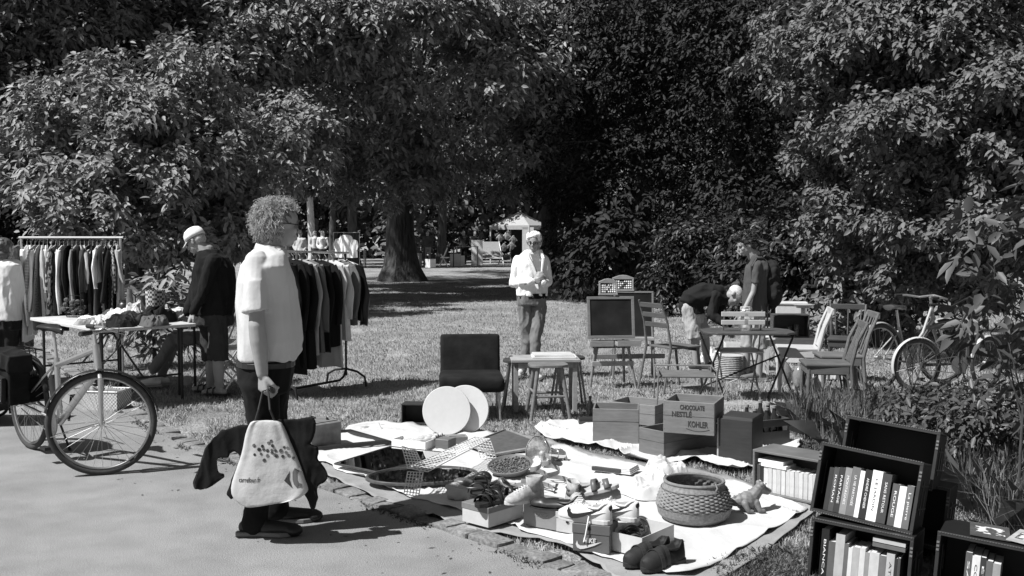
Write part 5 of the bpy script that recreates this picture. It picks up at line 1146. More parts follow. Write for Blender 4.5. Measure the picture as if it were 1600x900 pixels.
def outline(L, w, z0, z1, grow=1.06):
    pts = []
    for u, q in ((-.01, .35), (.02, .62), (.08, .78), (.2, .82), (.4, .74), (.6, .95), (.72, 1.02), (.85, .9), (.95, .6), (1.01, .2)): pts.append((u*L, q*w*grow))
    out = pts+[(x, -y) for x, y in pts[::-1]]; mb = MB(); mb.prism(out, z0, z1); return mb
def shoe(label, Mx, kind, mat, smat=None, group=None, L=.28, name='shoe', cat='shoe', sc=1.0):
    t = TM(name, label, cat, Mx, group); t.scale = (sc, sc, sc)
    if kind in ('sneaker', 'velcro', 'boot', 'pump'):
        hs = dict(sneaker=[(0, .085), (.03, .09), (.06, .062), (.12, .066), (.155, .078), (.20, .060), (.24, .048), (.285, .02)], velcro=[(0, .088), (.03, .092), (.06, .065), (.12, .07), (.15, .085), (.20, .066), (.25, .05), (.285, .025)],
                  boot=[(0, .09), (.03, .115), (.09, .105), (.14, .088), (.18, .07), (.24, .045), (.285, .02)], pump=[(0, .06), (.02, .065), (.06, .03), (.18, .028), (.21, .04), (.26, .028), (.285, .01)])[kind]
        mb, H, W = shoe_last(L, .046 if kind != 'pump' else .038, hs, .018)
        u = O('upper', mb, mat, t, smooth=True)
        O('sole', outline(L, .046 if kind != 'pump' else .038, 0, .024 if kind != 'pump' else .008), smat or mat, t, bevel=.004, seg=2)
        mb = MB(); zt = .018+.07
        if kind in ('sneaker', 'velcro', 'pump'):
            pts = [V(.075+.058*math.cos(a), .030*math.sin(a), .018+H(max(0, .075+.058*math.cos(a)))*.93) for a in [2*PI*i/20 for i in range(20)]]
            mb.add(pts, [list(range(20))]); O('opening', mb, BLACK if kind != 'sneaker' else M(.25, 'lining', .9), t); mb = MB(); mb.tube(pts, .006, 6, close=True); O('collar', mb, mat, t, smooth=True)
        if kind == 'boot':
            rings = [[V(.065+q*.058*math.cos(a), q*.038*math.sin(a), z) for a in [2*PI*i/20 for i in range(20)]] for q, z in ((1.05, .07), (1, .12), (1.06, .165))]; mb.loft(rings, cap=False); O('shaft', mb, mat, t, smooth=True, mods=[('SOLIDIFY', dict(thickness=.003))])
        if kind in ('sneaker', 'boot'):
            mb = MB()
            for i in range(5): x = .135+.018*i; z = .018+H(x)+.001; mb.cyl((x, -.018, z), (x+.006, .018, z), .0025, n=6)
            if kind == 'boot':
                for i in range(4): mb.cyl((.118-.003*i, -.016, .11+.014*i), (.12-.003*i, .016, .112+.014*i), .0025, n=6)
            O('laces', mb, M(.8, 'cotton', .9), t)
        if kind == 'velcro':
            for x in (.14, .185):
                mb = MB(); rings = []
                for i in range(13):
                    a = PI*i/12; rings.append([V(x+dx, -(W(x)+.003)*math.cos(a), .018+(H(x)+.004)*math.sin(a)**.8) for dx in (-.012, .012)])
                mb.loft(rings, close_u=False, cap=False); O('strap', mb, M(.03, 'nylon', .6), t, mods=[('SOLIDIFY', dict(thickness=.003))])
    elif kind == 'sandal':
        O('sole', outline(.26, .042, 0, .022), smat or mat, t, bevel=.004, seg=2)
        for x, hh, w2, rx in ((.05, .055, .012, .3), (.14, .058, .014, -.1), (.20, .045, .016, .15)):
            mb = MB(); rings = []
            for i in range(15):
                a = PI*i/14; rings.append([V(x+dx+rx*.04*math.cos(a), -.046*math.cos(a), .018+hh*math.sin(a)) for dx in (-w2, w2)])
            mb.loft(rings, close_u=False, cap=False); O('strap', mb, mat, t, mods=[('SOLIDIFY', dict(thickness=.003))], smooth=True)
        mb = MB(); mb.tube([(.06, -.042, .03), (.0, -.04, .06), (-.012, 0, .068), (.0, .04, .06), (.06, .042, .03)], .005, 6); O('heel_strap', mb, mat, t, smooth=True)
    return t
LE = M(.025, 'leather', .38, .3, 25, .15); WS = M(.58, 'leather', .45, .04, 25, .1); CV = M(.34, 'canvas', .85, .25, 40, .4); RB = M(.5, 'rubber', .6, .05, 30, 0)
top = lambda Mx, x, y, z, rz, ry=0: Mx @ Matrix.Translation((x, y, z)) @ Matrix.Rotation(R(rz), 4, 'Z') @ Matrix.Rotation(R(ry), 4, 'Y')
shoe('dark strappy sandal on the grey lidded box, the front one', top(MA, .05, .05, hA+.004, 165+180), 'sandal', LE, group='dark sandals on the shoe box')
shoe('dark strappy sandal on the grey lidded box, lying across behind the front one', top(MA, .20, .12, hA+.004, 200), 'sandal', LE, group='dark sandals on the shoe box')
shoe('dark strappy sandal tipped over the other two on the box', top(MA, .0, .10, hA+.035, 30, -12), 'sandal', LE, group='dark sandals on the shoe box')
a = G(745, 775, .08); shoe('brown pointed leather pump behind the dark sandals, toe to the left', Mz((a.x+.12, a.y+.16, .05), R(165), 0, R(-8)), 'pump', M(.10, 'leather', .35, .25, 25, .1), name='pump_shoe')
a = G(790, 770, .08); shoe('brown leather pump right behind the sandal box', Mz((a.x-.05, a.y+.14, .06), R(-30), 0, R(6)), 'pump', M(.13, 'leather', .35, .25, 25, .1), name='pump_shoe')
shoe('worn pale high canvas boot standing upright on the grey shoe box', top(MB_, .07, .08, hB+.004, -120), 'boot', CV, RB, 'pale canvas boots', sc=.82)
shoe('worn pale high canvas boot lying over beside the upright one', top(MB_, .20, .12, hB+.006, -35, 8), 'boot', CV, RB, 'pale canvas boots', sc=.8)
shoe('dark and pale sandal shoe with crossed straps behind the white sneakers', top(MC, .04, .10, hC+.05, 20, -16), 'sandal', M(.09, 'leather', .4, .3), M(.4, 'cork'))
shoe('black flat shoe on the pale box, toe to the left', top(MC, .12, .05, hC+.004, 190), 'pump', LE, name='flat_shoe')
shoe('pale grey shoe leaning on the canvas boots', top(MC, .0, .16, hC+.03, 10, -6), 'sneaker', M(.35, 'suede', .9), RB)
def nike(label, Mx, grp):
    t = shoe(label, Mx, 'sneaker', WS, M(.52, 'rubber', .6), grp)
    for sd_ in (-1, 1):
        o = O('swoosh', swoosh(.16, .0015), M(.012, 'leather', .4), t); o.location = (.125, sd_*.050, .055); o.rotation_euler = (R(90-14*1), 0, PI if False else 0)
        if sd_ > 0: o.rotation_euler = (R(90+14), 0, 0)
        o.scale = (-1, 1, 1)
    mb = MB(); mb.ell((.004, 0, .080), .010, .017, .017, n=14); O('heel_tab', mb, M(.012, 'leather', .5), t, smooth=True)
    mb = MB(); mb.ell((.148, 0, .092), .006, .020, .018); O('tongue', mb, WS, t, smooth=True)
    return t
nike('white sneaker with a black side mark, the front one on the dark box', top(MD, .165+.02, .03, hD+.004, 172), 'white sneakers with black side marks')
nike('white sneaker with a black side mark, the rear one further right', top(MD, .30, .12, hD+.004, 168), 'white sneakers with black side marks')
mb = MB(); t = TM('shoe_lace', 'white lace hanging down over the front of the dark shoe box', 'lace', MD @ Matrix.Translation((.06, -.01, 0))); mb.tube([(.03, .05, hD+.09), (.022, .01, hD+.05), (.018, -.002, hD+.012), (.012, -.006, hD-.03), (.002, -.006, .055)], .004, 6); O('lace', mb, M(.82, 'cotton', .9), t, smooth=True)
shoe('dark sandal inside the open white box, left', top(ME, .04, .06, .006, 40), 'sandal', M(.05, 'leather', .5, .3), group='sandals in the open box'); shoe('dark sandal inside the open white box, right', top(ME, .10, .14, .02, 15, -6), 'sandal', M(.05, 'leather', .5, .3), group='sandals in the open box')
a = G(1052, 880, .03); shoe('black shoe with hook straps, the left one at the very front of the sheet', Mz((G(1036, 876).x+.02, G(1036, 885).y+.04, .03), R(212)), 'velcro', M(.012, 'nylon', .7, .2, 60, .3), M(.02, 'rubber'), 'black strapped shoes', L=.27)
shoe('black shoe with hook straps, the right one at the very front of the sheet', Mz((G(1060, 880).x+.01, G(1056, 888).y+.02, .03), R(218)), 'velcro', M(.012, 'nylon', .7, .2, 60, .3), M(.02, 'rubber'), 'black strapped shoes', L=.27)
# ---- basket
bc_ = G(1085, 819); bk = T('woven_basket', 'round woven basket with narrowing rim full of dark odds and ends', 'basket', (bc_.x, bc_.y+.02, .03))
def basket_fn(r, z, k, n): return 1
bprof = [(.150, 0), (.172, .004), (.196, .03), (.205, .07), (.204, .095), (.196, .13), (.182, .165), (.168, .19), (.163, .205)]
mb = MB(); N = 132; rings = []
fz = []
Z = 46
for i in range(Z+1):
    z = .205*i/Z
    for (r0, z0), (r1, z1) in zip(bprof, bprof[1:]):
        if z <= z1+1e-9 and z >= z0-1e-9: r_ = r0+(r1-r0)*(z-z0)/(z1-z0)
    ring = []
    for k in range(N):
        an = 2*PI*k/N
        if z < .075: dsp = .0022*math.sin(an*66)
        elif z < .17: dsp = .0052*(1 if ((k//3)+(i//2)) % 2 else -1)*(.6 if (k % 3) != 1 else 1)
        else: dsp = .0016*math.sin(i*PI)
        ring.append(V((r_+dsp)*math.cos(an), (r_+dsp)*math.sin(an), z))
    rings.append(ring)
inner = [[V(v.x*.93, v.y*.93, v.z) for v in r_] for r_ in rings[::-3]]
mb.loft(rings, cap=False); mb.loft(inner, cap=False); O('weave', mb, M(.19, 'straw', .85, .3, 60, .4), bk)
mb = MB(); mb.tube([V(.160*math.cos(2*PI*i/60), .160*math.sin(2*PI*i/60), .208) for i in range(60)], .0095, 8, close=True); O('rim', mb, M(.17, 'straw', .8, .25, 40, .4), bk, smooth=True)
mb = MB()
for z_, r_ in ((.078, .2065), (.172, .180)): mb.tube([V(r_*math.cos(2*PI*i/60), r_*math.sin(2*PI*i/60), z_) for i in range(60)], .0028, 6, close=True)
O('band', mb, M(.09, 'straw', .8), bk, smooth=True)
mb = MB(); mb.lathe([(0, .01), (.17, .012)], n=30); O('bottom', mb, M(.1, 'straw', .9), bk)
for an in (-1.0, 2.2, 2.6):
    mb = MB(); c_ = V(.168*math.cos(an), .168*math.sin(an), .20); mb.tube([c_+V(0, 0, -.02), c_+V(.012*math.cos(an), .012*math.sin(an), 0), c_+V(0, 0, .022), c_+V(-.012*math.cos(an), -.012*math.sin(an), .005)], .005, 6); O('handle_knot', mb, M(.25, 'straw', .8), bk, smooth=True)
for i in range(7):
    x, y = RND.uniform(-.08, .08), RND.uniform(-.06, .1); t = T('fabric_scrap', ['crumpled dark scarf at the left in the basket', 'crumpled black glove in the middle of the basket', 'dark grey pouch at the back of the basket', 'crumpled dark belt bag at the right in the basket', 'grey folded hat in the basket', 'black wallet at the front in the basket', 'dark knotted cloth on top in the basket'][i], 'clothing', (bc_.x+x, bc_.y+.02+y, .13), RND.uniform(0, 6))
    mb = MB(); mb.ell((0, 0, .0), .06, .035, .03); mb.cap((-.05, 0, .01), .018, (.05, .03, .03), .012); mb.cap((.0, -.03, 0), .014, (.03, .05, .045), .01); organic('cloth', mb, fab([.03, .012, .08, .04, .15, .015, .06][i]), t, world=False, voxel=.006, fold=.03, fsize=.03)
t = T('label_card', 'small white card lying at the front inside the basket', 'card', (bc_.x-.02, bc_.y-.09, .165), .2); mb = MB(); mb.box(0, .05, 0, .03, 0, .002); O('card', mb, M(.8, 'paper'), t)
# ---- folded cloths beside the basket
def crumple(label, c, rx, ry, h, mat, seed, name='crumpled_cloth', cat='cloth', rz=0, z=.03, group=None):
    t = T(name, label, cat, (c.x, c.y, z), rz, group); mb = MB(); n = 56
    def fn(u, v):
        x, y = u*2-1, v*2-1; r = math.sqrt(x*x+y*y); k = max(abs(x), abs(y)); 
        if r > 1e-6: x, y = x*k/r, y*k/r
        e = max(0, 1-k**4); w1 = mnoise.noise(Vector((x*1.5, y*1.5, seed))); w2 = 1-abs(mnoise.noise(Vector((x*2.6+.5*w1, y*2.6, seed+9))))*2; w3 = 1-abs(mnoise.noise(Vector((x*6+w1, y*6, seed+4))))*2
        ox = 1+.22*mnoise.noise(Vector((x*1.6, y*1.6, seed+3)))
        return V(x*rx*ox+.12*rx*w1, y*ry*ox, h*e*(.55+.45*w1)+h*.22*w2*min(1, e*2)+h*.07*w3*min(1, e*2)+.002)
    mb.grid(fn, n, n); O('cloth', mb, mat, t, smooth=True, mods=[('SUBSURF', dict(levels=1, render_levels=1))]); return t
crumple('crumpled white plastic-like cloth heaped left of the basket', G(1018, 778), .20, .17, .13, WHITE, 3)
crumple('white cloth bundle peeking out behind the basket', G(1040, 752), .16, .10, .14, WHITE, 7)
t = T('folded_cloth', 'folded pale cloth with dark edges lying behind the white heap', 'cloth', G(925, 746), R(-28)); t.location.z = .045
mb = MB()
for k in range(4): mb.box(.0+.004*k, .27-.004*k, 0+.003*k, .17, .0095*k, .0095*k+.0085)
O('cloth', mb, fab(.62), t, bevel=.004, seg=2); mb = MB(); mb.box(-.002, .2, -.006, .012, .004, .030); O('dark_fold', mb, fab(.06), t, bevel=.005, seg=2)
# ---- toy dinosaur
a = G(1168, 806); t = T('toy_dinosaur', 'small rubber toy dinosaur with big eyes right of the basket, head turned up', 'toy', (a.x, a.y, .03), R(15)); tm = M(.16, 'rubber', .55, .25, 30, .3)
mb = MB(); mb.ell((0, 0, .06), .065, .05, .052); mb.cap((.03, 0, .08), .042, (.065, 0, .115), .032); mb.ell((.075, -.005, .13), .036, .030, .026); mb.cap((.08, -.005, .122), .024, (.125, -.012, .108), .016); mb.cap((.085, -.005, .108), .016, (.118, -.012, .095), .010)
mb.cap((-.05, 0, .06), .036, (-.11, .02, .05), .018); mb.cap((-.11, .02, .05), .018, (-.16, .05, .06), .006)
for x, y in ((.035, -.045), (.04, .045), (-.035, -.045), (-.035, .045)): mb.cap((x, y*.8, .05), .022, (x+.012, y*1.2, .014), .014); mb.cap((x+.012, y*1.2, .012), .013, (x+.035, y*1.3, .010), .011)
for i in range(6): mb.cap((.04-.03*i, 0, .115-.008*i), .010, (.035-.03*i, 0, .132-.010*i), .004)
for y in (-1, 1): mb.ell((.075, y*.022-.005, .152), .016)
organic('body', mb, tm, t, world=False, voxel=.0035, smooth=2)
for y in (-1, 1):
    mb = MB(); mb.ell((.085, y*.026-.005, .156), .010); e = O('eye', mb, M(.8, 'enamel', .2), t, smooth=True); mb = MB(); mb.ell((.093, y*.030-.005, .157), .0045); O('pupil', mb, BLACK, e, smooth=True)
# ================================================================ FURNITURE ON THE LAWN
def legs(mb_list, name, mat, parent, bevel=.002, **k):
    for m in mb_list: O(name, m, mat, parent, bevel=bevel, **k)
def cylm(a, b, r0, r1=None, n=10): mb = MB(); mb.cyl(a, b, r0, r1, n); return mb
# armchair
ac = T('lounge_chair', 'low armless lounge chair with dark velvet seat and back on thin metal legs', 'armchair', G(738, 648), R(4))
mb = MB()
pr = [(0, .0), (.0, .06), (.02, .12), (.05, .13)]
mb.box(-.29, .27, -.33, .27, .24, .37); O('seat', mb, M(.014, 'fabric', .95, .35, 7, .5), ac, bevel=.055, seg=4, smooth=True)
mb = MB(); Mb_ = Matrix.Translation((0, .22, .36)) @ Matrix.Rotation(R(-14), 4, 'X'); mb.box(-.28, .26, 0, .10, -.05, .34, Mb_); O('backrest', mb, M(.016, 'fabric', .95, .35, 7, .5), ac, bevel=.035, seg=4, smooth=True)
legs([cylm((x, y, .26), (x*1.05, y*1.08, 0), .012, .009) for x in (-.22, .22) for y in (-.26, .2)], 'leg', metal(.5), ac, 0)
# pale table with books and stools
def table(label, base, rz, w, d, h, mat, th=.025, leg=.022, apron=.07, name='table', cat='table', legm=None):
    t = T(name, label, cat, base, rz); mb = MB(); mb.box(-w/2, w/2, -d/2, d/2, h-th, h); O('tabletop', mb, mat, t, bevel=.003)
    if apron:
        mb = MB(); mb.box(-w/2+.03, w/2-.03, -d/2+.025, -d/2+.04, h-th-apron, h-th-.0005); mb.box(-w/2+.03, w/2-.03, d/2-.04, d/2-.025, h-th-apron, h-th-.0005); mb.box(-w/2+.025, -w/2+.0299, -d/2+.04, d/2-.04, h-th-apron, h-th-.0005); mb.box(w/2-.0299, w/2-.025, -d/2+.04, d/2-.04, h-th-apron, h-th-.0005); O('apron', mb, mat, t)
    for x in (-1, 1):
        for y in (-1, 1):
            mb = MB(); cx, cy = x*(w/2-.045), y*(d/2-.045); mb.box(cx-leg, cx+leg, cy-leg, cy+leg, 0, h-th-.001); O('leg', mb, legm or mat, t, bevel=.002)
    return t
tb1 = table('pale wooden table with flat books on it in front of the woman', G(850, 638), R(3), .62, .40, .47, wood(.30), apron=.05, leg=.02)
gl = G(850, 638)
for i, (dx, g_, w_) in enumerate([(.03, .7, .40), (.05, .5, .36)]):
    t = T('flat_book', ['wide pale book lying on the pale table, the lower one', 'thin grey album lying on the wide pale book'][i], 'book', (gl.x-.14+dx, gl.y-.12, .471+.017*i), R(2+3*i)); mb = MB(); mb.box(0, w_, 0, .24, 0, .0155); O('cover', mb, M(g_, 'card', .5), t, bevel=.001)
    mb = MB(); mb.box(.002, w_-.002, -.0006, 0, .003, .0125); O('pages', mb, M(.75, 'paper'), t)
def stool(label, base, rz, h, mt, tube=False, w=.32, group='small stools around the pale table'):
    t = T('stool', label, 'stool', base, rz, group); mb = MB()
    mb.prism([(w/2*math.copysign(abs(math.cos(a))**.6, math.cos(a)), w*.42*math.copysign(abs(math.sin(a))**.6, math.sin(a))) for a in [2*PI*i/28 for i in range(28)]], h-.022, h); O('seat', mb, mt, t, bevel=.004, seg=2)
    for x in (-1, 1):
        for y in (-1, 1):
            a_, b_ = (x*w*.30, y*w*.26, h-.022), (x*w*.5, y*w*.42, 0)
            O('leg', cylm(a_, b_, .011 if tube else .019, .011 if tube else .015), metal(.25) if tube else mt, t, smooth=True)
    if not tube:
        for s_ in (-1, 1):
            mb = MB(); mb.cyl((-w*.40, s_*w*.34, h*.42), (w*.40, s_*w*.34, h*.42), .011); mb2 = MB(); mb2.cyl((s_*w*.40, -w*.34, h*.5), (s_*w*.40, w*.34, h*.5), .011); O('rung', mb, mt, t, smooth=True); O('rung', mb2, mt, t, smooth=True)
stool('wooden stool with rungs standing in front of the pale table', G(856, 652), R(8), .47, wood(.16), w=.34)
stool('dark seated stool with thin metal legs left of the wooden stool', G(812, 640), R(-5), .46, M(.05, 'lacquer', .4), tube=True, w=.30)
stool('dark seated stool with thin metal legs right of the wooden stool', G(888, 634), R(5), .46, M(.05, 'lacquer', .4), tube=True, w=.30)
# chalkboard easels
def easel(label, p, rz, w, h, z0, fw, g, ledge, legs_=True, y=None):
    t = T('chalkboard', label, 'chalkboard', p, rz, 'wooden framed chalkboards'); mb = MB(); Mx = Matrix.Translation((0, 0, z0)) @ Matrix.Rotation(R(-9), 4, 'X')
    mb.box(-w/2, w/2, -.012, .012, 0, fw, Mx); mb.box(-w/2, w/2, -.012, .012, h-fw, h, Mx); mb.box(-w/2, -w/2+fw, -.0118, .0118, fw+.0003, h-fw-.0003, Mx); mb.box(w/2-fw, w/2, -.0118, .0118, fw+.0003, h-fw-.0003, Mx); O('frame', mb, wood(.17), t, bevel=.002)
    mb = MB(); mb.box(-w/2+fw, w/2-fw, -.004, .004, fw, h-fw, Mx); O('board', mb, M(g*.42, 'slate', .8, .45, 5, .05, spec=.15), t)
    return t
eb = G(955, 603)
e1 = easel('framed chalkboard with two pale trays on a small stand', (eb.x, eb.y, 0), R(6), .50, .44, .50, .03, .045, True)
for x in (-.13, .16):
    mb = MB(); mb.prism([(-.125, -.14), (.125, -.14), (.125, -.02), (-.125, -.02)], .43, .44); mb.box(-.125, .125, -.145, -.137, .43, .49); mb.box(-.125, -.118, -.137, -.02, .44, .475); mb.box(.118, .125, -.137, -.02, .44, .475); o = O('tray', mb, wood(.3), e1, bevel=.002); o.location.x = x
legs([cylm((-.17, -.03, .475), (-.24, -.09, 0), .016, .013), cylm((.16, -.03, .475), (.24, -.09, 0), .016, .013), cylm((-.12, .08, .475), (-.17, .28, 0), .016, .013), cylm((.14, .08, .475), (.2, .28, 0), .016, .013)], 'leg', wood(.2), e1, 0, smooth=True)
mb = MB(); mb.box(-.22, .22, -.085, -.065, .22, .27); O('crossbar', mb, wood(.3), e1, bevel=.003); mb = MB(); mb.box(-.18, .62, .18, .20, .26, .31); O('rear_crossbar', mb, wood(.2), e1, bevel=.003)
mb = MB(); mb.box(-.2, .2, -.02, .1, .40, .475); O('stand_head', mb, wood(.10), e1)
eb2 = G(990, 590)
e2 = easel('second framed chalkboard standing behind the first, further right', (eb2.x, eb2.y, 0), R(-2), .44, .52, .44, .02, .04, False)
legs([cylm((x, .0, .6), (x*1.15, y, 0), .013) for x, y in ((-.2, -.05), (.2, -.05), (-.2, .25), (.2, .25))], 'leg', wood(.18), e2, 0, smooth=True)
mb = MB(); mb.box(-.22, .22, -.07, -.02, .42, .45); O('chalk_ledge', mb, wood(.35), e2, bevel=.002)
def abacus(label, p, rz, w, h):
    t = T('abacus', label, 'abacus', p, rz, 'toy abacuses on top of the chalkboard'); mb = MB(); mb.box(-w/2, w/2, -.02, .02, 0, .018); O('base', mb, wood(.3), t, bevel=.002)
    for s_ in (-1, 1): mb = MB(); mb.box(s_*w*.45-.008, s_*w*.45+.008, -.012, .012, .0185, h); O('post', mb, wood(.35), t, bevel=.002)
    mb = MB(); mb.prism([(-w/2, h), (w/2, h), (w/2, h+.018), (w*.18, h+.045), (0, h+.05), (-w*.18, h+.045), (-w/2, h+.018)], -.01, .01); me = O('gable', mb, wood(.26), t, bevel=.003); me.rotation_euler = (PI/2, 0, 0)
    for k in range(4):
        z = .035+(h-.05)*k/3.4; mb = MB(); mb.cyl((-w*.44, 0, z), (w*.44, 0, z), .002, n=6); wire = O('wire', mb, metal(.6), t)
        mb = MB(); xs = [-w*.38+.022*i for i in range(3+k % 3)]+[w*.36-.022*i for i in range(4-k % 3)]
        for x in xs: mb.ell((x, 0, z), .010, .010, .011, n=8, m=5)
        O('beads', mb, M(.65, 'enamel', .3, .5, 90, 0), wire, smooth=True)
    return t
ptop = P(950, 461, eb.y+.08)
abacus('toy wooden abacus with gable top, the left one on the chalkboard', (ptop.x, eb.y+.07, ptop.z), R(4), .20, .125); p2 = P(982, 457, eb.y+.35)
abacus('toy wooden abacus with gable top, the right and larger one', (p2.x-.02, eb2.y+.0+.09, .44+.515), R(-3), .24, .13)
# wooden school chair (folding) and wire stool in front
def fold_chair():
    b = G(1052, 608); t = T('wooden_chair', 'tall backed wooden chair seen from behind between the chalkboards and the folding table', 'chair', b, R(122))
    mb = MB(); mb.prism([(-.19, -.2), (.19, -.2), (.2, .18), (-.2, .18)], .435, .455); O('seat', mb, wood(.12), t, bevel=.004)
    for s_ in (-1, 1):
        mb = MB(); mb.tube([(s_*.2, .30, 0), (s_*.19, .20, .45), (s_*.18, .24, .70), (s_*.17, .32, .92)], [.012, .014, .012, .010], 8); O('back_post', mb, wood(.12), t, smooth=True); O('leg', cylm((s_*.17, -.17, .435), (s_*.18, -.24, 0), .016, .012), wood(.12), t, smooth=True)
    for z, y in ((.88, .305), (.78, .27), (.68, .235)): mb = MB(); mb.box(-.17, .17, y-.008, y+.008, z-.03, z+.02); O('back_slat', mb, wood(.07), t, bevel=.004)  # slats darker than the posts: their shade is painted into the wood colour
    mb = MB(); mb.box(-.17, .17, -.18, -.16, .40, .43); O('apron', mb, BLACK, t)
fold_chair()
b = G(1070, 660); t = T('metal_stool', 'low square stool of thin metal rod behind the lettered crate', 'stool', b, R(-4)); w_, h_ = .50, .46
mb = MB(); mb.box(-w_/2+.02, w_/2-.02, -.19, .19, h_-.055, h_-.04); O('seat', mb, M(.12, 'board', .6, .2), t, bevel=.004)
for s_ in (-1, 1): mb = MB(); mb.tube([(s_*w_/2*1.02, -.2, 0), (s_*w_/2*.95, -.2, h_), (s_*w_/2*.95, .2, h_), (s_*w_/2*1.02, .2, 0)], .007, 6); O('leg_hoop', mb, metal(.45), t)
mb = MB(); mb.cyl((-w_/2, .2, h_), (w_/2, .2, h_), .007); O('rail', mb, metal(.45), t)
# black folding garden table
b = G(1166, 622); t = T('folding_table', 'dark folding garden table with crossed thin legs and a glass jar on it', 'table', b, R(-3)); h_ = .66
mb = MB(); oc = []
for x, y in ((-.43, -.14), (-.33, -.28), (.33, -.28), (.43, -.14), (.43, .14), (.33, .28), (-.33, .28), (-.43, .14)): oc.append((x, y))
mb.prism(oc, h_-.022, h_); O('tabletop', mb, M(.07, 'metal', .5, .25, 12, .1), t, bevel=.004)
for s_ in (-1, 1):
    for q_ in (-1, 1):
        mb = MB(); x = s_*.33; mb.cyl((x-q_*.12, .02*q_, h_-.022), (x+q_*.13, .02*q_-.0, 0), .010); O('leg', mb, BLACK, t)
mb = MB(); mb.cyl((-.42, -.05, .12), (.33, .05, .42), .008); O('brace', mb, BLACK, t)
tj = P(1163, 549, b.y); jar = T('glass_jar', 'tall glass jar with clip lid standing on the dark folding table', 'jar', (tj.x, b.y-.02, h_)); mb = MB(); mb.lathe([(0, .004), (.052, 0), (.054, .01), (.054, .16), (.045, .185), (.046, .205)], n=28); O('glass', mb, glass_mat(), jar, smooth=True, mods=[('SOLIDIFY', dict(thickness=.003))]); mb = MB(); mb.lathe([(.048, .205), (.05, .215), (.045, .232), (0, .236)], n=24); O('lid', mb, glass_mat(), jar, smooth=True); mb = MB(); mb.tube([V(.050*math.cos(a), .050*math.sin(a), .20) for a in [2*PI*i/24 for i in range(24)]], .003, 6, close=True); mb.tube([(.05, 0, .2), (.065, 0, .19), (.062, 0, .22), (.04, 0, .235)], .003, 5); O('wire_clip', mb, metal(.6), jar)
# bistro chair with slats behind it
def bistro(label, base, rz, gm, frame, w=.42):
    t = T('garden_chair', label, 'chair', base, rz)
    for z in (.72, .80): mb = MB(); mb.box(-w/2, w/2, .21, .228, z, z+.045); O('back_slat', mb, gm, t, bevel=.003)
    for k in range(5): mb = MB(); y = -.17+.08*k; mb.box(-w/2, w/2, y, y+.055, .445, .458); O('seat_slat', mb, gm, t, bevel=.003)
    for s_ in (-1, 1):
        x = s_*(w/2-.03); mb = MB(); mb.tube([(x, -.20, 0), (x, .12, .50), (x, .22, .86)], .009, 6); O('leg', mb, frame, t); mb = MB(); mb.tube([(x*.93, .24, 0), (x*.93, -.17, .44)], .009, 6); O('leg', mb, frame, t)
    mb = MB(); mb.tube([(-w/2+.03, .2, .05), (-w*.3, .2, .16), (0, .2, .21), (w*.3, .2, .16), (w/2-.03, .2, .05)], .008, 6); O('arch', mb, frame, t); return t
bistro('pale slatted folding garden chair directly behind the dark folding table', G(1152, 618), R(180), paint(.48), metal(.35))
# wooden chairs right
def wchair(label, base, rz, g, slats=7, h=.86, sg=None, group=None, mat=None):
    t = T('wooden_chair', label, 'chair', base, rz, group); m = mat or wood(g); mb = MB()
    mb.prism([(-.20, -.21), (.20, -.21), (.185, .19), (-.185, .19)], .435, .46); O('seat', mb, m, t, bevel=.008, seg=2)
    mb = MB(); mb.box(-.18, .18, -.195, -.178, .37, .434); mb.box(-.18, .18, .16, .175, .37, .434); mb.box(-.185, -.17, -.177, .159, .37, .434); mb.box(.17, .185, -.177, .159, .37, .434); O('apron', mb, m, t)
    for s_ in (-1, 1):
        mb = MB(); mb.tube([(s_*.175, .22, 0), (s_*.17, .18, .44), (s_*.18, .23, .66), (s_*.19, .31, h)], [.016, .019, .016, .013], 8); O('back_post', mb, m, t, smooth=True)
        O('leg', cylm((s_*.17, -.175, .435), (s_*.175, -.19, 0), .019, .014), m, t, smooth=True)
    for (ax_, pa, pb) in ((0, (-.165, -.18), (.165, -.18)), (1, (-.172, -.17), (-.172, .17)), (2, (.172, -.17), (.172, .17))):
        mb = MB(); A = V(*pa); B = V(*pb); mb.tube([A+V(0, 0, .2), A.lerp(B, .06)+V(0, 0, .32), A.lerp(B, .2)+V(0, 0, .37), A.lerp(B, .8)+V(0, 0, .37), A.lerp(B, .94)+V(0, 0, .32), B+V(0, 0, .2)], .009, 6); O('arch_brace', mb, m, t, smooth=True)
    mb = MB(); mb.box(-.20, .20, .298, .320, h-.055, h+.005); O('top_rail', mb, m, t, bevel=.006, seg=2)
    for k in range(slats): x = -.14+.28*k/(slats-1); mb = MB(); mb.cyl((x*.9, .19, .47), (x, .305, h-.05), .008, n=6); O('spindle', mb, m, t)
    return t
wchair('white painted spindle back chair right of the folding table', G(1246, 612), R(-100), .6, 7, .85, mat=paint(.48))
wchair('wooden spindle back chair, the nearer of the two standing in the tall grass', G(1290, 645), R(-97), .11, 6, .82)
wchair('wooden chair directly behind the nearest chair, with wider slats', G(1310, 628), R(-95), .14, 4, .86)
wchair('dark small chair further back, only its backrest shows', G(1322, 592), R(-20), .06, 3, .80)
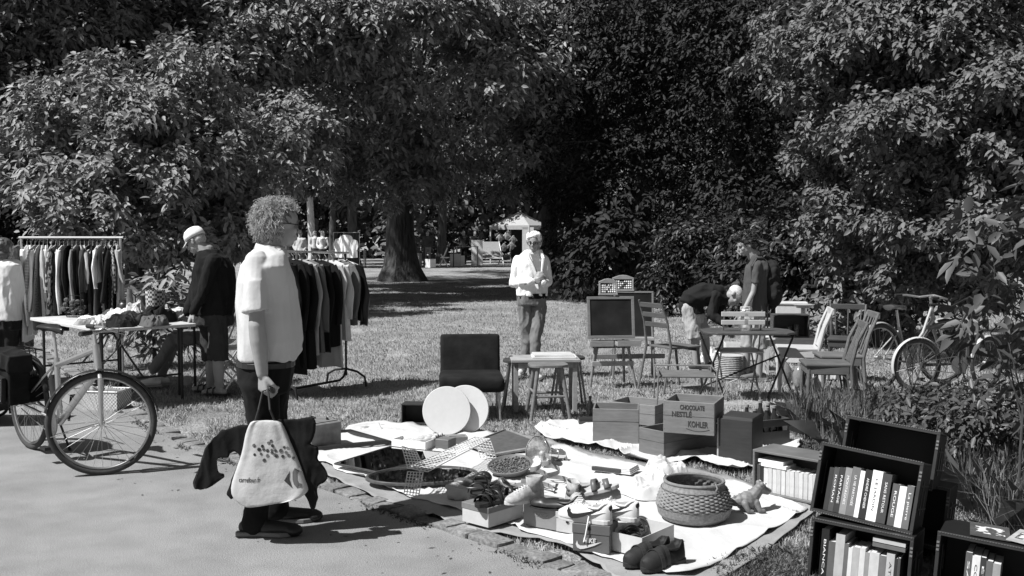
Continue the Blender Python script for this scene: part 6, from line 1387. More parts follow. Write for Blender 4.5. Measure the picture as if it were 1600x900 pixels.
# white chest, box with glassware, jars
wc = P(1215, 520, 12.5); t = T('white_chest', 'white painted chest with a lid behind the youth with the backpack', 'chest', (P(1213, 500, 12.6).x, 12.6, 0), R(-12)); mb = MB(); mb.box(0, .36, 0, .26, 0, .72); O('chest_body', mb, paint(.55), t, bevel=.004); mb = MB(); mb.box(-.012, .372, -.012, .272, .721, .745); O('lid', mb, paint(.58), t, bevel=.004)
b = G(1228, 590); t = T('display_box', 'dark open box standing on a low pale bench with glassware inside', 'box', (b.x-.08, b.y+.25, .42), R(-3)); O('box_body', crate(.40, .2, .26, .012, 'front'), wood(.07), t)
for i in range(3):
    g = T('drinking_glass', ['drinking glass at the left in the dark display box', 'drinking glass in the middle of the dark display box', 'drinking glass at the right in the dark display box'][i], 'glass', (b.x+.02+.09*i, b.y+.33, .432), 0, 'glasses in the display box'); mb = MB(); mb.lathe([(0, .003), (.026, 0), (.034, .09+.02*i)], n=18); O('glass', mb, M(.6, 'glass', .1, .1, 5, 0, spec=.9, trans=.8), g, smooth=True, mods=[('SOLIDIFY', dict(thickness=.002))])
t = table('low pale bench under the dark display box', (b.x+.12, b.y+.35, 0), R(-3), .62, .32, .42, paint(.6), leg=.02, name='bench', cat='bench')
for i, (px, py, r_, h_, lab) in enumerate([(1228, 600, .085, .24, 'big round glass demijohn under the white chair'), (1252, 604, .07, .22, 'grey glass flask right of the demijohn')]):
    a = G(px, py); t = T('glass_flask', lab, 'flask', (a.x, a.y+.08, 0), 0); mb = MB(); mb.lathe([(0, .004), (r_*.8, 0), (r_, .05), (r_, h_*.6), (r_*.5, h_*.85), (r_*.25, h_*.95), (r_*.28, h_*1.1)], n=24); O('glass', mb, M(.35, 'glass', .12, .1, 5, 0, spec=.8, trans=.5), t, smooth=True)
a = G(1238, 502, .72); t = T('wicker_tray', 'small stack of dishes on the white bench behind the white chair', 'dish', (P(1258, 470, 12.3).x-.02, 12.3, .0)); mb = MB(); mb.cyl((0, 0, 0), (0, 0, .70), .03); O('pedestal', mb, paint(.5), t); mb = MB(); mb.lathe([(0, .70), (.08, .70), (.12, .74), (.11, .745), (0, .71)], n=24); O('bowl', mb, M(.3, 'ceramic', .3), t, smooth=True)
crumple('crumpled light plastic bag under the folding table at the left', G(1112, 570), .16, .12, .22, M(.6, 'plastic', .3, .1, 20, .3), 11, 'plastic_bag', 'bag', z=0)
a = G(1140, 590); t = T('wicker_hamper', 'light woven hamper behind the dark folding table', 'hamper', (a.x, a.y, 0), R(10)); mb = MB(); 
for k in range(13): mb.lathe([(.16, .02*k+.002), (.168, .02*k+.010), (.16, .02*k+.018)], n=28)
O('weave', mb, M(.3, 'straw', .8, .25, 40, .3), t, smooth=True); mb = MB(); mb.lathe([(0, .245), (.16, .25)], n=28); O('lid', mb, M(.4, 'straw', .8), t)
crumple('pale cloth heap between the white chair and the wooden chairs', G(1298, 590), .22, .16, .30, fab(.62), 15, 'cloth_heap', 'cloth', z=0)
a = G(1122, 566); t = T('cardboard_box', 'pale open carton on the grass by the feet of the bending person', 'box', (a.x+.15, a.y+.25, 0), R(-6)); O('box_body', crate(.5, .3, .2, .006), M(.6, 'card', .8), t)
# ================================================================ BICYCLES
def bicycle(label, Mrear, heading, wb, steer, g_frame, loop=False, tyre=.04, rim_g=.5, saddle_h=.92, fender_g=None, r=.345, hb='flat', hbh=1.0, spokes=28, rack=True, top_tube=True, dark_saddle=True, group=None, saddle_g=.02, sf_=0.0, hto=.23, tk=1.0):
    t = T('bicycle', label, 'bicycle', Mrear, heading, group); fm = metal(g_frame, .4) if g_frame > .3 and not loop else paint(g_frame*.8, .5); ty = M(tyre, 'rubber', .85, .2, 40, .2); rm = metal(rim_g, .3)
    HZ = Matrix.Translation((wb, 0, 0)) @ Matrix.Rotation(steer, 4, 'Z') @ Matrix.Translation((-wb, 0, 0))
    def wheel(cx, Mw_, nm='wheel'):
        c = V(cx, 0, r); w = MB(); w.m = Mw_; w.cyl(c-V(0, .04, 0), c+V(0, .04, 0), .018, n=14); o = O(nm, w, metal(.6), t)
        def circ(rad, n=64): return [Mw_ @ (c+V(rad*math.cos(2*PI*i/n), 0, rad*math.sin(2*PI*i/n))) for i in range(n)]
        m1 = MB(); m1.tube(circ(r-.019), .0195, 10, close=True); O('tyre', m1, ty, o, smooth=True)
        m2 = MB(); m2.tube(circ(r-.043), .0095, 6, close=True); O('rim', m2, rm, o, smooth=True)
        m3 = MB()
        for i in range(spokes):
            a = 2*PI*i/spokes; a2 = a+(.35 if i % 2 else -.35); m3.cyl(Mw_ @ (c+V(.02*math.cos(a2), .03*(1 if i % 4 < 2 else -1), .02*math.sin(a2))), Mw_ @ (c+V((r-.045)*math.cos(a), 0, (r-.045)*math.sin(a))), .0013, n=4, cap=False)
        O('spokes', m3, M(.45, 'steel', .55, .05, 20, 0, metal=.6), o)
        if fender_g is not None:
            mf = MB(); rg = []
            a0, a1 = (R(20), R(200)) if cx < .5 else (R(10), R(165))
            for i in range(33):
                a = a0+(a1-a0)*i/32; rr = r+.018
                rg.append([Mw_ @ (c+V((rr-.008*abs(q)/.024*1.2)*math.cos(a), q, (rr-.008*abs(q)/.024*1.2)*math.sin(a))) for q in (-.026, -.014, 0, .014, .026)])
            mf.loft(rg, close_u=False, cap=False)
            for q in (-1, 1): mf.cyl(Mw_ @ (c+V(0, q*.045, 0)), Mw_ @ (c+V(-(r+.01)*math.cos(.5), q*.028, (r+.01)*math.sin(-.2))), .002, n=4)
            O('fender', mf, paint(fender_g, .3), o, smooth=True, mods=[('SOLIDIFY', dict(thickness=.0015))])
        return o
    wheel(0, Matrix.Identity(4)); wheel(wb, HZ)
    bb = V(.44+sf_*.5, 0, .27); st = V(.30+sf_, 0, saddle_h-.22); ht = V(wb-hto, 0, .86); hb_ = V(wb-hto+.035, 0, .70); ra = V(0, 0, r)
    mb = MB(); mb.cyl(bb, st, .016*tk); mb.cyl(ht, hb_, .019*tk, n=12); mb.tube([hb_, bb], .020*tk, 10)
    if loop: mb.tube([ht-V(-.01, 0, .03), V(wb-.36, 0, .56), V(.50, 0, .40), V(.42, 0, .36)], .014, 8)
    elif top_tube: mb.tube([ht-V(-.005, 0, .03), st-V(-.02, 0, .05)], .016*tk, 8)
    for q in (-1, 1): mb.cyl(st-V(0, 0, .03), ra+V(0, q*.06, 0), .008); mb.cyl(bb, ra+V(0, q*.06, 0), .010)
    O('frame', mb, fm, t, smooth=True)
    mb = MB(); mb.m = HZ; crown = V(wb-.13, 0, .66)
    # the fork turns with the wheel about the axle's vertical: close enough to the head tube
    mb = MB(); cr = hb_+V(.01, 0, -.01)
    for q in (-1, 1):
        axq = HZ @ V(wb, q*.055, r); mb.tube([cr, cr+(HZ @ V(wb, q*.05, 0)-HZ @ V(wb, 0, 0))+V(.02, 0, -.04), axq.lerp(cr, .35)+(HZ @ V(wb, q*.02, 0)-HZ @ V(wb, 0, 0)), axq], [.014, .015, .013, .009], 8)
    O('fork', mb, metal(.55, .45) if g_frame > .3 and not loop else fm, t, smooth=True)
    mb = MB(); mb.cyl(st, V(.26+sf_, 0, saddle_h-.04), .0125); O('seat_post', mb, metal(.6), t)
    mb = MB(); rings = []
    for x, w2, z in ((-.12, .05, 0), (-.11, .075, .012), (-.05, .08, .014), (.02, .045, .006), (.08, .022, .0), (.14, .018, -.004), (.155, .008, -.01)):
        rings.append([V(.25+sf_+x, w2*math.cos(a), saddle_h+z-.02+.022*math.sin(a)) for a in [2*PI*i/14 for i in range(14)]])
    mb.loft(rings); O('saddle', mb, M(saddle_g, 'leather', .3, .15, 20, .05), t, smooth=True)
    stem = ht+V(-.02, 0, .07); hd = (HZ @ V(1, 0, 0)-HZ @ V(0, 0, 0)); hsd = V(-hd.y, hd.x)
    mb = MB(); mb.cyl(ht, stem, .013); topz = V(0, 0, hbh-stem.z)
    if hb == 'flat': pts = [stem+topz+hsd*.30-hd*.06, stem+topz+hsd*.12+hd*.05, stem+topz+hd*.06, stem+topz-hsd*.12+hd*.05, stem+topz-hsd*.30-hd*.06]
    else: pts = [stem+topz+hsd*.27-hd*.22, stem+topz+hsd*.27-hd*.08, stem+topz+hsd*.2+hd*.04+V(0, 0, -.02), stem+V(0, 0, .02)+hd*.05, stem+topz-hsd*.2+hd*.04+V(0, 0, -.02), stem+topz-hsd*.27-hd*.08, stem+topz-hsd*.27-hd*.22]
    mb.cyl(stem, stem+topz+hd*.05, .012); mb.tube(pts, .011, 8); O('handlebar', mb, metal(.5) if rim_g > .3 else BLACK, t, smooth=True)
    for e, e2 in ((pts[0], pts[1]), (pts[-1], pts[-2])): mb = MB(); mb.cyl(e, e.lerp(e2, .6 if hb != 'flat' else .5), .0165); O('grip', mb, M(.02 if rim_g < .9 else .7, 'rubber', .7), t, smooth=True)
    for s_, q in ((-1, .10), (1, -.10)):
        mb = MB(); mb.cyl(bb+V(0, q*.6, 0), bb+V(.05*s_, q, -.16*s_), .009); c2 = bb+V(.05*s_, q*1.1, -.16*s_); mb.box(c2.x-.045, c2.x+.045, c2.y-.04 if q < 0 else c2.y, c2.y if q < 0 else c2.y+.04, c2.z-.010, c2.z+.010); O('pedal', mb, BLACK, t)
    mb = MB(); mb.lathe([(.02, -.004), (.09, -.004), (.09, .004), (.02, .004)], c=bb+V(0, -.06, 0), n=30, M=Matrix.Rotation(R(90), 3, 'X')); mb.tube([bb+V(0, -.06, .09), ra+V(0, -.06, .035)], .004, 5); mb.tube([bb+V(0, -.06, -.09), ra+V(0, -.06, -.035)], .004, 5); O('chain_ring', mb, metal(.25), t)
    if rack:
        mb = MB()
        for q in (-1, 1): mb.tube([V(.16, q*.05, .74), V(-.22, q*.06, .745)], .006, 6); mb.tube([V(-.02, q*.06, .74), ra+V(0, q*.07, .02)], .005, 6); mb.tube([V(-.15, q*.06, .74), ra+V(0, q*.07, .02)], .005, 6)
        for k in range(4): mb.cyl(V(-.2+.1*k, -.06, .745), V(-.2+.1*k, .06, .745), .004, n=6)
        O('rear_rack', mb, BLACK, t)
    return t, HZ, hd, hsd, stem, topz
ra_, rf_ = G(48, 701), G(161, 742); dv = rf_-ra_
bk1, HZ, hd, hsd, stem, topz = bicycle('silver bicycle with its front wheel turned, standing on the path before the clothes table', (ra_.x, ra_.y, 0), math.atan2(dv.y, dv.x), dv.length, R(62), .55, hb='flat', hbh=.96, saddle_h=.94, fender_g=.02, spokes=32, rim_g=.45, sf_=.20, hto=.07, tk=1.25)
mb = MB(); 
for k, q in enumerate((-.05, .05, .02)): mb.tube([stem+topz+hsd*q*4+hd*.03, stem+topz+hd*(.16+.03*k)+V(0, 0, .03-.04*k), stem+hd*(.13)+V(0, 0, -.12), V(dv.length-.20, q*.4, .62)], .003, 5)
O('brake_cables', mb, M(.06, 'rubber', .4), bk1, smooth=True)
mb = MB(); mb.lathe([(.0, 0), (.025, .004), (.032, .03), (.0, .032)], c=stem+hd*.08+V(0, 0, -.1), n=16, M=hd.to_track_quat('Z', 'Y').to_matrix()); O('front_lamp', mb, M(.5, 'glass', .1, .1, 5, 0, metal=.5), bk1, smooth=True)
mb = MB(); mb.cyl((.38, .05, .27), (.30, .16, .02), .008); mb.cyl((.30, .16, .02), (.26, .18, .004), .012); O('kickstand', mb, BLACK, bk1)
bt = T('water_bottle', 'dark bottle in the frame of the silver bicycle', 'bottle', bk1.location, bk1.rotation_euler.z); mb = MB(); mb.cyl((.50, 0, .36), (.43, 0, .56), .034, n=16); mb.cyl((.43, 0, .56), (.42, 0, .59), .018, n=12); O('bottle_body', mb, M(.03, 'plastic', .3), bt, smooth=True)
pb = T('pannier_bag', 'black pannier bag hanging on the rear rack of the silver bicycle', 'bag', bk1.location, bk1.rotation_euler.z)
mb = MB(); Mp = Matrix.Translation((.03, -.15, .37)) @ Matrix.Rotation(R(6), 4, 'Y'); mb.box(-.15, .18, -.07, .07, .02, .34, Mp); mb.prism([(-.13, -.09), (.16, -.09), (.16, .05), (-.13, .05)], .37, .55)
organic('bag_body', mb, M(.011, 'fabric', .8, .25, 10, .5, spec=.2), pb, world=False, voxel=.008, smooth=8, wr=dict(amp=.012, sc=(9, 9, 9)))
mb = MB(); mb.box(-.16, .19, -.085, .08, .26, .38, Mp); organic('flap', mb, M(.013, 'fabric', .7, .25, 10, .5, spec=.2), pb, world=False, voxel=.007, smooth=6, wr=dict(amp=.010, sc=(9, 9, 9)))
mb = MB(); mb.box(-.12, .15, -.115, -.081, .03, .22, Mp); O('front_pocket', mb, M(.02, 'fabric', .7, .25, 10, .5), pb, bevel=.012, seg=2, smooth=True)
mb = MB(); mb.tube([Mp @ V(*q) for q in ((-.172, -.05, .30), (-.172, -.06, .15), (-.165, -.04, .05), (-.165, .03, .04))], .004, 5); mb.tube([Mp @ V(*q) for q in ((-.10, -.118, .20), (.13, -.118, .20), (.14, -.118, .05), (-.11, -.118, .05))], .003, 5, close=True); O('piping', mb, M(.5, 'reflective', .4), pb)
mb = MB(); mb.box(-.175, -.171, -.03, .01, .22, .25, Mp); O('tag', mb, M(.7, 'cotton'), pb)
# right bicycles
ra_, rf_ = G(1372, 612), G(1487, 598); dv = rf_-ra_
bicycle('pale step-through bicycle with white fenders behind the wooden chairs', (ra_.x, ra_.y, 0), math.atan2(dv.y, dv.x), 1.04, R(-12), .42, loop=True, fender_g=.35, saddle_h=.86, hb='city', hbh=.94, rim_g=.4, rack=False, saddle_g=.05)
ra_ = G(1432, 612)
bicycle('black bicycle half hidden in the low shrubs in front of the pale one', (ra_.x, ra_.y, 0), R(12), .80, R(20), .02, fender_g=.5, saddle_h=.66, hb='city', hbh=.86, rim_g=.2, rack=False, saddle_g=.02, r=.27)
# dark trailer at the left edge
a = G(-30, 668); t = T('cargo_trailer', 'dark low cargo trailer cut off by the left edge on the path', 'trailer', (a.x, a.y, 0), R(-4)); mb = MB(); mb.add([V(-.5, 0, .12), V(.06, 0, .10), V(.24, 0, .30), V(.26, 0, .42), V(-.5, 0, .42), V(-.5, .45, .12), V(.06, .45, .10), V(.24, .45, .30), V(.26, .45, .42), V(-.5, .45, .42)], [[0, 1, 2, 3, 4], [5, 6, 7, 8, 9], [0, 1, 6, 5], [1, 2, 7, 6], [2, 3, 8, 7], [3, 4, 9, 8], [4, 0, 5, 9]]); O('trailer_body', mb, M(.014, 'canvas', .8), t, bevel=.01)
for y in (-.03, .48): mb = MB(); mb.tube([V(-.15+.11*math.cos(x), y, .12+.11*math.sin(x)) for x in [2*PI*i/24 for i in range(24)]], .014, 6, close=True); O('wheel', mb, BLACK, t)
# ================================================================ CLOTHES
def garment(label, loc, rz, L, mat, sleeve=0, w=.42, th=.05, flare=1.15, name='hanging_shirt', cat='clothing', group=None, seed=0, vneck=False, open_=0):
    rd = random.Random(seed); t = T(name, label, cat, loc, rz, group); mb = MB(); rings = []; N = 40; K = 16; ph = rd.uniform(0, 6)
    for i in range(K+1):
        u = i/K
        if u < .12: hw = .055+(w/2-.055)*math.sin(u/.12*PI/2)**.8; z = -.035-.10*(u/.12)**1.6
        else: hw = w/2*(1+(flare-1)*(u-.12)/.88); z = -.135-(L-.135)*(u-.12)/.88
        ht = th*(.35+.65*min(1, u*3))*(1+.25*u)
        r = []
        for k in range(N):
            a = 2*PI*k/N; f = (.15+.35*u)*math.sin(a*5+ph+2*u)+(.1+.2*u)*math.sin(a*9+ph*2); r.append(V(ht*math.cos(a)*(1+f)+.012*math.sin(u*4+ph), hw*math.sin(a)*(1+.03*math.sin(a*7+ph)), z+.01*math.sin(a*3+ph)*u))
        rings.append(r)
    mb.loft(rings); O('cloth_body', mb, mat, t, smooth=True)
    if sleeve:
        for s_ in (-1, 1):
            mb = MB(); a0, a1 = rd.uniform(-.02, .02), rd.uniform(-.05, .05); rings = []; p3 = rd.uniform(0, 6)
            for i2 in range(13):
                u = i2/12; c = V(a0*u+a1*u*u, s_*(w/2-.035+.075*min(1, u*2.2)-.03*u*u), -.085-(sleeve+.04)*u)
                rx2 = (.030-.010*u)*(1+.35*math.sin(u*9+p3))*(th/.05)**.4; ry2 = (.064-.020*u)*(1+.10*math.sin(u*13+p3))*(.55+.45*min(1, u*5))
                rings.append([c+V(rx2*math.cos(t2)*(1+.25*math.sin(3*t2+p3+u*5)), ry2*math.sin(t2), .01*math.sin(2*t2+p3)) for t2 in [2*PI*k2/18 for k2 in range(18)]])
            mb.loft(rings); O('sleeve', mb, mat, t, smooth=True)
    mb = MB(); mb.tube([(0, -.19, -.115), (0, -.1, -.06), (0, 0, -.035), (0, .1, -.06), (0, .19, -.115)], .006, 6); mb.tube([(0, 0, -.035), (0, 0, .0), (.0, .022, .02), (0, .01, .045), (0, -.018, .04)], .0025, 5); O('hanger', mb, M(.4, 'plastic', .4), t)
    return t
# left rack
rb0, rb1 = P(33, 375, 10.95), P(188, 371, 10.75); rk = T('clothes_rack', 'long clothes rack full of garments behind the clothes table at the left', 'clothes rack', (rb0.x, rb0.y, 0)); zt = 1.55
l0, l1 = V(0, 0, zt), V(rb1.x-rb0.x, rb1.y-rb0.y, zt)
mb = MB(); mb.cyl(l0-(l1-l0)*.02, l1+(l1-l0)*.03, .014); O('rail', mb, metal(.42), rk)
for e in (l0, l1):
    mb = MB(); mb.cyl(V(e.x, e.y, .05), e, .013); O('upright', mb, metal(.6), rk); mb = MB(); mb.cyl(V(e.x, e.y-.25, .03), V(e.x, e.y+.25, .03), .013); O('foot', mb, metal(.4), rk)
DOTS = pattern_mat(.035, .22, 38, 'dots'); PRN = pattern_mat(.04, .5, 26, 'n'); CHK = pattern_mat(.05, .4, 40, 'check'); STR = pattern_mat(.08, .5, 20, 'stripes')
G1 = [('long dark printed coat', pattern_mat(.06, .14, 20, 'n'), 1.15, .6), ('long white shirt', fab(.82), 1.05, .75), ('white blouse', fab(.75), .98, .6), ('dark striped shirt', STR, .72, .4), ('dark dress with pale dots', DOTS, .92, .0), ('pale grey cardigan', fab(.42), .8, .5), ('light blouse', fab(.55), .75, .5), ('grey knitted top', fab(.25), .7, .4),
      ('patterned blouse', PRN, .7, .4), ('dark skirt like dress', fab(.03), .95, 0), ('white long sleeved shirt', fab(.72), .68, .62), ('black jacket', fab(.015), .72, .55), ('black cardigan', fab(.02), .8, .55), ('mid grey coat', fab(.28), .66, .5), ('dark blouse', fab(.07), .7, .4), ('light grey jacket', fab(.4), .5, .3), ('dark top', fab(.05), .75, .4), ('black dress', fab(.02), .9, 0),
      ('grey dress', fab(.16), .8, 0), ('white cropped shirt', fab(.8), .42, .35), ('dark long dress', fab(.03), .95, 0), ('checked tunic', CHK, .7, .4), ('black trouser suit', fab(.018), .95, .5), ('long beige dress', fab(.38), 1.0, .3)]
for i, (nm, m_, L_, sl) in enumerate(G1):
    u = (i+.4)/len(G1); p_ = rb0.lerp(rb1, u); rzz = .28+RND.uniform(-.25, .25)+(-.5 if i == 0 else 0)
    garment(f'{nm}, {ordw(i)} from the left on the left rack', (p_.x+(-.05 if i == 0 else 0), p_.y, zt-.045), rzz, L_, m_, sl, w=.40, th=.026, seed=i, group='garments on the left clothes rack')
# second rack
f0, f1 = G(432, 622), G(541, 601); dirv = (f1-f0); dirv.normalize(); f0 = f0+dirv*.0; h0, h1 = 1.43, 1.39
rk2 = T('clothes_rack', 'dark steel clothes rack with coats behind the man in the white shirt', 'clothes rack', (f0.x, f0.y, 0)); d_ = f1-f0; nrm = V(-dirv.y, dirv.x)
mb = MB(); mb.tube([V(0, 0, .06), d_*.9+V(0, 0, .06), d_*.96+V(0, 0, .09), d_+V(0, 0, .16)], .013, 8); O('base_tube', mb, BLACK, rk2, smooth=True)
for e, hh in ((V(0, 0, 0), h0), (d_, h1)):
    mb = MB(); mb.cyl(e+V(0, 0, .1), e+V(0, 0, hh), .012); O('upright', mb, BLACK, rk2); mb = MB(); mb.tube([e+nrm*.27, e+nrm*.25+V(0, 0, .10), e+nrm*.15+V(0, 0, .15), e+V(0, 0, .17), e-nrm*.15+V(0, 0, .15), e-nrm*.25+V(0, 0, .10), e-nrm*.27], .012, 8); O('foot', mb, BLACK, rk2, smooth=True)
mb = MB(); mb.cyl(V(0, 0, h0)-d_*.08, d_*1.05+V(0, 0, h1), .012); O('rail', mb, metal(.6), rk2)
az = math.atan2(dirv.y, dirv.x)
G2 = [('black winter coat with fur collar', fab(.010), 1.08, .65, .07), ('black long coat', fab(.012), 1.15, .6, .07), ('black quilted coat', fab(.010), 1.1, .6, .07), ('light lined grey coat', fab(.30), .98, .6, .05), ('grey tweed coat', fab(.11), .95, .62, .06), ('black blazer', fab(.010), .95, .6, .06), ('black jacket', fab(.014), .9, .55, .05), ('pale cotton dress', fab(.45), 1.12, .3, .05), ('white linen shirt', fab(.55), .85, .5, .05), ('grey brown jacket', fab(.12), .7, .5, .05), ('black leather jacket', M(.010, 'leather', .35, .2, 20, .2), .66, .58, .06)]
for i, (nm, m_, L_, sl, th_) in enumerate(G2):
    u = .06+.93*i/(len(G2)-1); p_ = f0.lerp(f1, u); garment(f'{nm}, {ordw(i)} from the left on the second rack', (p_.x, p_.y, h0+(h1-h0)*u-.045), az+RND.uniform(-.12, .12), L_, m_, sl, w=.44, th=th_, seed=40+i, name='hanging_coat', group='garments on the second clothes rack')
# ---- clothes table
Cc, Aa, Bb = V(-3.68, 9.09), V(-4.91, 10.40), V(-3.05, 9.95); ex = (Aa-Cc).normalized(); ey = V(-ex.y, ex.x); ey = ey if ey.dot(Bb-Cc) > 0 else -ey
tt = T('trestle_table', 'long folding table piled with clothes behind the silver bicycle', 'table', (Cc.x, Cc.y, 0)); W_, D_ = 1.8, .92; h_ = .74
loc = lambda a, b, z=0: ex*a+ey*b+V(0, 0, z)
mb = MB(); vs = [loc(0, 0), loc(W_, 0), loc(W_, D_), loc(0, D_)]; mb.add([v+V(0, 0, h_-.03) for v in vs]+[v+V(0, 0, h_) for v in vs], [[0, 1, 2, 3], [4, 5, 6, 7], [0, 1, 5, 4], [1, 2, 6, 5], [2, 3, 7, 6], [3, 0, 4, 7]]); O('tabletop', mb, wood(.5), tt, bevel=.004)
for a_ in (.15, W_-.15):
    for b_ in (.08, D_-.08): mb = MB(); mb.cyl(loc(a_, b_, h_-.031), loc(a_, b_, 0), .014); O('leg', mb, BLACK, tt)
    mb = MB(); mb.cyl(loc(a_, .08, .25), loc(a_, D_-.08, .25), .010); O('crossbar', mb, BLACK, tt)
mb = MB(); mb.cyl(loc(.15, D_/2, .25), loc(W_*.55, D_/2, h_-.04), .010); mb.cyl(loc(W_-.15, D_/2, .25), loc(W_*.45, D_/2, h_-.04), .010); O('brace', mb, BLACK, tt)
tt2 = T('trestle_table', 'smaller folding table with pale clothes right behind the long clothes table', 'table', (G(232, 600).x, 10.3, 0)); 
mb = MB(); mb.box(-.25, .62, -.3, .3, .705, .735); O('tabletop', mb, wood(.4), tt2, bevel=.004)
for x in (-.2, .57):
    for y in (-.25, .25): mb = MB(); mb.cyl((x, y, .705), (x, y, 0), .013); O('leg', mb, BLACK, tt2)
PC = [(.15, .25, .16, .1, .10, .02, 'black trousers heaped at the near corner'), (.30, .45, .2, .14, .13, .04, 'dark crumpled sweater in the middle'), (.10, .55, .18, .13, .10, .10, 'dark grey shirt at the right edge'), (.55, .30, .18, .12, .09, .45, 'light grey crumpled top'), (.75, .55, .2, .14, .13, .72, 'white crumpled blouse at the back'), (.40, .75, .22, .13, .16, .02, 'black jacket rolled on the pile'), (.95, .3, .2, .14, .05, .7, 'white flat cloth left'),
      (1.15, .6, .15, .12, .08, .08, 'dark folded cloth left of the centre'), (.62, .12, .12, .1, .06, .3, 'grey scarf at the front edge'), (.22, .08, .16, .08, .07, .5, 'pale knitted thing hanging over the near edge'), (.85, .8, .16, .1, .12, .25, 'grey sweater at the back'), (.5, .55, .12, .1, .17, .6, 'rolled pale socks on top')]
for i, (a_, b_, rx_, ry_, hh, g_, lab) in enumerate(PC):
    c_ = V(Cc.x, Cc.y)+loc(a_, b_); crumple(lab+' of the long clothes table', c_, rx_, ry_, hh*1.15, fab(g_), 20+i, 'piled_garment', 'clothing', rz=i*.9, z=h_, group='clothes piled on the long table')
for i, (px, g_, lab) in enumerate([(225, .6, 'left'), (255, .7, 'middle'), (285, .45, 'right')]):
    c_ = P(px, 490, 10.25+.1*(i % 2)); crumple(f'pale folded garment on the smaller table, {lab} one', c_, .16, .14, .10, fab(g_), 50+i, 'piled_garment', 'clothing', rz=i, z=.735, group='clothes on the smaller table')
crumple('pale striped garment lying along the back of the smaller table', V(P(250, 485, 10.45).x, 10.48), .3, .1, .13, pattern_mat(.3, .7, 18, 'stripes'), 55, 'piled_garment', 'clothing', z=.735)
# objects at the left end of the long table
c_ = V(Cc.x, Cc.y)+loc(1.55, .35); t = T('wire_basket', 'small wire basket with dark flowers at the left end of the long table', 'basket', (c_.x, c_.y, h_)); mb = MB()
for r_, z in ((.07, 0), (.09, .05), (.11, .10)): mb.tube([V(r_*math.cos(2*PI*i/20), r_*math.sin(2*PI*i/20), z+.003) for i in range(20)], .003, 5, close=True)
for i in range(14): a_ = 2*PI*i/14; mb.cyl((.07*math.cos(a_), .07*math.sin(a_), 0), (.11*math.cos(a_+.3), .11*math.sin(a_+.3), .1), .002, n=4)
mb.tube([(-.11, 0, .1), (-.06, 0, .22), (.06, 0, .22), (.11, 0, .1)], .003, 5); O('wire', mb, BLACK, t)
mb = MB(); rd = random.Random(5)
for i in range(24): mb.ell((rd.uniform(-.09, .09), rd.uniform(-.09, .09), rd.uniform(.05, .18)), rd.uniform(.012, .028), n=7, m=5)
O('dried_flowers', mb, M(.08, 'petal', .8, .6, 50, .5), t)
for i, (a_, b_, rr, hh, g_, lab, kind) in enumerate([(1.25, .75, .075, .17, .06, 'dark metal pot at the back of the long table', 'pot'), (1.05, .85, .06, .22, .10, 'tall dark jug with spout at the back of the long table', 'jug'), (.95, .68, .035, .30, .2, 'slim metal bottle between the jug and the woven box', 'bottle')]):
    c_ = V(Cc.x, Cc.y)+loc(a_, b_); t = T('metal_'+kind, lab, kind, (c_.x, c_.y, h_)); mb = MB(); mb.lathe([(0, 0), (rr, 0), (rr*1.05, hh*.3), (rr*.95, hh*.7), (rr*.7, hh*.85), (rr*.75, hh), (rr*.68, hh), (rr*.6, hh*.8)], n=22); O('vessel', mb, M(g_, 'metal', .35, .3, 12, .1, metal=.6), t, smooth=True); mb = MB(); mb.tube([(rr, 0, hh*.3), (rr*1.7, 0, hh*.4), (rr*1.7, 0, hh*.75), (rr*.8, 0, hh*.85)], .006, 6); O('handle', mb, BLACK, t, smooth=True)
c_ = V(Cc.x, Cc.y)+loc(.62, .80); t = T('woven_bin', 'tall bin with a woven two-tone pattern at the back of the long table', 'bin', (c_.x, c_.y, h_)); mb = MB(); mb.lathe([(0, 0), (.085, 0), (.095, .30), (.09, .30), (.08, .01)], n=26); O('bin_body', mb, pattern_mat(.05, .5, 45, 'check'), t, smooth=True)
# crate and folding chair under and behind
a = G(128, 640); t = T('plastic_crate', 'white perforated plastic crate on the grass seen through the bicycle wheel', 'crate', (a.x, a.y, 0), R(-8)); O('crate_body', crate(.34, .26, .16, .006), pattern_mat(.75, .2, 60, 'check'), t)
mb = MB(); mb.box(-.006, .346, -.006, .266, .161, .172) if False else mb.tube([(0, 0, .165), (.34, 0, .165), (.34, .26, .165), (0, .26, .165)], .008, 6, close=True); O('rim', mb, paint(.8), t)
Msh = Mz((a.x+.05, a.y+.06, .10), R(30)); shoe('pale old sneaker lying in the perforated plastic crate', Msh, 'sneaker', CV, RB, name='sneaker')
def folding_seat(label, base, rz, g=.6, seat_g=.6, group=None):
    t = T('folding_chair', label, 'chair', base, rz, group); fr = metal(g)
    for s_ in (-1, 1):
        x = s_*.21; mb = MB(); mb.tube([(x, -.22, 0), (x, .10, .46), (x, .26, .85)], .010, 8); O('leg', mb, fr, t, smooth=True); mb = MB(); mb.tube([(x*.92, .26, 0), (x*.92, -.18, .45)], .010, 8); O('leg', mb, fr, t, smooth=True)
    mb = MB(); mb.box(-.2, .2, -.2, .18, .445, .46); O('seat', mb, fab(seat_g), t, bevel=.006); mb = MB(); mb.box(-.2, .2, .20, .215, .62, .84, Matrix.Rotation(R(-4), 4, 'X')); O('backrest', mb, fab(seat_g), t, bevel=.006)
    mb = MB(); mb.cyl((-.2, -.2, .03), (.2, -.2, .03), .009); O('crossbar', mb, fr, t); return t
folding_seat('pale tubular folding chair under the seated person behind the man in the cap', (P(336, 560, 10.8).x+.02, 10.8, 0), R(-82))
folding_seat('pale folding chair between the man in the cap and the man in the white shirt', G(372, 612), R(-60), .6, .7)
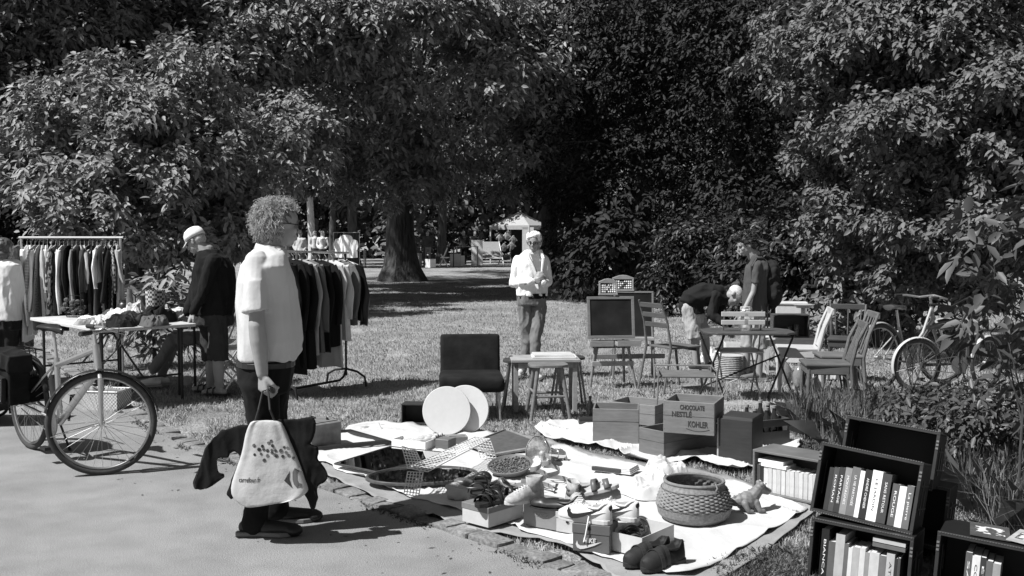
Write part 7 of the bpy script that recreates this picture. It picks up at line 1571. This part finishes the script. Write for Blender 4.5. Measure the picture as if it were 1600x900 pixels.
a = G(283, 606); t = T('grey_cup', 'small grey cup standing on the grass under the table', 'cup', (a.x, a.y+.2, 0)); mb = MB(); mb.lathe([(0, .002), (.035, 0), (.042, .09), (.04, .09), (.033, .008)], n=18); O('cup_body', mb, M(.4, 'ceramic', .4), t, smooth=True)
# ================================================================ FAR STALLS
Yg = 55; sc = 1600/Yg; gp = lambda px: (px-800)/1600*Yg
t = T('gazebo', 'pale pop-up gazebo stall far across the park above the white jacket of the woman', 'gazebo', (gp(812), Yg, 0), R(-28)); w_ = 1.15; fm = paint(.45)
for x in (-w_, w_):
    for y in (-w_, w_): mb = MB(); mb.box(x-.03, x+.03, y-.03, y+.03, 0, 2.0); O('post', mb, fm, t)
mb = MB(); apx = V(0, 0, 2.75); cr_ = [V(-w_, -w_, 2.0), V(w_, -w_, 2.0), V(w_, w_, 2.0), V(-w_, w_, 2.0)]; mb.add(cr_+[apx]+[c-V(0, 0, .22) for c in cr_], [[0, 1, 4], [1, 2, 4], [2, 3, 4], [3, 0, 4], [0, 1, 6, 5], [1, 2, 7, 6], [2, 3, 8, 7], [3, 0, 5, 8]]); O('canopy', mb, fab(.36), t, mods=[('SOLIDIFY', dict(thickness=.02))])
mb = MB(); mb.box(.75, 1.42, -w_+.0, -w_+.02, .1, 1.9); O('side_curtain', mb, fab(.4), t)
mb = MB(); mb.box(-w_, w_, w_-.03, w_-.01, 0, 1.95); O('rear_wall', mb, fab(.03), t)
for i, (px, z, g_) in enumerate([(782, 1.35, .5), (792, 1.45, .65), (802, 1.25, .35), (788, .85, .3), (800, .95, .4)]):
    o_ = T('hung_garment', ['pale garment hanging at the left in the gazebo', 'white garment hanging in the middle of the gazebo', 'grey garment hanging at the right in the gazebo', 'grey blanket lying low at the left in the gazebo', 'light cushion lying low at the right in the gazebo'][i], 'clothing', (gp(px), Yg-1.0, z)); mb = MB(); mb.ell((0, 0, 0), .15, .08, .22); mb.cap((-.2, 0, -.05), .05, (0, 0, .15), .07); mb.cap((.2, 0, -.05), .05, (0, 0, .15), .07); organic('cloth', mb, fab(g_*.6), o_, world=False, voxel=.03, fold=.1, fsize=.12)
def far_table(label, px, Y, w, h, g): x = (px-800)/1600*Y; return table(label, (x, Y, 0), 0, w, .6, h, M(g, 'board'), apron=0, leg=.025)
far_table('dark distant table right of the oak trunk', 686, 49, 1.5, .95, .05); far_table('distant table with a pale top left of the gazebo', 730, 50, 1.1, .95, .3); far_table('distant pale table left of the oak trunk', 545, 48, 1.6, .8, .4); far_table('distant low table far left, seen between the men', 380, 40, 1.5, .8, .5)
mb = MB(); mb.box(-.32, .32, 0, .5, 0, .75); t = T('display_board', 'white upright board beside the far table, left of the deck chair', 'board', (gp(745)*.92, 51, 0)); mb = MB(); mb.box(-.28, .28, 0, .04, 0, 1.25); O('panel', mb, paint(.8), t); mb = MB(); mb.box(-.3, -.27, -.1, .3, 0, .06); O('foot', mb, paint(.5), t)
t = T('deck_chair', 'pale canvas deck chair in front of the far gazebo', 'deck chair', (gp(768), 52.5, 0), R(10)); mb = MB(); mb.grid(lambda u, v: V(-.5+1.0*u, -.5+v*1.0, .30+.85*v+.0-.2*math.sin(PI*v)), 4, 8); O('canvas', mb, fab(.3), t, mods=[('SOLIDIFY', dict(thickness=.01))])
for s_ in (-1, 1): mb = MB(); mb.cyl((s_*.58, -.6, .0), (s_*.53, .55, 1.15), .03); O('frame_bar', mb, paint(.6), t); mb = MB(); mb.cyl((s_*.52, .6, 0), (s_*.52, -.5, .6), .03); O('frame_bar', mb, paint(.6), t)
for i, (px, Y, h_, g_, lab) in enumerate([(533, 47, 1.15, .82, 'white dress hanging far away, the left one of the bright pair'), (541, 47, 1.3, .85, 'white dress hanging far away, the middle and tallest'), (549, 47, 1.1, .8, 'white shirt hanging far away, right of the tall white dress')]):
    garment(lab, ((px-800)/1600*Y, Y, h_+.25), R(90), h_*.8, fab(g_), .4, w=.5, seed=80+i, group='white clothes hanging at a far stall')
t = T('clothes_rack', 'thin far away rack carrying the bright white clothes', 'clothes rack', ((541-800)/1600*47, 47.1, 0)); mb = MB(); mb.cyl((-.6, 0, 1.62), (.6, 0, 1.62), .015); O('rail', mb, metal(.5), t)
for x in (-.6, .6): mb = MB(); mb.cyl((x, 0, 0), (x, 0, 1.62), .015); O('upright', mb, metal(.5), t)
for i, (px, Y, w2, h2, g_, lab) in enumerate([(703, 49, .5, .6, .5, 'pale crate by the far tables, front left'), (714, 49.5, .4, .5, .75, 'white sack by the far tables'), (672, 47, .35, .4, .6, 'pale box under the dark far table'), (655, 50, .3, .6, .55, 'light stool beside the oak trunk far behind')]):
    t = T('far_box', lab, 'box', ((px-800)/1600*Y, Y, 0), i*.4); mb = crate(w2, .35, h2, .03); O('box_body', mb, M(g_, 'card'), t)
t = T('folding_chair', 'distant pale folding chair leaning before the far tables', 'chair', ((695-800)/1600*48, 48, 0)); mb = MB(); mb.tube([(-.25, 0, 0), (.1, .3, .9)], .03, 6); mb.tube([(.15, 0, 0), (-.2, .3, .6)], .03, 6); O('frame_bar', mb, paint(.6), t); mb = MB(); mb.box(-.2, .2, 0, .3, .42, .47); O('seat', mb, paint(.6), t)
# nest box on the oak
p_ = P(588, 88, OY-4.5); t = T('nest_box', 'grey wooden nest box hanging in the oak crown', 'nest box', (p_.x, OY-9.0, P(588, 100, OY-9.0).z)); mb = MB(); mb.box(-.10, .10, 0, .18, 0, .42); O('box_body', mb, wood(.35), t, bevel=.01); mb = MB(); mb.box(-.12, .12, -.03, .2, .421, .45); O('roof', mb, wood(.25), t); mb = MB(); mb.lathe([(0, 0), (.03, 0)], n=14, M=Matrix.Rotation(R(90), 3, 'X')); o = O('entrance', mb, BLACK, t); o.location = (0, -.002, .3)
t.location.x = P(588, 88, OY-9.0).x
